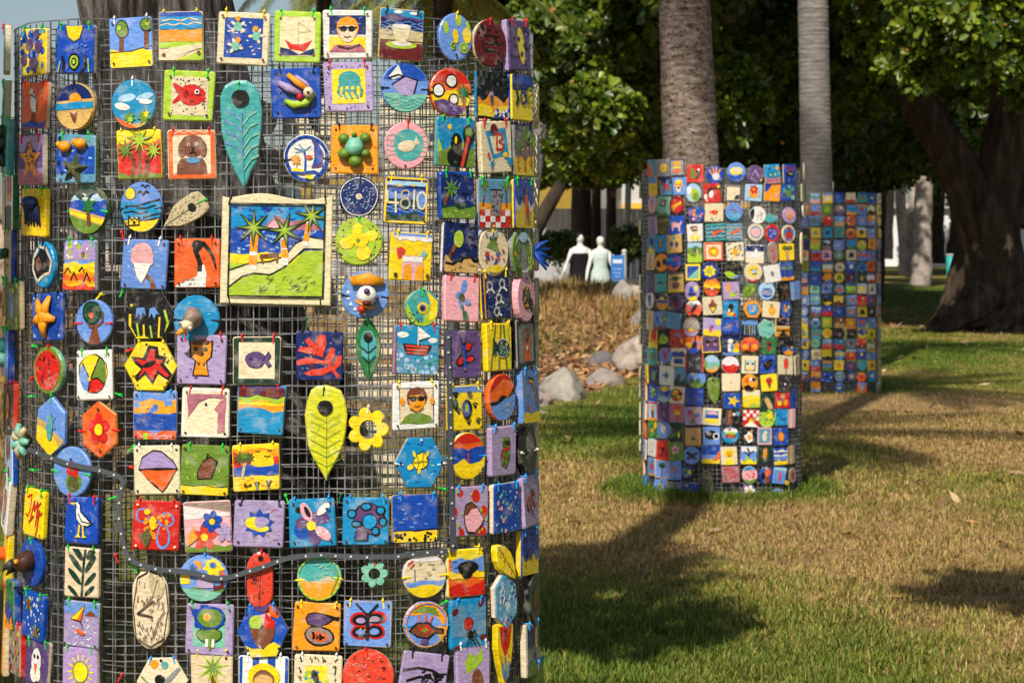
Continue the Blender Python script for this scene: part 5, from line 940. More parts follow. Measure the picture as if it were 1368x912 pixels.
# ------------------------------------------------------------------ tiles on the middle and far cages
# x y shape[:w:h:rot] base | painting | label
MID = """
874 224 q v|P O -1 -1 .6 -1 -.2 .3 -1 .6;L q .2 -.4 .9 .5 -.8|blue tile with orange dune
888 224 q e|C y 0 0 .5;S o 0 0 .35 8 .6|grey tile with yellow sun
906 224 q e|F d .18;E o 0 .45 .5 .25;R y -.5 -.1 .5 .1;E O 0 -.4 .5 .2|grey tile with orange burger
929 232 q r|F i .16;P g -.6 -.6 .1 -.5 -.1 .5 -.5 .6;E k .3 -.1 .25 .5;C w .4 .4 .14;C r .1 -.2 .15|red tile with black and green parrot
955 233 o:25:25 b|E w .1 -.2 .4 .42;L o .16 -.3 .0 -.55 .5;L o .16 -.1 .2 -.2 .75;L o .16 .15 .25 .2 .8;L o .16 .35 .1 .6 .55|round blue plaque with white and orange hand
983 231 o:27:27 B|E y 0 .15 .7 .4;E c .1 .2 .5 .25;Y b -1.1 -.3 .1|round blue plaque with yellow island
1009 234 o:25:25 P|L p .1 -.5 -.5 0 .5 .5 -.5;V h 8 .08 -.6 -.6 .5 .4 80;C y .7 -.6 .14|round purple plaque
1031 232 q t|Y M -1.1 -.4 .08;E k -.3 -.1 .24 .3;E A -.3 -.1 .16 .2;E k .3 -.05 .26 .32;E A .3 -.05 .18 .22;C o .6 .6 .22;C b -.4 .6 .16|cyan tile with two little green figures
1053 233 q b|P k -.7 -.2 .7 -.2 .3 .2 -.3 .2;L k .12 -.3 -.2 -.6 -.8;L k .12 .3 -.2 .6 -.8;L k .1 0 -.2 .1 -.8;V r 12 .09 -.7 .3 .6 .8;V y 6 .07 -.6 -.1 .5 .1|blue tile with black and red crab
1072 231 o:24:26 c|E p 0 0 .6 .6;E O .1 .2 .3 .3|round pale plaque with lavender heart
875 249 q y|Y B .3 1.1 .05;D h 5 .07 -.5 -.6 .5 0|tile of blue sky above plain yellow
891 249 q n|Y v -1.1 .4 .3;P r -.5 .5 -.2 .5 .2 .1 .6 .1 .7 -.6 .5 -.6 .4 -.2 -.1 -.3 -.4 -.8 -.5 -.7 -.3 -.1 -.5 .2|navy tile with red horse
908 249 q B|E o 0 .2 .5 .5;E y 0 .55 .45 .2;E c 0 -.3 .3 .4;E k 0 -.15 .2 .12;C k .2 .2 .08|blue tile with orange dog face
927 258 o:22:26 q|E l .2 -.2 .6 .7;E g .3 -.4 .4 .4;E w -.5 .3 .3 .4|round plaque with green hill and white cloud
951 258 q:26:25 r|E k -.2 .1 .4 .35 -40;E w -.1 -.1 .26 .4 -20;L k .2 -.1 .5 .3 .5 .9 .4;L w .12 -.9 -.4 -.6 -.8;E w -.75 -.3 .18 .26;C y .8 .6 .15|red tile with black and white toucan
979 258 q:24:24 c|F n .2;P d .1 -.7 .75 -.7 .75 -.1 .3 -.2;E c -.1 .2 .5 .4|navy framed cream tile
1006 258 q:24:24 q|C o 0 -.1 .55;C y -.3 .2 .2;C y .3 .2 .2;fl ro 0 .4 .5 6;D b 10 .06|pale blue tile with orange flower cat
1030 258 q:23:25 o|P b -1 1 0 1 -.5 .2 -1 -.1;R w .3 -.5 .75 -.1;L i .1 .3 -.2 .75 -.2;L i .1 .3 -.4 .75 -.4|orange tile with blue corner and white flag
1051 258 q:22:24 b|E g 0 -.1 .42 .5;E a -.6 .3 .25 .4;E a .6 .4 .3 .3;E A .6 -.6 .3 .3;E A .1 .7 .2 .2|blue tile with green turtle
1071 257 q:24:26 f|R A -1 -1 -.4 1;L r .2 .8 -1 .8 1|green tile with red side
874 273 o:22:25 m|E p 0 .1 .5 .6;E s 0 -.3 .3 .4|round pink plaque
888 275 q A|P z -.5 .1 .3 .0 .5 .5 -.2 .7;L k .1 -.5 .1 .3 .0 .5 .5 -.2 .7 -.5 .1;L k .1 .3 .0 .2 .7;Y f -1.1 -.7 .1|mint tile with outlined box
905 275 H:23:27 r|P o -.6 -.3 .6 .1 .5 .4 -.6 0;L l .1 -.7 -.7 .7 .5;O R .15 0 0 .8|red hexagon with orange stripe
930 286 fishy:22:24 b|D i 6 .16;D o 5 .14;D m 5 .16;D a 4 .14|blue coral fish shaped plaque
954 284 q:26:24 c|fi ik .05 .05 .62 1;D n 6 .07 -.8 -.8 .8 -.4;D y 5 .06|cream tile with salmon fish
980 283 o:24:25 B|Y t -1.1 -.1 .1;P T -.6 .3 0 .05 .5 -.1 .2 .2;W q .05 3 -.7 -.2|round blue plaque with swimmer
1012 287 o:24:25 w|E k -.75 .2 .35 .75 -10;D e 8 .1 -.2 -.5 .6 .5|round white plaque with black crescent
1029 292 leaf2:12:22:90 a|D w 4 .08;E v 0 -.3 .4 .3|small teal ceramic fish
1052 289 o:20:24 p|E m 0 .3 .8 .5;C o 0 -.1 .36;L O .2 0 -.3 0 -.9;Y v -1.1 -.75 .1|round lavender plaque with orange sun
1072 281 o:22:26 w|E r 0 .3 .4 .4;E k .2 -.1 .3 .5;E y -.2 -.2 .2 .4|round white plaque with red and black bird
874 301 q p|L h .12 -.3 -.8 -.2 .8;L h .12 .3 -.8 .3 .8;L o .08 0 -.7 0 .7|lavender tile with upright reeds
889 301 o:22:24 h|D l 14 .09;V g 8 .07 -.6 -.6 .5 .6|round olive plaque
905 301 q b|P m -.6 .2 -.3 .3 .4 .2 .6 .5 .7 .3 .5 0 .45 -.6 .3 -.6 .2 -.2 -.3 -.2 -.4 -.6 -.55 -.6|blue tile with pink dog
929 311 q:22:25 w|R w -.7 -.7 .7 .7;E T -.1 .55 .5 .25;E c 0 .2 .4 .4;R k -.4 .2 .4 .4;E y -.3 -.5 .26 .3;E y .35 -.5 .26 .3|white tile with face in sunglasses and yellow
955 310 q:25:25 a|W n .12 4 -.9 .9;W q .08 3 -.8 .8;P O -.7 .2 -.1 .1 .8 .3 .8 .05 .1 -.2 -.3 -.5 -.5 -.4 -.2 0|teal waves tile with orange swimmer arms
981 310 q:24:25 v|W n .12 4 -.9 .9;W c .09 4 -.8 .8;P O -.8 -.2 -.1 .1 .6 .5 .8 .3 .2 -.1 -.3 -.2|striped wave tile with orange diver
1009 311 o:23:25 c|C v 0 0 .72;E m 0 0 .58 .52;D c 5 .08 -.4 -.4 .4 .4|cream rimmed plaque with pink oval
1031 312 o:21:25 r|C b 0 0 .66;D q 8 .07 -.4 -.4 .4 .4;D m 4 .08 -.3 -.3 .3 .3|red rimmed plaque with navy middle
1051 312 o:20:25 c|C t 0 0 .8;E r 0 -.1 .56 .42;E r 0 .6 .3 .2;L r .14 -.4 -.4 -.5 -.8;L r .14 .4 -.4 .5 -.8;D k 3 .1 -.3 .1 .3 .4|cream rimmed plaque with red crab
873 326 o:22:26 v|Y y -1.1 -.4 .2;E b 0 .3 .5 .4;E k .2 .1 .2 .3|round blue and yellow plaque
886 326 q t|R T -.2 -.5 .2 .6;R s -.1 -.4 .1 .5|turquoise tile with brown upright figure
903 326 q s|E P -.3 0 .26 .3;E P .35 -.1 .24 .3;D y 6 .12;C v 0 .6 .2|tan tile with purple paw prints
928 337 q:22:26 g|Y q .5 1.1 .05;E f .2 .4 .4 .3;D m 5 .12;Y l -1.1 -.3 .2|green garden tile
952 336 q:26:25 c|F i .2;fl oy 0 .0 .56 9;C y 0 0 .3|red framed tile with yellow sunflower
982 337 q:25:24 c|V n 30 .09 -.9 -.9 .8 .9 45;tu oy 0 -.05 .62 30|cream tile with yellow turtle among navy dashes
1008 339 q:25:25 w|Y n .3 1.1 .2;P w -.8 .4 -.2 .1 .1 .7 .4 .2 .8 -.1 .4 -.4 -.3 -.4;Y c -1.1 -.4 .1|navy and white tile with white dove
1031 337 oval:14:30 x|L r .12 0 -.7 .1 .6;L r .1 0 -.3 .5 .1;L r .1 0 0 -.5 .3;L r .1 0 -.5 .5 -.3|narrow pale oval with red plant
1049 337 q:20:25 y|L k .3 0 -.8 0 .3;L m .18 0 -.75 0 .3;E k -.3 .5 .35 .25;E g -.3 .5 .22 .15;E k .35 .5 .35 .25;E g .35 .5 .22 .15|yellow tile with pink trunked palm
1068 331 oval:8:42 c|L z .2 0 -.8 0 .8|cream clay strip beside yellow palm tile
871 349 q:18:26 c|P O -.6 -.8 .7 -.8 0 .9;P s -.4 -.7 .5 -.7 0 .5|cream tile with orange triangle
886 351 o:22:25 o|E k -.4 -.2 .3 .4;E k .4 .1 .26 .34|round orange plaque with two black eyes
901 351 o:22:25 b|Y O -1.1 -.5 .2;E t -.3 .3 .5 .3;E r .4 .4 .3 .2|round blue plaque with orange base
926 363 q:22:25 y|P b -.75 .75 .75 .75 .75 -.4 -.75 -.7;P A -.75 -.7 .75 .5 .75 -.7|yellow framed tile split blue and mint
947 362 o:25:25 b|fl yy 0 0 .6 7;C l 0 0 .22;O n .12 0 0 .85|round blue plaque with yellow frangipani
979 361 o:25:25 k|P l -1 -.2 -.3 -.1 .2 -.5 .8 -.7 .1 -1 -.7 -.9;D h 8 .1 -.6 .2 .6 .8;P B -.3 -.8 .9 -.5 .5 -1|round black and lime plaque
1006 364 o:24:25 c|E y 0 .1 .6 .6;L k .12 -.3 .2 .3 .3 .3 -.2 -.1 -.2;Y i -1.1 -.75 .1;E q .1 .1 .25 .2|round cream plaque with black scribble on yellow
1031 366 q:24:23:8 w|E e 0 0 .2 .3;D d 4 .08 -.2 -.2 .2 .2|tilted white tile with grey print
1049 363 q:21:25 b|pm Tl -.4 -.4 .7 .8;pm Tl .4 -.5 .8 .8;Y o -1.1 -.6 .08|blue tile with two palms on sand
872 378 q P|V p 8 .09 -.6 -.6 .5 .6 70;R v -1 -1 -.6 1|dark purple tile with blue side
886 377 q a|P d -.7 -.1 -.2 .15 .3 .1 .7 -.3 .2 -.1 -.3 -.1|teal tile with grey fin
904 378 q s|E T 0 -.2 .5 .4;P g -.9 .4 0 .2 .8 .6 0 .9;E u 0 .5 .4 .2;Y y -1.1 -.7 .1|tan tile with brown tree
925 389 o:22:26 p|E b -.1 .1 .3 .45;E y .55 .3 .2 .3;E n .0 -.3 .6 .2;Y y -1.1 -.6 .1|round lavender plaque with blue figure
950 384 o:25:26 O|Y o -.1 .6 .1;Y y -.1 .2 .1;Y k -.35 -.1 .05;Y O -.3 -.2 .05;E i 0 -.7 .6 .3;C w 0 -.15 .12|round red sunset plaque with black horizon
977 388 q:25:25 p|E o -.3 .35 .22 .55 -10;E l .2 -.4 .55 .25 20;L h .1 .7 -.1 .2 -.3|lavender tile with two leaves
1000 389 leaf2:16:26:-50 g|L f .1 0 -.9 0 .8;D l 6 .1 -.5 -.5 .5 .5|slanting green ceramic leaf
1024 389 o:22:25 q|E b 0 -.2 .75 .55;L n .12 -.5 -.3 .0 .1 .5 0;W w .06 3 -.5 .1;E q .1 .5 .4 .2|round pale plaque with blue wave
1046 389 q:21:25 k|O T .16 0 .1 .4;L T .12 -.3 -.2 -.5 -.8;L T .12 .3 -.2 .5 -.8;L T .12 0 -.2 0 -.8|black tile with brown octopus
1061 388 q:16:27 B|R q -1 -1 -.4 1|plain blue edge tile beside the octopus tile
871 401 o:22:26 w|E b 0 .2 .4 .5;E v .2 -.3 .3 .4|round white plaque with blue swirl
887 403 o:22:25 s|Y n .3 1.1 .05;E y 0 .35 .4 .26;Y b -.1 .2 .05;E o .2 -.5 .5 .3|round plaque with yellow boat on navy
904 403 o:22:25 P|E R 0 -.2 .4 .4;E d 0 .4 .6 .3|round dark purple plaque with maroon heart
927 412 o:23:26 i|Y w .4 1.1 .2;P k -.6 -.4 .3 .6 .5 .2 -.2 -.5;Y O -1.1 -.5 .2;E k 0 -.8 .5 .2;E e -.3 .4 .4 .2|round red and grey plaque with black streak
951 409 q:26:26 c|P T -.5 .1 0 .5 .5 .1 .3 -.1 -.3 -.1;C r 0 .55 .15;P y -.35 -.1 .35 -.1 0 -.75;L T .1 -.35 -.1 .35 -.1 0 -.75 -.35 -.1|cream tile with chocolate ice cream and cherry
976 413 q:24:24 t|E k 0 .1 .36 .6;E o -.2 -.5 .3 .25;E y .2 -.5 .25 .2;E r .45 -.6 .2 .2;E w -.2 -.1 .1 .2|cyan tile with black bird over fruit
1005 413 h:27:25 o|C t 0 0 .62;C B 0 .1 .45;D y 5 .1 -.3 -.3 .3 .3|yellow hexagon with blue globe
1029 413 q:25:24:-4 c|E o .1 -.15 .42 .56;S g .0 .5 .3 5 .4;V y 10 .07 -.2 -.5 .3 .2|cream tile with orange pineapple
1048 412 o:18:25 b|fi so 0 -.1 .5 1;C o -.3 .3 .2;C y .4 .2 .2|round blue plaque with tan fish
871 427 q:22:27 c|E o .1 .2 .3 .4;L T .12 .1 -.2 .1 -.8|cream tile with orange headed figure
884 427 q B|E g .7 .2 .35 .6;D w 6 .08;Y T -1.1 -.6 .1;L b .2 -.5 .4 -.2 -.4|blue tile with green edge tree
902 428 q:20:25:-6 v|V t 8 .09 -.8 -.8 .7 .8|plain pale blue tile
924 437 o:22:26 x|E O 0 -.35 .45 .2;E y 0 -.25 .3 .15;W w .05 4 -.1 .7;Y p -.9 -.45 .05|round grey plaque with half sun
951 437 q:26:26 p|C y .65 .6 .3;S y .65 .6 .42 10 .7;Y y -1.1 -.35 .1;R r -.3 -.6 -.05 -.1;C b .0 .1 .14;C i -.2 .05 .12|lavender tile with girl in red and yellow sun
975 437 q:24:24 b|P e -.8 -.1 -.2 .2 .5 .6 .2 .1 -.3 -.2;C r .1 .3 .12;L k .08 .2 .4 .7 .5;Y n -1.1 -.6 .1|blue tile with flying grey bird
1001 439 q:22:22 n|L l .07 -.6 -.8 -.6 .5;L g .07 -.3 -.8 -.25 .6;L y .07 .0 -.8 .0 .4;L l .07 .3 -.8 .35 .6;L q .07 .6 -.8 .6 .5;Y B .4 .9 .1|navy tile with green reeds
1023 439 H:25:28:14 A|V a 8 .1 -.6 -.6 .6 .6;P f .2 .4 .7 .5 .5 .1|mint hexagon
1044 437 q:21:26 o|Y k .2 1.1 .1;D p 10 .1 -.8 .4 .8 .9;L c .12 -1 .1 1 .1;L k .15 -1 -.3 1 -.3;P k -.6 -.9 .0 -.2 .8 -.9|black tile with orange sunset stripes
875 451 q:20:26 y|P r -.5 .9 .6 .9 .6 -.1 -.5 -.1;Y o -.4 -.1 .05;E i 0 .3 .4 .5|yellow tile with red square
889 451 q k|P l -.8 -.4 -.2 .5 .5 .2 .8 -.3 .2 -.6 -.4 -.6;C g .0 .3 .2;D k 3 .08 -.4 -.3 .4 .2|black tile with lime frog
907 451 q r|L h .1 0 -.8 .1 .2;E v .2 .3 .2 .3;E M -.3 .4 .3 .2;E o .5 -.3 .2 .3|red tile with flower stems
926 459 o:23:27 O|P k -.2 -.5 .2 .9 .5 -.3;Y b -1.1 -.4 .1;P y -.8 .2 -.3 .1 -.2 -.3 -.9 -.2;P B .3 .4 .9 .2 .7 -.2|round orange plaque with black sail
950 460 q:26:26 P|F y .14;E T -.32 .1 .26 .3;E T .38 .1 .26 .3;E k -.32 .3 .28 .16;E k .38 .3 .28 .16;E m -.32 -.1 .12 .08;E m .38 -.1 .12 .08|yellow framed purple tile with two faces
976 461 q:25:25 n|E w -.1 .5 .3 .26;P w -.4 .2 .3 .2 .4 -.6 -.4 -.6;E v .1 -.2 .2 .4;E o .6 -.1 .3 .5;E y .5 -.5 .4 .2;L g .1 .2 .6 .8 .5;Y B -1.1 -.7 .05|navy tile with white capped figure and oranges
1001 461 o:25:23 O|Y k -1.1 -.6 .1;E i -.5 .2 .4 .4;E i .5 .2 .4 .4;E o -.5 -.1 .3 .3;E o .5 -.1 .3 .3;L k .12 0 -.7 0 .3|round orange butterfly plaque
1026 462 q:22:24 f|E T 0 -.2 .36 .5;C T -.2 .3 .2;C T .2 .3 .2;E k 0 .1 .25 .12;C r .1 -.3 .1|green tile with brown bear
1050 462 o:23:26 k|Y b -.6 -.1 .1;Y o -1.1 -.45 .15;C y .5 -.1 .14|round black plaque over blue and orange
874 475 q:20:26 a|E g 0 -.1 .3 .4;E r 0 -.1 .18 .26;D g 6 .14 -.5 -.6 .5 .6;C w .1 .5 .12|aqua tile with red backed turtle
891 474 o:19:25 B|E r 0 -.1 .26 .45;L r .12 -.2 .2 -.5 .6;L r .12 .2 .2 .5 .6;E r -.5 .55 .16 .22;E r .5 .55 .16 .22;L r .1 0 -.5 .3 -.8|round blue plaque with red lobster
908 477 q c|E b -.4 .3 .36 .32;E b .4 .3 .36 .32;E b -.3 -.4 .28 .3;E b .3 -.4 .28 .3;L k .12 0 -.6 0 .5|cream tile with blue butterfly
928 485 q:25:26 d|R r -1 -1 -.8 1;R r .8 -1 1 1;V e 14 .08 -.6 -.8 .5 .8 80|grey streaked tile with red sides
950 486 o:24:23 A|Y q .2 1.1 .1;Y s -1.1 -.4 .15;Y o -1.1 -.7 .05;E g -.8 0 .2 .6|round mint sky plaque with sandy base
975 487 o:25:23 w|Y r -1.1 .0 .1|round plaque half white and half red
1001 487 q:23:25 c|E q 0 .3 .5 .2;E c 0 -.1 .4 .4;P k -.5 .2 -.1 .2 -.2 0 -.45 0;P k .5 .2 .1 .2 .2 0 .45 0;L n .1 -.6 .5 -.6 -.6 .6 -.6 .6 .5;P y -.3 -.6 .3 -.6 .2 -.3 -.2 -.3|cream tile with masked face
1025 487 q:23:25 b|P k -.7 .5 -.2 .2 .2 .5 .7 .6 .5 -.2 .0 -.7 -.4 -.3;L T .08 -.4 .2 .0 -.2 .5 .3|blue tile with black heart
1047 487 q:21:26:-4 c|E T 0 .35 .3 .4;E i 0 .1 .34 .55;L T .14 0 -.5 0 -.85|cream tile with red ice lolly
1063 487 q:14:26 x|R z -.2 -1 .4 1|narrow clay edged tile beside the ice lolly tile
866 500 q:14:28 y|Y O -1.1 -.3 .2|yellow and orange edge tile beside the globe tile
876 502 q:20:26 n|C f 0 .1 .6;C v .0 .1 .5;E g -.2 .2 .3 .2;E g .2 -.2 .25 .25|navy tile with green globe
892 501 q:20:26 w|fi vg 0 0 .6 1;L n .1 0 .4 0 -.4|white tile with blue striped fish
909 502 q:20:25 v|E R -.1 .0 .3 .26;Y G -1.1 -.4 .3;E T .0 -.3 .2 .2|teal tile with maroon hat
931 506 o:24:26 B|Y g -1.1 -.3 .15;E f .2 -.2 .3 .3;C y -.4 .5 .14;E h -.5 -.2 .24 .3|round plaque of green trees under blue sky
953 522 leaf:17:42 g|V l 14 .05 -.6 -.6 .6 .6 70;C k 0 .8 .14;L h .06 0 -.9 0 .6|sage green ceramic leaf
976 511 q:25:24 c|C M 0 0 .1;H o .82|plain cream tile with one small dot
1001 512 o:22:26 o|P k -.8 -.4 -.2 -.1 .3 -.5 .8 -.3 .3 -.9 -.5 -.9;P w -.3 .2 .4 .3 .2 .7;E k .5 .4 .3 .2;E O -.4 .3 .3 .3|round orange plaque with black and white heron
1026 511 q:22:24 y|E r 0 .25 .4 .42;E R 0 .3 .2 .2;P T -.25 -.1 .25 -.1 0 -.8|yellow tile with red scoop cone
1047 512 q:22:25 d|S k 0 0 .9 4 .3 45;C w 0 0 .14|dark grey tile with black starfish
865 523 q:14:26 i|E m 0 0 .5 .6|red edge tile beside the green turtle tile
875 525 q:20:26 b|tu gl 0 0 .7 20;C y .1 .3 .14|royal blue tile with green and yellow turtle
889 526 o:21:26 v|P b -.9 .1 -.2 .0 .4 -.3 .9 .1 .8 .4 0 .2;E y .1 .5 .5 .3;Y q -1.1 -.4 .1|round plaque with yellow sun on blue wave
905 527 q:21:25 c|C k 0 0 .72;P r 0 0 .6 .3 .2 .6;P y 0 0 .2 .6 -.4 .5;P o 0 0 -.4 .5 -.65 0;P g 0 0 -.65 0 -.3 -.6;P r 0 0 -.3 -.6 .3 -.6;P y 0 0 .3 -.6 .65 .0|cream tile with striped colour wheel
928 529 q:24:25 b|O P .14 0 .2 .4;L P .16 0 -.2 0 -.8;L P .14 -.4 -.8 .4 -.8|blue tile with purple keyhole figure
978 535 q:23:23 b|S y .1 0 .8 5 .4 20;E s .3 .2 .2 .14|blue tile with yellow star bird
1003 533 q:24:24 y|Y c .2 1.1 .1;Y y -.2 .35 .1;E l .3 -.8 .6 .3|pale yellow beach tile
1025 537 q:20:24 G|E s -.1 .2 .4 .34 -30;P s -.2 -.2 .4 .1 .7 -.5 .2 -.7|black green tile with tan bird
1044 534 q:20:24 r|E s 0 .4 .3 .3;E y -.4 -.4 .3 .3;E o .4 -.3 .3 .4;E M 0 .0 .3 .3|red tile with gold figures
1058 532 q:14:26 b|R n -.3 -1 .4 1|narrow blue tile beside the gold figures
865 548 q:13:28 w|R v -.2 -1 .5 1|white and blue edge tile beside the red framed figure
875 549 q:20:26 q|F r .22;E o 0 .4 .3 .3;R T -.25 -.7 .25 .1;Y o -1.1 -.7 .05|red framed tile with small figure
890 551 q:20:25 P|E o .1 .0 .2 .3;E P .2 .1 .2 .3|purple tile with orange crescent
906 552 q:21:25 M|R o -.35 .1 .35 .75;R i -.35 .35 .35 .75;R y -.35 -.2 .35 .1;L T .14 0 -.2 0 -.8;F p .1|mauve tile with striped ice lolly
926 555 q:25:25 p|fl rb -.3 .4 .3 5;fl yr .4 .5 .26 5;fl iy .0 -.1 .28 5;L g .1 .1 -.2 .1 -.8;E t .5 .1 .2 .2;E g -.2 -.6 .3 .16|lavender tile with mixed flowers
951 556 q:25:25 c|P v -.7 .0 .7 .0 .7 .7 -.7 .7;P m -.5 .45 .2 .65 .7 .3 -.6 .3;Y c -1.1 -.8 .02;P b -.7 -.2 .7 -.2 .7 .2 -.7 .15;P y -.7 -.7 .7 -.7 .7 -.2 -.7 -.2|cream framed tile with blue sea and yellow beach
979 557 q:19:24 k|P T -.9 .9 -.3 .9 -.2 -.9 -.9 -.9;E c .1 .4 .2 .2;E v .6 .5 .3 .3;E R -.3 -.3 .3 .4|black tile with long haired portrait
1002 558 q:24:25 r|R w -1 .6 -.6 1;R w -.2 .6 .2 1;R w .6 .6 1 1;R w -.6 .2 -.2 .6;R w .2 .2 .6 .6;R w -1 -.2 -.6 .2;R w .6 -.2 1 .2;P w -.9 -1 0 -.2 .9 -1;E y .1 -.2 .4 .2 30;E T .2 -.1 .2 .1 30|red checked tile with yellow hot dog
1024 558 o:24:25 l|D h 16 .1;E y .3 .3 .3 .3;D k 5 .06|round lime plaque with olive spots
1042 556 q:18:26 t|D n 8 .12;V b 10 .1 -.7 -.8 .6 .8;Y y .8 1.1 .1|deep blue tile with yellow top corner
1056 558 q:14:26 m|R w -.5 -1 0 1|narrow pink tile beside the deep blue one
864 572 q:13:26 O|E y 0 0 .5 .6|orange edge tile beside the green leaf tile
875 573 q:20:26 f|E y .5 .5 .3 .4;E o -.2 -.1 .3 .2;L y .1 0 -.5 .3 .4;D l 5 .12|green tile with yellow fruit
889 575 o:20:25 B|E w .0 .1 .4 .5 20;E q .2 -.3 .3 .3;C w -.2 .5 .2|round blue plaque with white dove
904 577 q:20:25 G|L g .14 -.6 -.6 .6 .2;E y .5 -.3 .16 .3;E h -.3 .2 .3 .2|dark green jungle tile
926 583 q:23:25 s|E f 0 -.2 .26 .2;D h 8 .06;V z 10 .06 -.7 -.7 .6 .7|tan tile with small green turtle
950 581 q:25:25 B|E k -.1 .1 .75 .5;C w .5 -.05 .36;C k .5 -.05 .26;E e -.3 .2 .3 .18;C w -.5 .4 .1|blue tile with black camera shape
975 581 o:24:24 t|E w 0 .5 .8 .35;V r 8 .1 -.6 .5 .5 .8 60;E l 0 .2 .6 .2;E T 0 -.1 .7 .2;V O 8 .1 -.6 -.4 .5 -.1 90|round turquoise plaque with layered burger
1000 582 o:21:24 k|P w -.5 -.2 .0 .6 .5 .2 .5 -.5 .0 -.7;E o .1 -.1 .3 .3;P o .2 .6 .5 .7 .4 .2;E w -.4 0 .2 .2|round black plaque with orange clownfish
1021 582 q:20:25 v|F m .2;E c -.05 -.1 .3 .5;C c .1 .4 .2;P y .25 .4 .5 .4 .25 .3|pink framed tile with cream seabird
1042 583 q:19:26 b|E T 0 0 .45 .6;E o 0 0 .36 .5|blue tile with orange oval
864 600 q:13:26 B|E w 0 .2 .5 .4|pale blue edge tile beside the white sketch tile
874 598 q:21:26 w|V s 8 .07 -.6 -.7 .5 .6 60;D r 3 .08;L y .06 -.3 -.7 .0 .3|white tile with thin yellow sketch
888 601 q:18:26 r|E k 0 .1 .26 .3;L k .14 0 -.2 0 -.8;C O 0 .5 .16;L k .1 -.4 -.4 .4 -.4|red tile with black lamp figure
904 603 q:20:25 g|fl mr 0 .2 .5 5;L f .1 0 -.2 .1 -.8;C v .5 .4 .14|green tile with pink flower
924 608 o:22:25 B|E d 0 0 .4 .3 -20;C k -.4 .3 .2;C k .4 -.3 .2;E k .5 .2 .2 .14;E k -.4 -.3 .2 .14|round blue plaque with black turtle
949 607 q:25:26 B|Y b .0 1.1 .2;P y -1 -1 -1 -.5 .2 -.4 .3 -1;P O .1 -1 .8 .4 1 .4 1 -1;Y y -1.1 -.6 .1|blue tile with orange cliff and yellow shore
974 608 q:24:26 c|E y 0 .3 .6 .5;P y -.6 -1 -.5 -.3 .5 -.3 .6 -1;E o 0 .2 .3 .2;C k -.2 .4 .07;C k .2 .4 .07;L T .08 -.2 .0 .2 .0|cream tile with yellow dog
1000 607 q:23:25 B|Y w .4 1.1 .1;L k .2 -.2 -.4 .1 .2 -.2 .8;L k .14 .1 .2 .6 .5;L k .12 0 .0 -.6 .4;Y l -1.1 -.4 .3;Y y -1.1 -.6 .2|blue tile with black branching tree
1020 607 q:19:25 G|E o .05 .1 .3 .7 -8;L k .06 0 -.6 .1 .7|dark green tile with orange surfboard
1041 609 q:20:25 b|Y w .5 .75 .1;Y w .0 .2 .1;Y B -.4 .0 .1;Y y -1.1 -.5 .1|blue striped tile with yellow foot
1055 607 q:13:26 x|R s -.4 -1 .2 1|narrow brown edged tile beside the striped one
862 624 q:12:26 o|E T 0 0 .5 .6|orange edge tile beside the apple tile
873 623 q:20:26 B|E r .1 .1 .42 .42;L f .12 .1 .4 .3 .8;Y o -1.1 -.75 .05|blue tile with red apple
887 626 q:20:26 B|F s .14;L T .2 0 -.8 0 .1;E f 0 .4 .5 .3;E k 0 .3 .3 .16|tan framed tile with tree
902 628 q:20:26 B|E M 0 .1 .34 .34;V p 6 .1 -.6 -.7 .5 0|dusty blue tile with faint pink ball
918 631 o:20:21 k|C b 0 0 .8;E g -.2 .3 .4 .26;E y .4 .0 .25 .35;E g -.2 -.4 .3 .2|black rimmed plaque with globe
945 645 oval:17:38 h|V e 18 .08 -.7 -.8 .6 .7 80;V z 8 .05 -.6 -.7 .5 .7 100|tall grey olive oval
976 634 q:24:24 M|V i 14 .12 -.8 -.8 .6 .8 30;V x 12 .1 -.8 -.8 .6 .8 30;V R 8 .08 -.8 -.8 .6 .7 30|streaked salmon and grey tile
1001 633 o:22:25 m|Y t .5 1.1 .1;Y g -1.1 -.5 .1;D r 9 .12 -.6 -.3 .6 .4;D o 4 .1 -.5 .3 .5 .6|round pink plaque with red spots over grass
1022 634 o:18:23 b|E O .3 .3 .5 .4 30;E T .2 -.5 .5 .4;E k -.4 -.1 .3 .4;C y .0 .8 .15|round blue plaque with orange fish
1040 634 q:18:25:-6 B|E O .0 .1 .2 .4;E r .0 -.3 .2 .4;Y q .6 1.1 .1|blue tile with orange robed figure
1049 644 o:8:6 y|C o 0 0 .5|tiny yellow clay button
1056 634 oval:14:22 x|E T 0 0 .5 .6|brown clay oval beside the orange robed figure
865 648 q:12:30 t|R v -.2 -1 .4 1|turquoise edge tile beside the bee tile
884 650 q:16:26:-7 B|E y .1 .1 .3 .4;L k .14 -.1 .2 .3 .2;L k .14 -.1 0 .3 0;Y i -1.1 -.75 .08;L k .1 .1 .4 .3 .7|blue tile with yellow bee
903 647 q:20:10 e|V d 6 .1 -.8 -.6 .6 .6|small plain grey slip tile
921 656 q:23:22 b|S y -.4 .7 .24 5 .4;P B -.6 -.5 .0 .3 .6 -.5;V q 8 .07 -.6 -.5 .5 .2;Y y -1.1 -.7 .1|blue tile with grey mountain and yellow star
999 657 o:21:21 P|fl wo .05 0 .8 6;C o .05 .0 .24|round purple plaque with white daisy
1038 660 o:18:18 B|C b 0 0 .5;C R 0 .05 .12;C y .8 .2 .14|small round blue plaque low on the mesh
"""
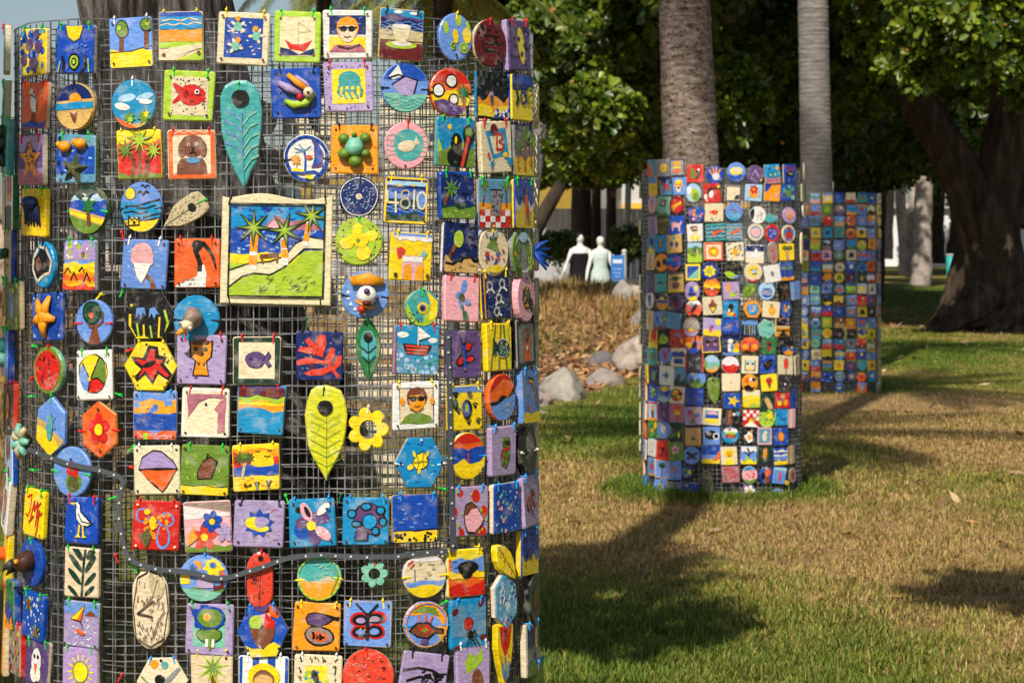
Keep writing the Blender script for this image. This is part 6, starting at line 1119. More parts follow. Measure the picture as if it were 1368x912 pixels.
def add_mid(line, i):
    head, art, label = line.split('|')
    t = head.split(); u, v = float(t[0]), float(t[1]); sp = t[2].split(':'); base = t[3]; shape = sp[0]
    w = float(sp[1]) if len(sp) > 1 else 23.5; h = float(sp[2]) if len(sp) > 2 else 25; rot = float(sp[3]) if len(sp) > 3 else 0
    rg = random.Random(i * 5 + 1); u += rg.uniform(-.7, .7); v += rg.uniform(-.9, .9); w *= rg.uniform(.9, 1.06); h *= rg.uniform(.9, 1.05)
    p, n = CM.hit(u, v, .0015); k = F / p.y
    c = max(.34, abs(n.y))
    hw, hh = w / 2 / k, h / 2 / k
    if len(sp) < 2: hw = .05
    elif c < .93 and shape in ('q', 'o') and w > 15: hw = min(hw / c, .054)
    T = rg.uniform(.009, .013)
    M = frame(p + n * .004, n, rot + rg.uniform(-4.5, 4.5), rg.uniform(-4, 1), rg.uniform(-5, 5))
    body = MB(); tile_geo(body, body, shape, hw, hh, base, art, rg, T, None, fine=shape != 'q')
    label = label + ', on the ringed palm'
    assert label not in SEEN, label
    SEEN.add(label)
    o = body.build(KIND[shape], M_GLAZE); o.matrix_world = M
    tag(o, label, CATG[KIND[shape]], 'handmade ceramic tiles on the cage round the ringed palm')
for i, ln in enumerate([x for x in MID.strip().split('\n') if x.strip()]): add_mid(ln, i)
rear(CM, 1.9, 'rear_tiles', 'backs of tiles hung on the far side of the cage round the ringed palm', 13, .2)

# far cage: shape, ground and motif of every tile it shows, row by row
FARV = [265, 280, 295, 311, 327, 341, 356, 371, 386, 401, 416, 431, 446, 459, 473, 488, 503, 517]
FARU = [1070, 1076, 1090, 1105, 1121, 1137, 1151, 1163, 1173]
FARG = """
--- --- sam syw sbt scr sar sby scr
--- soO sBr sgl oxP sto sBi Hck syh
--- sBp svg oir svs oOk sBp soB oyo
--- sGg syB stk sag oOT syk sBp oyh
--- snR slo oGx sBq otg oyl soe sna
--- scr srR smb ogB sck sOB sBr snt
--- sgr sbt swo hcv sbw otb sOr seh
--- sBm sbv hoB oyg onO sGs owr sOd
--- soB sAg sBk ovO slg scy swe sbn
sye sBw sAv oky syR sBO srO sPM sbB
svA oBw sBT sbr sbB sBo syk skc srB
syA sBy ovk sly sTs soy sBr sBv sxo
sro sya sai oyo okB ske oby syg sev
sBp syR oAg svi str ovT siR sgc sxT
sbv oBp sco syk oyB sro sby svB sxe
sBM syT sBi svg syo oPM oav syr szg
oxz sPM soP sbk oBg hPe hOr stw szx
srm --- soB --- oby --- sOv --- szx
"""
body = MB(); rg = random.Random(21)
for r_, row in enumerate(FARG.strip().split('\n')):
    for c_, cd in enumerate(row.split()):
        if cd == '---': continue
        sh, b_, mo = cd.replace('s', 'q', 1) if cd[0] == 's' else cd
        p, n = CF.hit(FARU[c_] + rg.uniform(-.9, .9), FARV[r_] + rg.uniform(-1, 1), .002)
        M = frame(p + n * .004, n, rg.uniform(-4, 4), rg.uniform(-2, 1), rg.uniform(-3, 3))
        art = rg.choice(['C %s 0 .05 .42', 'Y %s -1.1 -.35 .12', 'fl %sy 0 0 .55 5', 'tu %sh 0 0 .6 20', 'fi %sk 0 0 .55 1', 'P %s -.6 -.5 .6 -.4 .3 .5 -.2 .6', 'Y %s -1.1 -.1 .2;C w .3 .5 .2']) % mo
        art += rg.choice(['', ';D %s 4 .12' % rg.choice('kywr'), ';Y %s .55 1.1 .05' % rg.choice('Bqbo')])
        e2 = MB(); hw = .050 if n.y < -.7 else .047
        tile_geo(e2, e2, sh, hw * (1.1 if sh in 'hH' else 1), .052, b_, art, rg, .011, None, fine=False, M=M)
        k = len(body.v); body.v += e2.v; body.f += [[x + k for x in f] for f in e2.f]; body.c += e2.c
o = body.build('ceramic_tiles', M_GLAZE)
tag(o, 'rows of small painted tiles covering the cage round the smooth grey palm', 'tiles', kind='stuff')
# ------------------------------------------------------------------ the ground
def sstep(a, b, x):
    t = np.clip((x - a) / (b - a), 0, 1); return t * t * (3 - 2 * t)
def vnoise(x, y, sd=0):
    """cheap smooth value noise on arrays"""
    xi = np.floor(x).astype(np.int64); yi = np.floor(y).astype(np.int64); fx = x - xi; fy = y - yi
    fx = fx * fx * (3 - 2 * fx); fy = fy * fy * (3 - 2 * fy)
    def h(a, b):
        n = (a * 374761393 + b * 668265263 + sd * 1442695041) & 0x7fffffff
        n = ((n ^ (n >> 13)) * 1274126177) & 0x7fffffff
        return ((n ^ (n >> 16)) & 0xffff) / 65535.0
    return (h(xi, yi) * (1 - fx) + h(xi + 1, yi) * fx) * (1 - fy) + (h(xi, yi + 1) * (1 - fx) + h(xi + 1, yi + 1) * fx) * fy
def edge_x(y):      # where the lawn ends and the dry bank begins
    return np.interp(y, [0, 8, 14, 20, 25, 30, 40, 60, 90], [-9, -6, -1.8, .1, 1.5, 2.6, 4.2, 5.5, 6])
def bankness(x, y): return sstep(-.25, .5, edge_x(y) - x + .35 * (vnoise(x * 1.3, y * .7, 3) - .5))
def height(x, y):
    b = bankness(x, y)
    m = np.exp(-((y - 40) / np.where(y < 40, 7.0, 3.4)) ** 2) * .72 * sstep(1.2, -1.2, x - 4.4)
    far_left = sstep(-3, -7, x) * sstep(18, 30, y) * .5
    return b * (m + far_left + .05 * (vnoise(x * .8, y * .5, 5) - .3) - .05)
# patches of parched and of green turf: photo pixel centre, half sizes, weight (+ dry, - green)
PATCH = [(770, 690, 130, 42, .6), (1130, 700, 280, 70, .65), (1290, 590, 190, 65, .5), (1150, 540, 120, 16, .6), (1320, 770, 170, 60, .35), (745, 640, 60, 40, .4),
         (800, 575, 110, 50, -.6), (1270, 468, 160, 14, -.7), (1230, 510, 120, 12, -.25), (1280, 400, 130, 40, -.8), (800, 850, 160, 60, -.42), (1000, 880, 200, 40, -.12), (1150, 600, 60, 30, -.2)]
PW = []
for u, v, ru, rv, w in PATCH:
    c = gnd(u, v); PW.append((c.x, c.y, ru / F * c.y, rv * c.y * c.y / (F * EYE), w))
MCX, MCY = CM.cx, CM.cy
def dryness(x, y):
    d = .56 + .75 * (vnoise(x * .9, y * .55, 1) - .5) + .45 * (vnoise(x * 3.1, y * 2.1, 2) - .5)
    for cx_, cy_, rx, ry, w in PW: d = d + w * np.exp(-((x - cx_) / rx) ** 2 - ((y - cy_) / ry) ** 2)
    r = np.hypot(x - MCX, (y - MCY)); d = d - 1.1 * np.exp(-((r - .55) / .22) ** 2)
    r = np.hypot(x - CF.cx, (y - CF.cy)); d = d - .6 * np.exp(-((r - .5) / .3) ** 2)
    return np.clip(d, 0, 1)
GREEN, STRAW = np.array([.1, .165, .016]), np.array([.46, .29, .125])
def turf_col(d):
    mid = np.array([.27, .25, .045])
    d = d[..., None]
    return np.where(d < .5, GREEN + (mid - GREEN) * d * 2, mid + (STRAW - mid) * (d - .5) * 2)
xs = np.unique(np.concatenate([np.linspace(-900, -30, 16), np.linspace(-30, -6, 40), np.linspace(-6, 12, 180), np.linspace(12, 40, 40), np.linspace(40, 900, 16)]))
ys = np.unique(np.concatenate([np.linspace(-60, 2, 14), np.linspace(2, 32, 220), np.linspace(32, 62, 120), np.linspace(62, 130, 40), np.linspace(130, 1600, 14)]))
GX, GY = np.meshgrid(xs, ys); GZ = height(GX, GY)
V = np.stack([GX, GY, GZ], -1).reshape(-1, 3); nx_, ny_ = len(xs), len(ys)
I = (np.arange(ny_ - 1)[:, None] * nx_ + np.arange(nx_ - 1)[None, :]).ravel()
Fq = np.stack([I, I + 1, I + 1 + nx_, I + nx_], -1)
C = V[Fq].mean(1); dr = dryness(C[:, 0], C[:, 1]); bk = bankness(C[:, 0], C[:, 1])[:, None]
soil = np.array([.24, .145, .075]) * (.75 + .5 * vnoise(C[:, 0] * 2, C[:, 1] * 1.2, 9))[:, None]
straw_bank = np.array([.33, .22, .1])
tb = sstep(28, 36, C[:, 1])[:, None]
bank = soil * (1 - tb) + straw_bank * tb
cc = turf_col(dr) * .62 * (1 - bk) + bank * bk
M_GROUND = attr_mat('turf_soil', 0.95, 0.1, 0.55, 1.2, 9.0, 0.8, 0.03, offset=False)
g = mesh_np('ground', V, Fq, M_GROUND, cc, smooth=True); tag(g, kind='structure')

# grass: single blades, lush to parched
def blades(n, u0, u1, d0, d1, hgt, wid, segs, seed, bank=False, only=None):
    rg = np.random.default_rng(seed)
    y = np.sqrt(rg.uniform(d0 * d0, d1 * d1, n)); x = (rg.uniform(u0, u1, n) - CU) / F * y
    b = bankness(x, y); keep = (b < .5) if not bank else (b > .55)
    keep &= ~((np.abs(x - CM.cx) < .42) & (np.abs(y - CM.cy) < .4))
    keep &= (vnoise(x * 7, y * 5, 21) + .5 * vnoise(x * 19, y * 14, 22) + rg.normal(0, .12, n)) > .48
    if only is not None: keep &= only(x, y, rg)
    x, y = x[keep], y[keep]; n = len(x); z = height(x, y)
    d = dryness(x, y); dj = np.clip(d + rg.normal(0, .3, n), 0, 1)
    ring = np.exp(-((np.hypot(x - MCX, y - MCY) - .56) / .2) ** 2)
    h = hgt * rg.uniform(.45, 1.25, n) * (1.15 - .35 * dj) * (1 + 1.1 * ring) * (.75 + .5 * vnoise(x * 2.2, y * 1.5, 8)); lean = rg.uniform(.15, 1.25, n) * (.6 + .8 * dj); az = rg.uniform(0, 6.283, n)
    w = wid * rg.uniform(.6, 1.3, n)
    if bank: dj = np.clip(.78 - .75 * sstep(.45, .8, vnoise(x * .7, y * .35, 14)) + rg.normal(0, .22, n), 0, 1); lean *= .8; h = h * (.4 + 1.2 * vnoise(x * 1.1, y * .6, 15))
    dx, dy = np.cos(az), np.sin(az); px_, py_ = -dy, dx
    B = np.stack([x, y, z - .004], -1); D = np.stack([dx, dy, np.zeros(n)], -1); S = np.stack([px_, py_, np.zeros(n)], -1) * w[:, None]; Z = np.array([0, 0, 1.0])
    up = np.cos(lean)[:, None] * Z; out = np.sin(lean)[:, None] * D
    m1 = B + h[:, None] * .5 * (up * 1.1 + out * .6); tip = B + h[:, None] * (up * .85 + out * 1.1)
    col = turf_col(dj) * (np.array([.95, .84, .9]) if bank else 1) * rg.uniform(.55, 1.4, n)[:, None]
    if segs == 2:
        V = np.stack([B - S, B + S, m1 + S * .8, m1 - S * .8, tip], 1).reshape(-1, 3); k = np.arange(n) * 5
        T = np.stack([np.stack([k, k + 1, k + 2], -1), np.stack([k, k + 2, k + 3], -1), np.stack([k + 3, k + 2, k + 4], -1)], 1).reshape(-1, 3)
        return V, T, np.repeat(col, 3, 0)
    V = np.stack([B - S, B + S, tip], 1).reshape(-1, 3); k = np.arange(n) * 3
    return V, np.stack([k, k + 1, k + 2], -1), col
def join(name, parts, m, label, cat):
    V, T, Cc, o = [], [], [], 0
    for v, t, c in parts: V.append(v); T.append(t + o); Cc.append(c); o += len(v)
    ob = mesh_np(name, np.concatenate(V), np.concatenate(T), m, np.concatenate(Cc))
    return tag(ob, label, cat, kind='stuff')
ring_only = lambda x, y, rg: np.abs(np.hypot(x - MCX, y - MCY) - .56) < .3
join('grass', [blades(190000, 640, 1420, 7.0, 13, .052, .0028, 2, 1), blades(150000, 600, 1420, 13, 20, .05, .004, 2, 2), blades(90000, 600, 1420, 20, 32, .045, .006, 1, 3),
               blades(60000, 600, 1420, 32, 70, .06, .014, 1, 4), blades(60000, -60, 640, 6.0, 30, .045, .006, 1, 5), blades(80000, 1420, 2050, 6.0, 40, .05, .006, 1, 7), blades(160000, 820, 1110, 12.2, 14.6, .034, .0024, 2, 6, only=ring_only)],
     M_GRASS, 'short patchy lawn, green and parched', 'grass')
join('dry_grass', [blades(30000, 640, 1000, 27, 48, .2, .009, 2, 11, True, lambda x, y, rg: rg.random(len(x)) < sstep(27, 37, y)), blades(26000, -60, 680, 14, 46, .16, .008, 2, 12, True)],
     M_GRASS, 'tall straw coloured grass on the bank beyond the rocks', 'dry grass')
# leaf litter on the bare soil
def litter(n, u0, u1, d0, d1, seed, cond):
    rg = np.random.default_rng(seed); y = np.sqrt(rg.uniform(d0 * d0, d1 * d1, n)); x = (rg.uniform(u0, u1, n) - CU) / F * y
    k = cond(x, y); x, y = x[k], y[k]; n = len(x); z = height(x, y) + .012
    a = rg.uniform(0, 6.283, n); l = rg.uniform(.03, .085, n); w = l * .45; t = rg.normal(0, .35, (n, 2))
    D = np.stack([np.cos(a), np.sin(a), t[:, 0]], -1) * l[:, None]; S = np.stack([-np.sin(a), np.cos(a), t[:, 1]], -1) * w[:, None]; B = np.stack([x, y, z + .01], -1)
    V = np.stack([B - D, B + S, B + D, B - S], 1).reshape(-1, 3); q = np.arange(n) * 4
    base = np.array([[.32, .15, .06], [.4, .22, .09], [.2, .1, .05], [.4, .26, .14]])[rg.integers(0, 4, n)] * rg.uniform(.6, 1.2, n)[:, None]
    return V, np.stack([q, q + 1, q + 2, q + 3], -1), base
P1 = litter(5200, 600, 900, 21, 38, 4, lambda x, y: bankness(x, y) > .5)
fc = gnd(1330, 436)
P2 = litter(900, 1150, 1420, 30, 44, 5, lambda x, y: np.hypot(x - fc.x, (y - fc.y)) < 2.6)
P3 = litter(150, 720, 1400, 9, 34, 6, lambda x, y: x > 0)
join('leaf_litter', [P1, P2, P3], M_LITTER, 'fallen brown leaves on the bare soil', 'leaf litter')

# ------------------------------------------------------------------ rocks
def rock(u, v, wpx, hpx, col, label, d=None, z0=None, seed=0, asp=.8):
    c = gnd(u, v) if d is None else Vector(((u - CU) / F * d, d, z0))
    s = c.y / F; rx, rz = wpx * .62 * s, hpx * 1.55 * s
    bm = bmesh.new(); bmesh.ops.create_icosphere(bm, subdivisions=4, radius=1)
    o = Vector((seed * 3.7, seed * 1.3, seed * 5.1))
    for vv in bm.verts:
        p = vv.co.copy(); f = 1 + .28 * noise.noise(p * 1.1 + o) + .16 * noise.noise(p * 2.6 + o) + .06 * noise.noise(p * 7 + o)
        q = p * f
        for ax in ((.7, .2, .68), (-.6, -.5, .6), (.1, -.9, .4), (-.2, .4, .9)):      # broken faces
            a = Vector(ax) + Vector((noise.noise(o), noise.noise(o * 2), 0)) * .4; a.normalize(); dd = q.dot(a)
            if dd > .78: q -= a * (dd - .78) * .85
        vv.co = (q.x * rx, q.y * rx * asp, q.z * rz * .62 + rz * .36)
    me = bpy.data.meshes.new('boulder'); bm.to_mesh(me); bm.free()
    a = me.attributes.new('Col', 'FLOAT_COLOR', 'FACE'); a.data.foreach_set('color', np.tile(np.array([*col, 1], dtype=np.float32), len(me.polygons)))
    me.polygons.foreach_set('use_smooth', np.ones(len(me.polygons), dtype=bool)); me.materials.append(M_ROCK)
    ob = bpy.data.objects.new('boulder', me); COL.objects.link(ob)
    ob.location = (c.x, c.y, (height(np.array([c.x]), np.array([c.y]))[0] if d is None else z0) - .06)
    ob.rotation_euler = (0, 0, seed * 1.3)
    tag(ob, label, 'boulder', 'boulders edging the lawn')
ROCKS = [(750, 533, 62, 34, (.37, .34, .28), 'large pale grey green boulder at the lawn edge'), (806, 512, 46, 20, (.27, .23, .2), 'low brownish boulder beside the pale grey green one'),
         (704, 540, 60, 22, (.36, .28, .25), 'flat pinkish boulder partly behind the near cage'), (722, 553, 34, 10, (.36, .31, .27), 'thin flat stone at the foot of the pinkish boulder'),
         (804, 484, 30, 16, (.16, .15, .15), 'small dark rounded stone on the leaf litter'), (858, 494, 70, 40, (.4, .33, .27), 'broad tan boulder beside the ringed palm cage'),
         (832, 446, 26, 22, (.31, .28, .25), 'grey rough stone below the cream slab'), (852, 444, 50, 22, (.52, .42, .32), 'cream coloured slab of rock on the bank'),
         (858, 457, 30, 16, (.3, .28, .26), 'squat grey stone leaning on the tan boulder'), (840, 478, 22, 12, (.36, .3, .25), 'small tan stone between the two grey ones')]
for i, (u, v, w, h, c, lb) in enumerate(ROCKS): rock(u, v, w, h, c, lb, seed=i + 1)
LR = [(4, 300, 60, 42, 1.0, (.42, .31, .23)), (40, 320, 70, 50, .6, (.36, .28, .22)), (-40, 330, 80, 60, .5, (.33, .27, .23)), (90, 310, 80, 50, .8, (.4, .33, .27)), (0, 340, 70, 46, .1, (.3, .27, .25)), (150, 330, 80, 60, .3, (.38, .3, .24)), (60, 350, 60, 40, .0, (.33, .29, .26)), (-30, 285, 50, 36, 1.5, (.45, .36, .28)), (20, 268, 46, 30, 1.9, (.4, .33, .28))]
LN = ['highest grey tan', 'orange tan', 'broad dull tan', 'pale tan', 'dark grey', 'brown', 'grey brown', 'cream tan', 'topmost tan']
for i, (u, v, w, h, z, c) in enumerate(LR): rock(u, v, w, h * 1.3, c, '%s boulder piled in the sea wall behind the weathered palm' % LN[i], d=31 + (i % 3) * .7, z0=z, seed=20 + i)
# ------------------------------------------------------------------ palms and trees
def trunk_mesh(path, rad, n, ring=None, seed=0, flare=0.0, lumps=0.0, ridge=0.0):
    """tapered round trunk along a path; ring = spacing of leaf scars"""
    path = [Vector(p) for p in path]; pts = []; L = [0]
    for a, b in zip(path, path[1:]): L.append(L[-1] + (b - a).length)
    step = ring / 4 if ring else L[-1] / 60; m = int(L[-1] / step); rings = []
    def at(t):
        for i in range(len(path) - 1):
            if t <= L[i + 1] or i == len(path) - 2:
                k = (t - L[i]) / (L[i + 1] - L[i]); k = max(0, min(1, k)); s = k * k * (3 - 2 * k)
                return path[i].lerp(path[i + 1], k), rad[i] + (rad[i + 1] - rad[i]) * k
    for j in range(m + 1):
        t = L[-1] * j / m; p, r = at(t); q, _ = at(min(L[-1], t + .02)); q0, _ = at(max(0, t - .02)); d = (q - q0).normalized()
        x = d.cross(Vector((0, 1, 0))).normalized(); y = x.cross(d)
        if ring: r *= 1 + (.05 * (.3 + .7 * abs(noise.noise(Vector((seed + 5.5, (j // 4) * 1.37, 0)))) * 2) * ((j % 4) / 4.0) - .018) + .014 * noise.noise(Vector((seed, t * 3, 0)))
        r += flare * math.exp(-t / .35)
        R_ = []
        for k in range(n):
            a = 6.28319 * k / n; v = Vector((math.cos(a), math.sin(a), t * 1.2 + seed))
            rr = r * (1 + ridge * noise.noise(Vector((v.x * 3.2, v.y * 3.2, t * .5 + seed))) + ridge * .5 * noise.noise(Vector((v.x * 7, v.y * 7, t * 1.1))) + lumps * noise.noise(v * 1.7) + (.025 if ring else .04) * noise.noise(Vector((v.x * 4, v.y * 4, t * (14 if ring else 2.5)))))
            R_.append(p + x * (rr * math.cos(a)) + y * (rr * math.sin(a)))
        rings.append(R_)
    return rings
def fronds(mb, top, n, L, seed, droop=1.0, c0=(.12, .17, .03), c1=(.26, .26, .05)):
    rg = random.Random(seed)
    for k in range(n):
        az = 6.283 * k / n + rg.uniform(-.2, .2); el = R(rg.uniform(-25, 70)); l = L * rg.uniform(.8, 1.1)
        d = Vector((math.cos(az) * math.cos(el), math.sin(az) * math.cos(el), math.sin(el))); p = Vector(top); path = [p.copy()]
        for s in range(14):
            d = (d + Vector((0, 0, -.085 * droop))).normalized(); p = p + d * (l / 14); path.append(p.copy())
        mb.tube(path, [.035 * (1 - i / 16) for i in range(15)], (.2, .19, .06), 4)
        for i in range(2, 15):
            t = (path[i] - path[i - 1]).normalized(); sd = t.cross(Vector((0, 0, 1))).normalized()
            for sgn in (-1, 1):
                for h in (0, .33, .66):
                    b = path[i - 1].lerp(path[i], h); ll = l * .2 * math.sin(math.pi * (.12 + .8 * i / 15)) * rg.uniform(.8, 1.1)
                    e = b + (sd * sgn * .8 + t * .5 + Vector((0, 0, -.35))).normalized() * ll; w = t * .018
                    f = rg.random(); c = tuple(c0[q] + (c1[q] - c0[q]) * f for q in range(3))
                    mid = b.lerp(e, .5) + Vector((0, 0, .03)); mb.face([b - w, mid - w * 1.2, e, mid + w * 1.2, b + w], c)
def palm(name, label, path, rad, bark, ring, fr, L, seed, lumps=0.0, flare=.05, n=28):
    e = tag(empty(name, (path[0][0], path[0][1], 0)), label, 'palm tree', 'palms in the park'); bpy.context.view_layer.update()
    mb = MB(); mb.grid(trunk_mesh(path, rad, n, ring, seed, flare, lumps)); mb.build('trunk', bark, e, True, Matrix.Identity(4))
    mb = MB(); fronds(mb, path[-1], fr, L, seed); mb.build('crown', M_LEAF, e, mw=Matrix.Identity(4))
def P3(u, v, d): return tuple(px(u, v, d))
y = 5.2
palm('palm_tree', 'weathered grey palm trunk inside the cage with the LED strip',
     [(*P3(392, 900, y)[:2], -.05), P3(370, 760, y), P3(300, 420, y), P3(252, 200, y), P3(205, 0, y), P3(120, -420, y), (-1.15, 5.2, 4.5), (-1.3, 5.2, 7.5), (-1.75, 5.3, 10.5), (-1.9, 5.3, 12.5)], [.22, .2, .185, .178, .172, .165, .155, .145, .135, .13], M_BARK_OLD, None, 20, 2.8, 3, lumps=.05)
y = 13.65
palm('palm_tree', 'ringed brown palm trunk rising from the middle cage',
     [(*P3(948, 660, y)[:2], -.05), P3(935, 400, y), P3(923, 215, y), P3(914, 0, y), P3(905, -350, y), (.9, y - .2, 7.5), (.85, y - .4, 10.3)], [.19, .18, .172, .156, .15, .14, .13], M_BARK_RING, .05, 18, 2.8, 4)
y = 22.95
palm('palm_tree', 'smooth grey palm trunk rising from the far cage',
     [(*P3(1108, 520, y)[:2], -.05), P3(1098, 400, y), P3(1091, 255, y), P3(1086, 0, y), P3(1083, -250, y), (3.0, y, 9.8)], [.19, .175, .163, .155, .15, .13], M_BARK_GREY, .045, 18, 2.8, 5)
y = 34
palm('palm_tree', 'short palm with drooping yellow green fronds behind the weathered palm',
     [(*P3(585, 420, y)[:2], -.05), P3(588, 200, y), P3(592, 0, y), P3(594, -30, y)], [.2, .16, .15, .14], M_BARK_DARK, .08, 22, 2.3, 8)
y = 40
palm('palm_tree', 'slim palm with arching fronds farther behind the weathered palm',
     [(*P3(425, 400, y)[:2], -.05), P3(430, 100, y), P3(434, -40, y), P3(436, -60, y)], [.18, .15, .14, .13], M_BARK_DARK, .08, 22, 2.6, 9)

def limb(path, rad, n=12, seed=0, lumps=.12, flare=0.0, ridge=0.0):
    mb = MB(); mb.grid(trunk_mesh(path, rad, 40 if ridge else n, None, seed, flare, lumps, ridge)); return mb
def rosettes(clumps, seed, leaf=.2, per=7, tint=((.035, .075, .006), (.16, .22, .012)), dry=.012):
    """clumps: (centre, radii xyz, count) -> whorls of broad leaves spread through each clump"""
    rg = np.random.default_rng(seed); Cn, Dr = [], []
    for c, r, n in clumps:
        v = rg.normal(size=(n, 3)); v /= np.linalg.norm(v, axis=1)[:, None]; rad = rg.uniform(.25, 1, n) ** .6
        lump = 1 + .22 * np.sin(v[:, 0] * 5 + c[0]) * np.sin(v[:, 2] * 6 + c[2])
        Cn.append(np.array(c) + v * rad[:, None] * np.array(r) * lump[:, None]); Dr.append(v * .7 + rg.normal(0, .45, (n, 3)) + np.array([0, -.15, .35]))
    Cn = np.concatenate(Cn); Dr = np.concatenate(Dr); Dr /= np.linalg.norm(Dr, axis=1)[:, None]; N = len(Cn)
    a = np.where(np.abs(Dr[:, 2:3]) < .9, np.array([[0, 0, 1.0]]), np.array([[1.0, 0, 0]])); X = np.cross(Dr, a); X /= np.linalg.norm(X, axis=1)[:, None]; Y = np.cross(Dr, X)
    tone = rg.uniform(0, 1, N) ** 1.7; Vs, Ts, Cs = [], [], []
    for k in range(per):
        an = 6.283 * k / per + rg.uniform(-.3, .3, N); el = rg.uniform(.15, .75, N); L = leaf * rg.uniform(.65, 1.15, N); w = L * rg.uniform(.2, .28, N)
        d = (X * np.cos(an)[:, None] + Y * np.sin(an)[:, None]) * np.cos(el)[:, None] + Dr * np.sin(el)[:, None]
        s = np.cross(d, Dr); s /= np.linalg.norm(s, axis=1)[:, None] + 1e-9; up = np.cross(s, d)
        b = Cn + d * (L * .12)[:, None]; m1 = b + d * (L * .5)[:, None] - up * (L * .03)[:, None]; m2 = b + d * (L * .8)[:, None]; t = b + d * L[:, None] - up * (L * .1)[:, None]
        V = np.stack([b, m1 + s * (w * .8)[:, None] + up * (w * .3)[:, None], m2 + s * w[:, None] + up * (w * .3)[:, None], t, m2 - s * w[:, None] + up * (w * .3)[:, None], m1 - s * (w * .8)[:, None] + up * (w * .3)[:, None]], 1)
        o = np.arange(N) * 6 + k * N * 6
        T = np.stack([np.stack([o, o + 1, o + 2, o + 3], -1), np.stack([o, o + 3, o + 4, o + 5], -1)], 1).reshape(-1, 4)
        f = np.clip(tone + rg.normal(0, .2, N), 0, 1)[:, None]; c = np.array(tint[0]) * (1 - f) + np.array(tint[1]) * f
        od = rg.random(N) < dry; c[od] = np.array([.35, .17, .03])
        Vs.append(V.reshape(-1, 3)); Ts.append(T); Cs.append(np.repeat(c, 2, 0))
    return np.concatenate(Vs), np.concatenate(Ts), np.concatenate(Cs)
def clump(u, v, d, ru, rv, n, rd=None):
    c = px(u, v, d); s = d / F; return ((c.x, c.y, c.z), (ru * s, rd or ru * s * .9, rv * s), n)
def tree(name, label, limbs, bark, clumps, seed, leaf=.2, cat='tree', group=None, per=7, tint=((.035, .075, .006), (.16, .22, .012)), flare=0.0):
    b = limbs[0][0][0]; e = tag(empty(name, (b[0], b[1], 0)), label, cat, group); bpy.context.view_layer.update()
    for i, (path, rad) in enumerate(limbs):
        limb(path, rad, seed=seed + i, flare=flare if i == 0 else 0, ridge=.22 if name == 'fig_tree' else 0.0).build('trunk' if i == 0 else 'limb', bark, e, True, Matrix.Identity(4))
    if clumps:
        V, T, C_ = rosettes(clumps, seed, leaf, per, tint); V = V
        o = mesh_np('crown', V, T, M_LEAF, C_, e); o.matrix_world = Matrix.Identity(4)
    return e
def ln(pts, d): return [P3(u, v, d) for u, v in pts]
G = 'broad leaved trees behind the lawn'
# --- left of the ringed palm
tree('sea_almond_tree', 'broad leaved tree on a slanting brown trunk beyond the dry bank', [(ln([(676, 440), (690, 380), (712, 240), (728, 130), (738, 60)], 44), [.26, .2, .17, .15, .12]), (ln([(728, 130), (770, 90), (800, 60)], 44), [.12, .08, .05])], M_BARK_GREY,
     [clump(690, 40, 50, 90, 80, 900), clump(760, 30, 38, 80, 60, 800), clump(690, 130, 49, 80, 60, 700), clump(820, 60, 37, 75, 70, 800), clump(770, 130, 40, 60, 60, 500), clump(640, 60, 47, 60, 70, 500)], 31, .2, group=G)
tree('sea_almond_tree', 'low leaning tree with sprays of light green leaves left of the ringed palm', [(ln([(690, 400), (702, 330), (735, 270), (760, 230), (800, 190)], 46), [.2, .17, .15, .13, .08])], M_BARK_DARK,
     [clump(795, 150, 35, 55, 45, 520), clump(785, 195, 37, 50, 38, 420), clump(835, 190, 39, 60, 45, 480), clump(850, 110, 38, 50, 60, 420), clump(700, 190, 50, 70, 50, 500), clump(770, 225, 48, 100, 22, 500)], 32, .2, group=G, tint=((.05, .1, .008), (.24, .3, .02)))
for i, (u, w, lb) in enumerate(((776, .26, 'thick dark trunked tree behind the two mannequins'), (796, .13, 'slim reddish trunked tree beside the thick dark trunk'), (816, .14, 'slim dark trunked tree before the white fence'))):
    tree('dark_tree', lb, [(ln([(u - 2, 420), (u, 330), (u + 1, 230), (u + 4, 80)], 56 + i), [w * 1.2, w, w * .9, w * .7])], M_BARK_DARK, [clump(u - 20 + 25 * i, 60, 58 + i * 2, 110, 110, 900), clump(u + 30, 150, 60, 90, 60, 500)], 40 + i, .26, group=G)
# --- between the two palms and behind
tree('sea_almond_tree', 'leafy tree filling the gap between the ringed and the grey palm', [(ln([(1010, 420), (1008, 330), (1012, 220), (1005, 60)], 47), [.16, .13, .12, .1])], M_BARK_PALE,
     [clump(985, 110, 36, 40, 70, 560), clump(1030, 60, 40, 60, 80, 700), clump(1010, 190, 44, 70, 50, 700), clump(1040, 160, 48, 60, 70, 600), clump(960, 40, 42, 60, 60, 500)], 51, .19, group=G)
tree('dark_tree', 'dense shaded tree right behind the grey palm', [(ln([(1150, 420), (1148, 320), (1140, 200), (1130, 40)], 62), [.3, .26, .24, .2])], M_BARK_DARK,
     [clump(1150, 60, 56, 110, 110, 1300), clump(1130, 190, 60, 90, 60, 800), clump(1210, 150, 60, 70, 60, 700)], 52, .26, group=G)
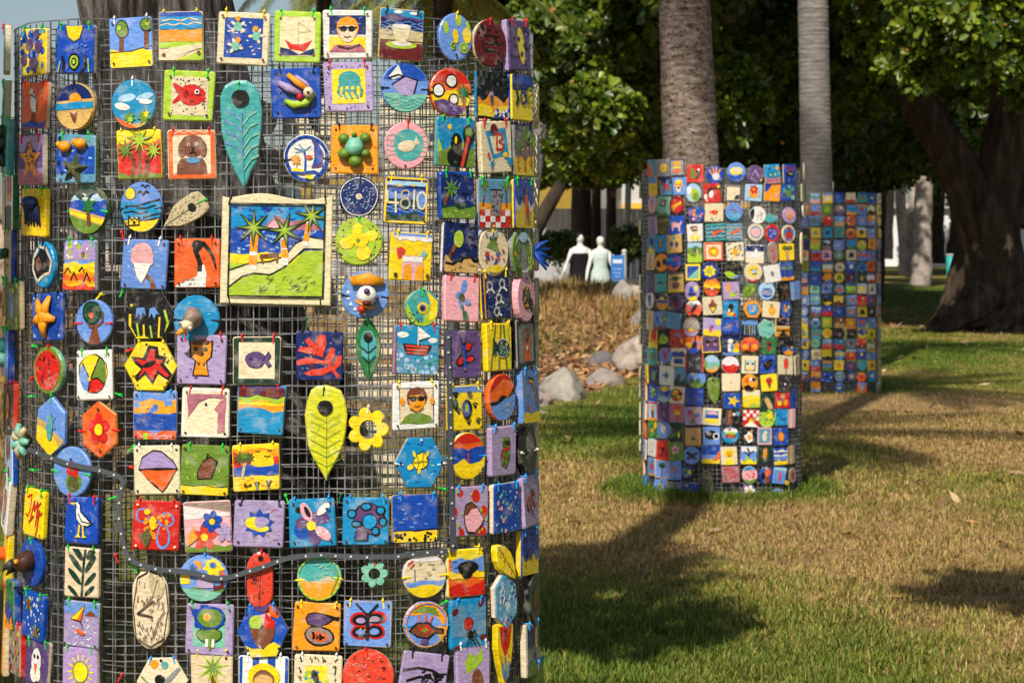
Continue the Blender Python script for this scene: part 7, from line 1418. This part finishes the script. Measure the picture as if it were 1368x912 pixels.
# --- the great fig on the right
d = 38
e = tree('fig_tree', 'massive dark fig tree with leaning limb and buttress roots', [
    (ln([(1342, 452), (1336, 420), (1330, 380), (1326, 330), (1322, 290), (1338, 230), (1352, 120), (1360, -60)], d), [.64, .58, .5, .47, .49, .38, .33, .3]),
    (ln([(1320, 320), (1296, 250), (1262, 190), (1228, 140), (1200, 90), (1180, 20)], d), [.44, .4, .33, .3, .25, .2]),
    (ln([(1352, 300), (1385, 180), (1420, 40)], d + .5), [.5, .42, .36])], M_BARK_FIG,
    [clump(1285, 20, 33, 90, 55, 800), clump(1240, 75, 33.5, 60, 40, 420), clump(1320, 70, 33, 60, 40, 420), clump(1350, 20, 33, 60, 60, 420), clump(1190, 30, 36, 60, 60, 500), clump(1160, 100, 40, 60, 60, 420),
     clump(1290, 60, 42, 130, 80, 1300), clump(1366, 120, 35, 22, 26, 60), clump(1230, 200, 48, 80, 40, 420), clump(1180, 230, 50, 40, 24, 160)], 61, .19, group=G, tint=((.04, .085, .006), (.22, .28, .015)), flare=.1)
for i, (pts, rad) in enumerate(((([(1306, 330), (1290, 375), (1268, 405), (1240, 418)]), [.34, .3, .2, .06]), (([(1318, 395), (1300, 425), (1272, 440), (1240, 446)]), [.42, .28, .14, .05]), (([(1345, 400), (1352, 440), (1342, 452), (1320, 458)]), [.4, .26, .14, .05]), (([(1360, 390), (1392, 430), (1420, 445)]), [.4, .24, .06]))):
    W = []
    for j, (u, v) in enumerate(pts):
        dd = d - .2 - .25 * j if i else d + .4
        q = px(u, v, dd); t_ = j / (len(pts) - 1); z_ = px(*pts[0], d).z * (1 - t_) ** 1.3; W.append((q.x, q.y, max(z_, .0) - .03))
    limb(W, rad, seed=70 + i, ridge=.2).build('root', M_BARK_FIG, e, True, Matrix.Identity(4))
# --- pale trunks on the far lawn
tree('pale_tree', 'double pale barked tree with dark foot beyond the shaded lawn', [(ln([(1229, 383), (1231, 365), (1232, 300), (1236, 220), (1240, 140)], 73), [.36, .36, .3, .28, .22]), (ln([(1222, 370), (1219, 320), (1224, 250), (1226, 160)], 74), [.3, .25, .2, .18])], M_BARK_PALE, [clump(1240, 110, 74, 90, 60, 600)], 81, .3, group=G)
tree('pale_tree', 'single pale barked tree leaning beside the double one', [(ln([(1210, 368), (1208, 330), (1203, 270), (1201, 180)], 80), [.24, .2, .19, .16])], M_BARK_PALE, [clump(1190, 130, 80, 80, 60, 500)], 82, .3, group=G)
tree('pale_tree', 'brown and pale trunked tree at the edge of the far lawn', [(ln([(1185, 346), (1186, 310), (1188, 270), (1184, 200)], 105), [.3, .24, .26, .3])], M_BARK_PALE, [clump(1175, 170, 100, 60, 50, 500)], 83, .34, group=G)
tree('dark_tree', 'dark trunked tree between the pale trees and the teal bin', [(ln([(1249, 352), (1250, 300), (1252, 200), (1252, 120)], 110), [.5, .42, .4, .4])], M_BARK_DARK, [clump(1265, 170, 108, 80, 90, 900)], 84, .36, group=G)
tree('dark_tree', 'broad dark trunk standing behind the teal bin', [(ln([(1286, 350), (1288, 300), (1284, 220), (1275, 120)], 100), [.8, .6, .55, .5])], M_BARK_DARK, [clump(1300, 150, 100, 90, 90, 900)], 85, .36, group=G)
# --- far wood closing the view
rg = random.Random(3); cl = []
for k in range(46):
    u = 600 + k * 19 + rg.uniform(-8, 8); v = rg.uniform(-40, 190); dd = rg.uniform(84, 125)
    cl.append(clump(u, v, dd, rg.uniform(50, 80), rg.uniform(50, 80), 330))
V, T, C_ = rosettes(cl, 91, .5, 6, ((.02, .045, .006), (.05, .085, .01)))
tag(mesh_np('woodland', V, T, M_LEAF, C_), 'dense wood closing the view behind the park', 'woodland', kind='stuff')
# high canopies, mostly above the view, added to keep the lower storey in shade
def canopy(name, us, d0, d1, z0, z1, n, cnt, seed, label, base):
    rg = random.Random(seed); cl = []
    for k in range(n):
        d = rg.uniform(d0, d1); u = rg.uniform(*us); cl.append((((u - CU) / F * d, d, rg.uniform(z0, z1)), (1.5, 1.5, .9), cnt))
    b = px(base[0], 400, base[1]); tree(name, label, [([(b.x, b.y, 0), (b.x + .1, b.y, 3), (b.x, b.y - .5, 6), (b.x, b.y - 1, 9)], [.3, .25, .22, .12])], M_BARK_DARK, cl, seed, .32, group=G)
canopy('shade_canopy_tree', (1020, 1330), 37.5, 47, 6.6, 10.5, 60, 170, 201, 'tall tree with a high canopy added for shade over the fig and the grey palm', (1165, 55))
canopy('shade_canopy_tree', (640, 1000), 45, 52, 7.2, 10.5, 22, 130, 202, 'tall tree with a high canopy added for shade over the leaning trees', (872, 57))
canopy('shade_canopy_tree', (1190, 1440), 33.6, 37, 5.5, 9.5, 26, 170, 204, 'tall tree with a high canopy added for shade over the fig trunk', (1420, 43))
canopy('shade_canopy_tree', (1020, 1400), 47, 56, 7.6, 12.5, 50, 150, 205, 'tall tree with a high canopy added for shade over the pale barked trees', (1120, 66))
canopy('shade_canopy_tree', (880, 1070), 34, 38, 5.8, 8.5, 12, 150, 206, 'tall tree with a high canopy added for shade between the two ringed trunks', (1040, 52))
canopy('shade_canopy_tree', (640, 1130), 56, 72, 7, 13, 60, 260, 203, 'tall tree with a high canopy added for shade before the far wood', (905, 76))
# shrubs on the bank
for i, (u, v, d, w, h, n, lb) in enumerate(((826, 425, 38, 26, 16, 130, 'low bright green shrub beside the cream slab'), (748, 330, 50, 34, 18, 170, 'dark low shrub under the leaning tree'), (840, 325, 54, 26, 22, 200, 'leafy shrub behind the blue information sign'), (790, 408, 40, 18, 10, 60, 'small yellow green weed on the dry bank'))):
    b = px(u, v, d); s = d / F; e = tag(empty('shrub', (b.x, b.y, b.z - h * s)), lb, 'shrub', 'shrubs on the bank'); bpy.context.view_layer.update()
    V, T, C_ = rosettes([((b.x, b.y, b.z), (w * s, w * s * .8, h * s), n)], 100 + i, .16, 6, ((.05, .1, .015), (.13, .2, .03)))
    o = mesh_np('foliage', V, T, M_LEAF, C_, e); o.matrix_world = Matrix.Identity(4)
    mb = MB(); mb.tube([(b.x, b.y, b.z - h * s - .15), (b.x + .02, b.y, b.z)], [.03, .015], (.1, .07, .04), 6); mb.build('stem', M_BARK_DARK, e, mw=Matrix.Identity(4))
# trees out of the picture whose branches shade the corner of the near cage and the lawn
OV = [((-2.05, 2.5, 4.05), (.34, .4, .3), 45), ((-2.6, 2.2, 4.5), (.6, .6, .4), 60), ((-1.5, 4.0, 6.3), (.5, .8, .6), 90), ((-1.1, 3.9, 5.0), (.45, .5, .35), 70), ((-2.2, 4.2, 6.0), (.7, .8, .6), 120), ((-3.2, 3.2, 5.8), (1.1, 1.1, .9), 220), ((-3.8, 2.0, 6.6), (1.3, 1.3, 1.0), 260)]
tree('overhanging_tree', 'tree beside the path whose branches hang over the near cage', [([(-4.4, 2.0, 0), (-4.3, 2.1, 2), (-4.0, 2.4, 4.2), (-3.6, 2.8, 6)], [.28, .24, .2, .1]), ([(-4.05, 2.4, 4), (-3, 3.2, 5), (-2, 4, 5.9), (-1.3, 4, 6.0)], [.12, .09, .06, .03]), ([(-4.1, 2.3, 3.4), (-3, 2.3, 4), (-2.1, 2.5, 4.1)], [.1, .07, .03]), ([(-3, 3.2, 5), (-2, 3.6, 5.1), (-1.1, 3.9, 5)], [.06, .045, .03])], M_BARK_FIG, OV, 95, .2, group='trees just outside the view')
OV2 = [((.75, 5.0, 4.75), (.42, .4, .35), 60), ((1.3, 4.8, 5.3), (.6, .6, .5), 80), ((2.4, 4.6, 5.6), (1, 1, .8), 200), ((3.6, 4.4, 6.2), (1.2, 1.2, 1.0), 260)]
tree('overhanging_tree', 'tree right of the lawn with one low branch reaching over it', [([(4.2, 4.2, 0), (4.1, 4.2, 2.5), (3.8, 4.4, 5.6)], [.25, .2, .1]), ([(4.0, 4.25, 3.6), (2.6, 4.6, 4.9), (.8, 5, 4.7)], [.11, .08, .03])], M_BARK_FIG, OV2, 96, .2, group='trees just outside the view')
# ------------------------------------------------------------------ mannequins, signs, bin, buildings
def W3(u, v, d): return px(u, v, d)
def mannequin(u, d, label, skin, dress, hair, arm_out, height_=1.66):
    b = W3(u, 320, d); e = tag(empty('mannequin', (b.x, b.y, 0)), label, 'mannequin', 'mannequins on the bank')
    H = height_
    def ring(z, rx, ry, x=0, y=0, n=14): return [(x + rx * math.cos(6.283 * k / n), y + ry * math.sin(6.283 * k / n), z) for k in range(n)]
    m = MB()
    body = [ring(H * z, rx, ry) for z, rx, ry in ((.48, .16, .12), (.53, .175, .125), (.58, .15, .105), (.63, .125, .09), (.69, .145, .105), (.74, .165, .12), (.79, .19, .1), (.82, .17, .08), (.845, .07, .06), (.875, .05, .052), (.89, .052, .06), (.905, .068, .085), (.94, .078, .098), (.975, .066, .085), (.995, .03, .04))]
    m.grid(body, skin)
    for s in (-1, 1):
        m.tube([(s * .165, 0, H * .8), (s * (.205 + arm_out * .3), .0, H * .68), (s * (.24 + arm_out), -.03, H * .57), (s * (.26 + arm_out * 1.5), -.06, H * .46), (s * (.265 + arm_out * 1.6), -.07, H * .41)], [.05, .043, .036, .026, .018], skin, 8)
        m.tube([(s * .085, 0, H * .5), (s * .09, 0, H * .27), (s * .095, .01, H * .04), (s * .1, -.09, .02)], [.085, .062, .038, .03], skin, 8)
    m.build('body', M_PAINT, e, True)
    k = MB(); k.grid([ring(H * z, rx * 1.05, ry * 1.08, n=18) for z, rx, ry in dress[1]], dress[0]); k.build('dress', M_CLOTH, e, True)
    if hair:
        k = MB(); k.ell((0, .03, H * .955), (.1, .12, .1), hair, 12, 8); k.build('hat', M_CLOTH, e, True)
    e.rotation_euler = (0, 0, R(12))
long_dress = [(.12, .36, .3), (.2, .33, .28), (.32, .28, .22), (.45, .2, .15), (.54, .18, .13), (.62, .132, .098), (.7, .15, .112), (.755, .17, .12)]
mannequin(775, 45.6, 'white mannequin in a strapless long black dress', (.72, .71, .68), ((.012, .012, .014), long_dress), (.015, .012, .012), .1)
mannequin(802, 45.6, 'white mannequin in a pale mint dress beside the blue sign', (.72, .7, .64), ((.5, .6, .55), [(.3, .24, .19), (.42, .2, .15), (.54, .182, .132), (.62, .132, .098), (.7, .15, .112), (.78, .175, .105), (.8, .15, .09)]), None, .03, 1.6)
def sign_board(u, v0, v1, d, wpx, label, col=(.035, .16, .5), posts=True, lines=5):
    s = d / F; c = W3(u, v1, d); w = wpx * s / 2; z0, z1 = c.z, W3(u, v0, d).z
    e = tag(empty('information_sign', (c.x, c.y, 0)), label, 'sign')
    m = MB(); m.box((0, 0, (z0 + z1) / 2), (w, .02, (z1 - z0) / 2), col); m.build('panel', M_PAINT, e)
    hh = z1 - z0; m = MB(); m.box((0, -.024, z1 - hh * .16), (w * .7, .004, hh * .05), (.6, .68, .8)); m.build('heading', M_PAINT, e)
    m = MB()
    for k in range(lines): m.box((-w * .1 * (k % 2), -.024, z1 - hh * (.36 + .1 * k)), (w * (.7 - .12 * (k % 3)), .003, hh * .01), (.35, .5, .7))
    m.build('lettering', M_PAINT, e)['kind'] = 'stuff'
    if posts:
        for q in (-1, 1):
            m = MB(); m.box((q * w * .75, .05, z1 * .5), (.03, .03, z1 * .5 + .02), (.4, .41, .42)); m.build('post', M_PAINT, e)
    return e
sign_board(825, 341, 392, 45.0, 18, 'blue panel sign with pale lettering beside the mint dressed mannequin')
sign_board(1307, 327, 356, 92, 18, 'blue sign with white heading beside the grey pole', lines=3)
p = W3(834, 336, 46.5); m = MB(); m.tube([(p.x, p.y, 0), (p.x, p.y, p.z)], .05, (.42, .42, .42), 10); m.ell((p.x, p.y, p.z), (.055, .055, .05), (.5, .5, .5))
tag(m.build('bollard', M_PAINT), 'pale grey round topped bollard behind the blue panel sign', 'bollard')
def pole(name, u, v0, v1, d, r, col, label, cat):
    a, b = W3(u[0], v1, d), W3(u[1], v0, d); m = MB(); a.z = max(0, min(a.z, .0)); m.tube([a, a.lerp(b, .5), b], [r, r * .9, r * .85], col, 10); m.ell((a.x, a.y, .05), (r * 1.6, r * 1.6, .06), col, 10, 5)
    return tag(m.build(name, M_PAINT, None, True), label, cat)
pole('lamp_post', (835, 840), 232, 400, 57, .09, (.36, .36, .35), 'grey lamp post standing before the white fence', 'post')
pole('banner_post', (857, 864), 258, 400, 55, .1, (.09, .02, .04), 'maroon post beside the ringed palm cage', 'post')
pole('sign_pole', (1291, 1299), 246, 366, 95, .16, (.42, .4, .37), 'thick grey pole beside the teal bin', 'post')
m = MB(); c = W3(1270, 368, 94)
tk = lambda z, r: [(c.x + r * math.cos(6.283 * k / 16), c.y + r * math.sin(6.283 * k / 16), z) for k in range(16)]
e = tag(empty('litter_bin', (c.x, c.y, 0)), 'teal cylindrical litter bin with grey rim on the far lawn', 'litter bin'); bpy.context.view_layer.update()
m.grid([tk(.0, .17), tk(.04, .18), tk(.85, .19)], (.02, .32, .3)); m.build('drum', M_PAINT, e, True, Matrix.Identity(4))
m = MB(); m.grid([tk(.85, .2), tk(.9, .21), tk(.93, .19), tk(.93, .12), tk(.8, .12)], (.35, .34, .32), True, False); m.build('rim', M_PAINT, e, False, Matrix.Identity(4))
# white ribbed fence and buildings beyond the trees
def fence(x0, x1, y, z0, z1, name, label, cat, col, bay=2.4, rib=.2):
    e = tag(empty(name, ((x0 + x1) / 2, y, 0)), label, cat); bpy.context.view_layer.update(); n = max(1, round((x1 - x0) / bay))
    for k in range(n):
        a, b = x0 + (x1 - x0) * k / n, x0 + (x1 - x0) * (k + 1) / n; m = MB(); q = int((b - a) / rib)
        for j in range(q):
            m.box(((a + (b - a) * (j + .5) / q), y - .012 * (j % 2), (z0 + z1) / 2), ((b - a) / q / 2 - .004, .02, (z1 - z0) / 2), col)
        m.build('panel', M_PAINT, e, mw=Matrix.Identity(4))
        m = MB(); m.box((b, y + .05, z1 / 2), (.04, .03, z1 / 2 + .03), (.4, .4, .4)); m.build('post', M_PAINT, e, mw=Matrix.Identity(4))
    return e
fence(-12, 9, 74, .05, 2.55, 'panel_fence', 'white ribbed panel fence behind the slanting trunks', 'fence', (.4, .4, .41))
m = MB(); m.tube([(-10, 66, 1.3), (0, 66, 1.25), (3.6, 66, 1.02)], .1, (.2, .09, .05), 8); e = m.build('hand_rail', M_PAINT)
tag(e, 'low brown rail running before the white fence', 'rail')
for x in (-8, -5, -2, .6, 3.2):
    m = MB(); m.box((x, 66, .6), (.06, .06, .66), (.16, .08, .05)); m.build('post', M_PAINT, e)
def building(name, label, x0, x1, y, dep, z1, wall, roof, wins, band=None):
    e = tag(empty(name, ((x0 + x1) / 2, y, 0)), label, 'building'); bpy.context.view_layer.update(); I4 = Matrix.Identity(4)
    m = MB(); m.box(((x0 + x1) / 2, y + dep / 2, z1 / 2), ((x1 - x0) / 2, dep / 2, z1 / 2), wall); m.build('wall', M_PAINT, e, mw=I4)
    m = MB(); m.box(((x0 + x1) / 2, y + dep / 2, z1 + .15), ((x1 - x0) / 2 + .4, dep / 2 + .4, .15), roof); m.build('roof', M_PAINT, e, mw=I4)
    if band:
        m = MB(); m.box(((x0 + x1) / 2, y - .06, (band[0] + band[1]) / 2), ((x1 - x0) / 2 - .02, .055, (band[1] - band[0]) / 2), band[2]); m.build('fascia', M_PAINT, e, mw=I4)
    for (a, b, z0, zt) in wins:
        m = MB(); m.box(((a + b) / 2, y - .02, (z0 + zt) / 2), ((b - a) / 2, .03, (zt - z0) / 2), (.3, .3, .3)); w = m.build('window', M_PAINT, e, mw=I4)
        m = MB(); m.box(((a + b) / 2, y - .055, (z0 + zt) / 2), ((b - a) / 2 - .06, .006, (zt - z0) / 2 - .06), (.03, .035, .04)); g_ = m.build('pane', M_PAINT); g_.parent = w; g_.matrix_world = I4
building('kiosk', 'white walled kiosk with yellow fascia behind the trees', 4.3, 9.5, 88, 5, 4.4, (.5, .5, .48), (.2, .2, .2), [(4.8, 5.6, .9, 2.1), (6.2, 7.4, .9, 2.1)], (2.3, 2.95, (.75, .42, .03)))
building('shed', 'yellow ochre building showing between dark trunks', -9, 2.6, 96, 6, 4.6, (.3, .2, .03), (.12, .1, .08), [(-6, -4.5, 1.2, 2.4), (-2.5, -1, 1.2, 2.4)])
building('pavilion', 'low white building far beyond the teal bin', 17, 34, 128, 7, 3.3, (.7, .7, .7), (.45, .45, .45), [(19, 21, .8, 2.2), (22.5, 24.5, .8, 2.2), (26, 28, .8, 2.2)])
# far shore to the left
xs_ = np.linspace(-420, -20, 60); Vv, Fv = [], []
for i, x in enumerate(xs_):
    h = 14 + 9 * noise.noise(Vector((x * .02, 3, 0))) + 3 * noise.noise(Vector((x * .09, 1, 0))); h *= min(1, (-18 - x) / 30)
    Vv += [(x, 620, -2), (x, 640, max(h, .1)), (x, 700, -2)]
for i in range(len(xs_) - 1):
    a = i * 3; Fv += [(a, a + 3, a + 4, a + 1), (a + 1, a + 4, a + 5, a + 2)]
hl = mesh_np('hills', Vv, Fv, M_ROCK, np.tile(np.array([[.06, .085, .08]]), (len(Fv), 1)), smooth=True); tag(hl, kind='structure')
wt, nt, b = mat('sea_water'); b.inputs['Base Color'].default_value = (.1, .16, .19, 1); b.inputs['Roughness'].default_value = .12
wv = nd(nt, 'ShaderNodeTexNoise', Scale=.8, Detail=4.0); tcw = nd(nt, 'ShaderNodeTexCoord'); nt.links.new(tcw.outputs['Object'], wv.inputs['Vector']); bump(nt, b, wv.outputs['Fac'], .4, .3)
sea = mesh_np('sea', [(-900, 60, .62), (-14, 60, .62), (-30, 610, .62), (-900, 610, .62)], [(0, 1, 2, 3)], wt); tag(sea, kind='structure')
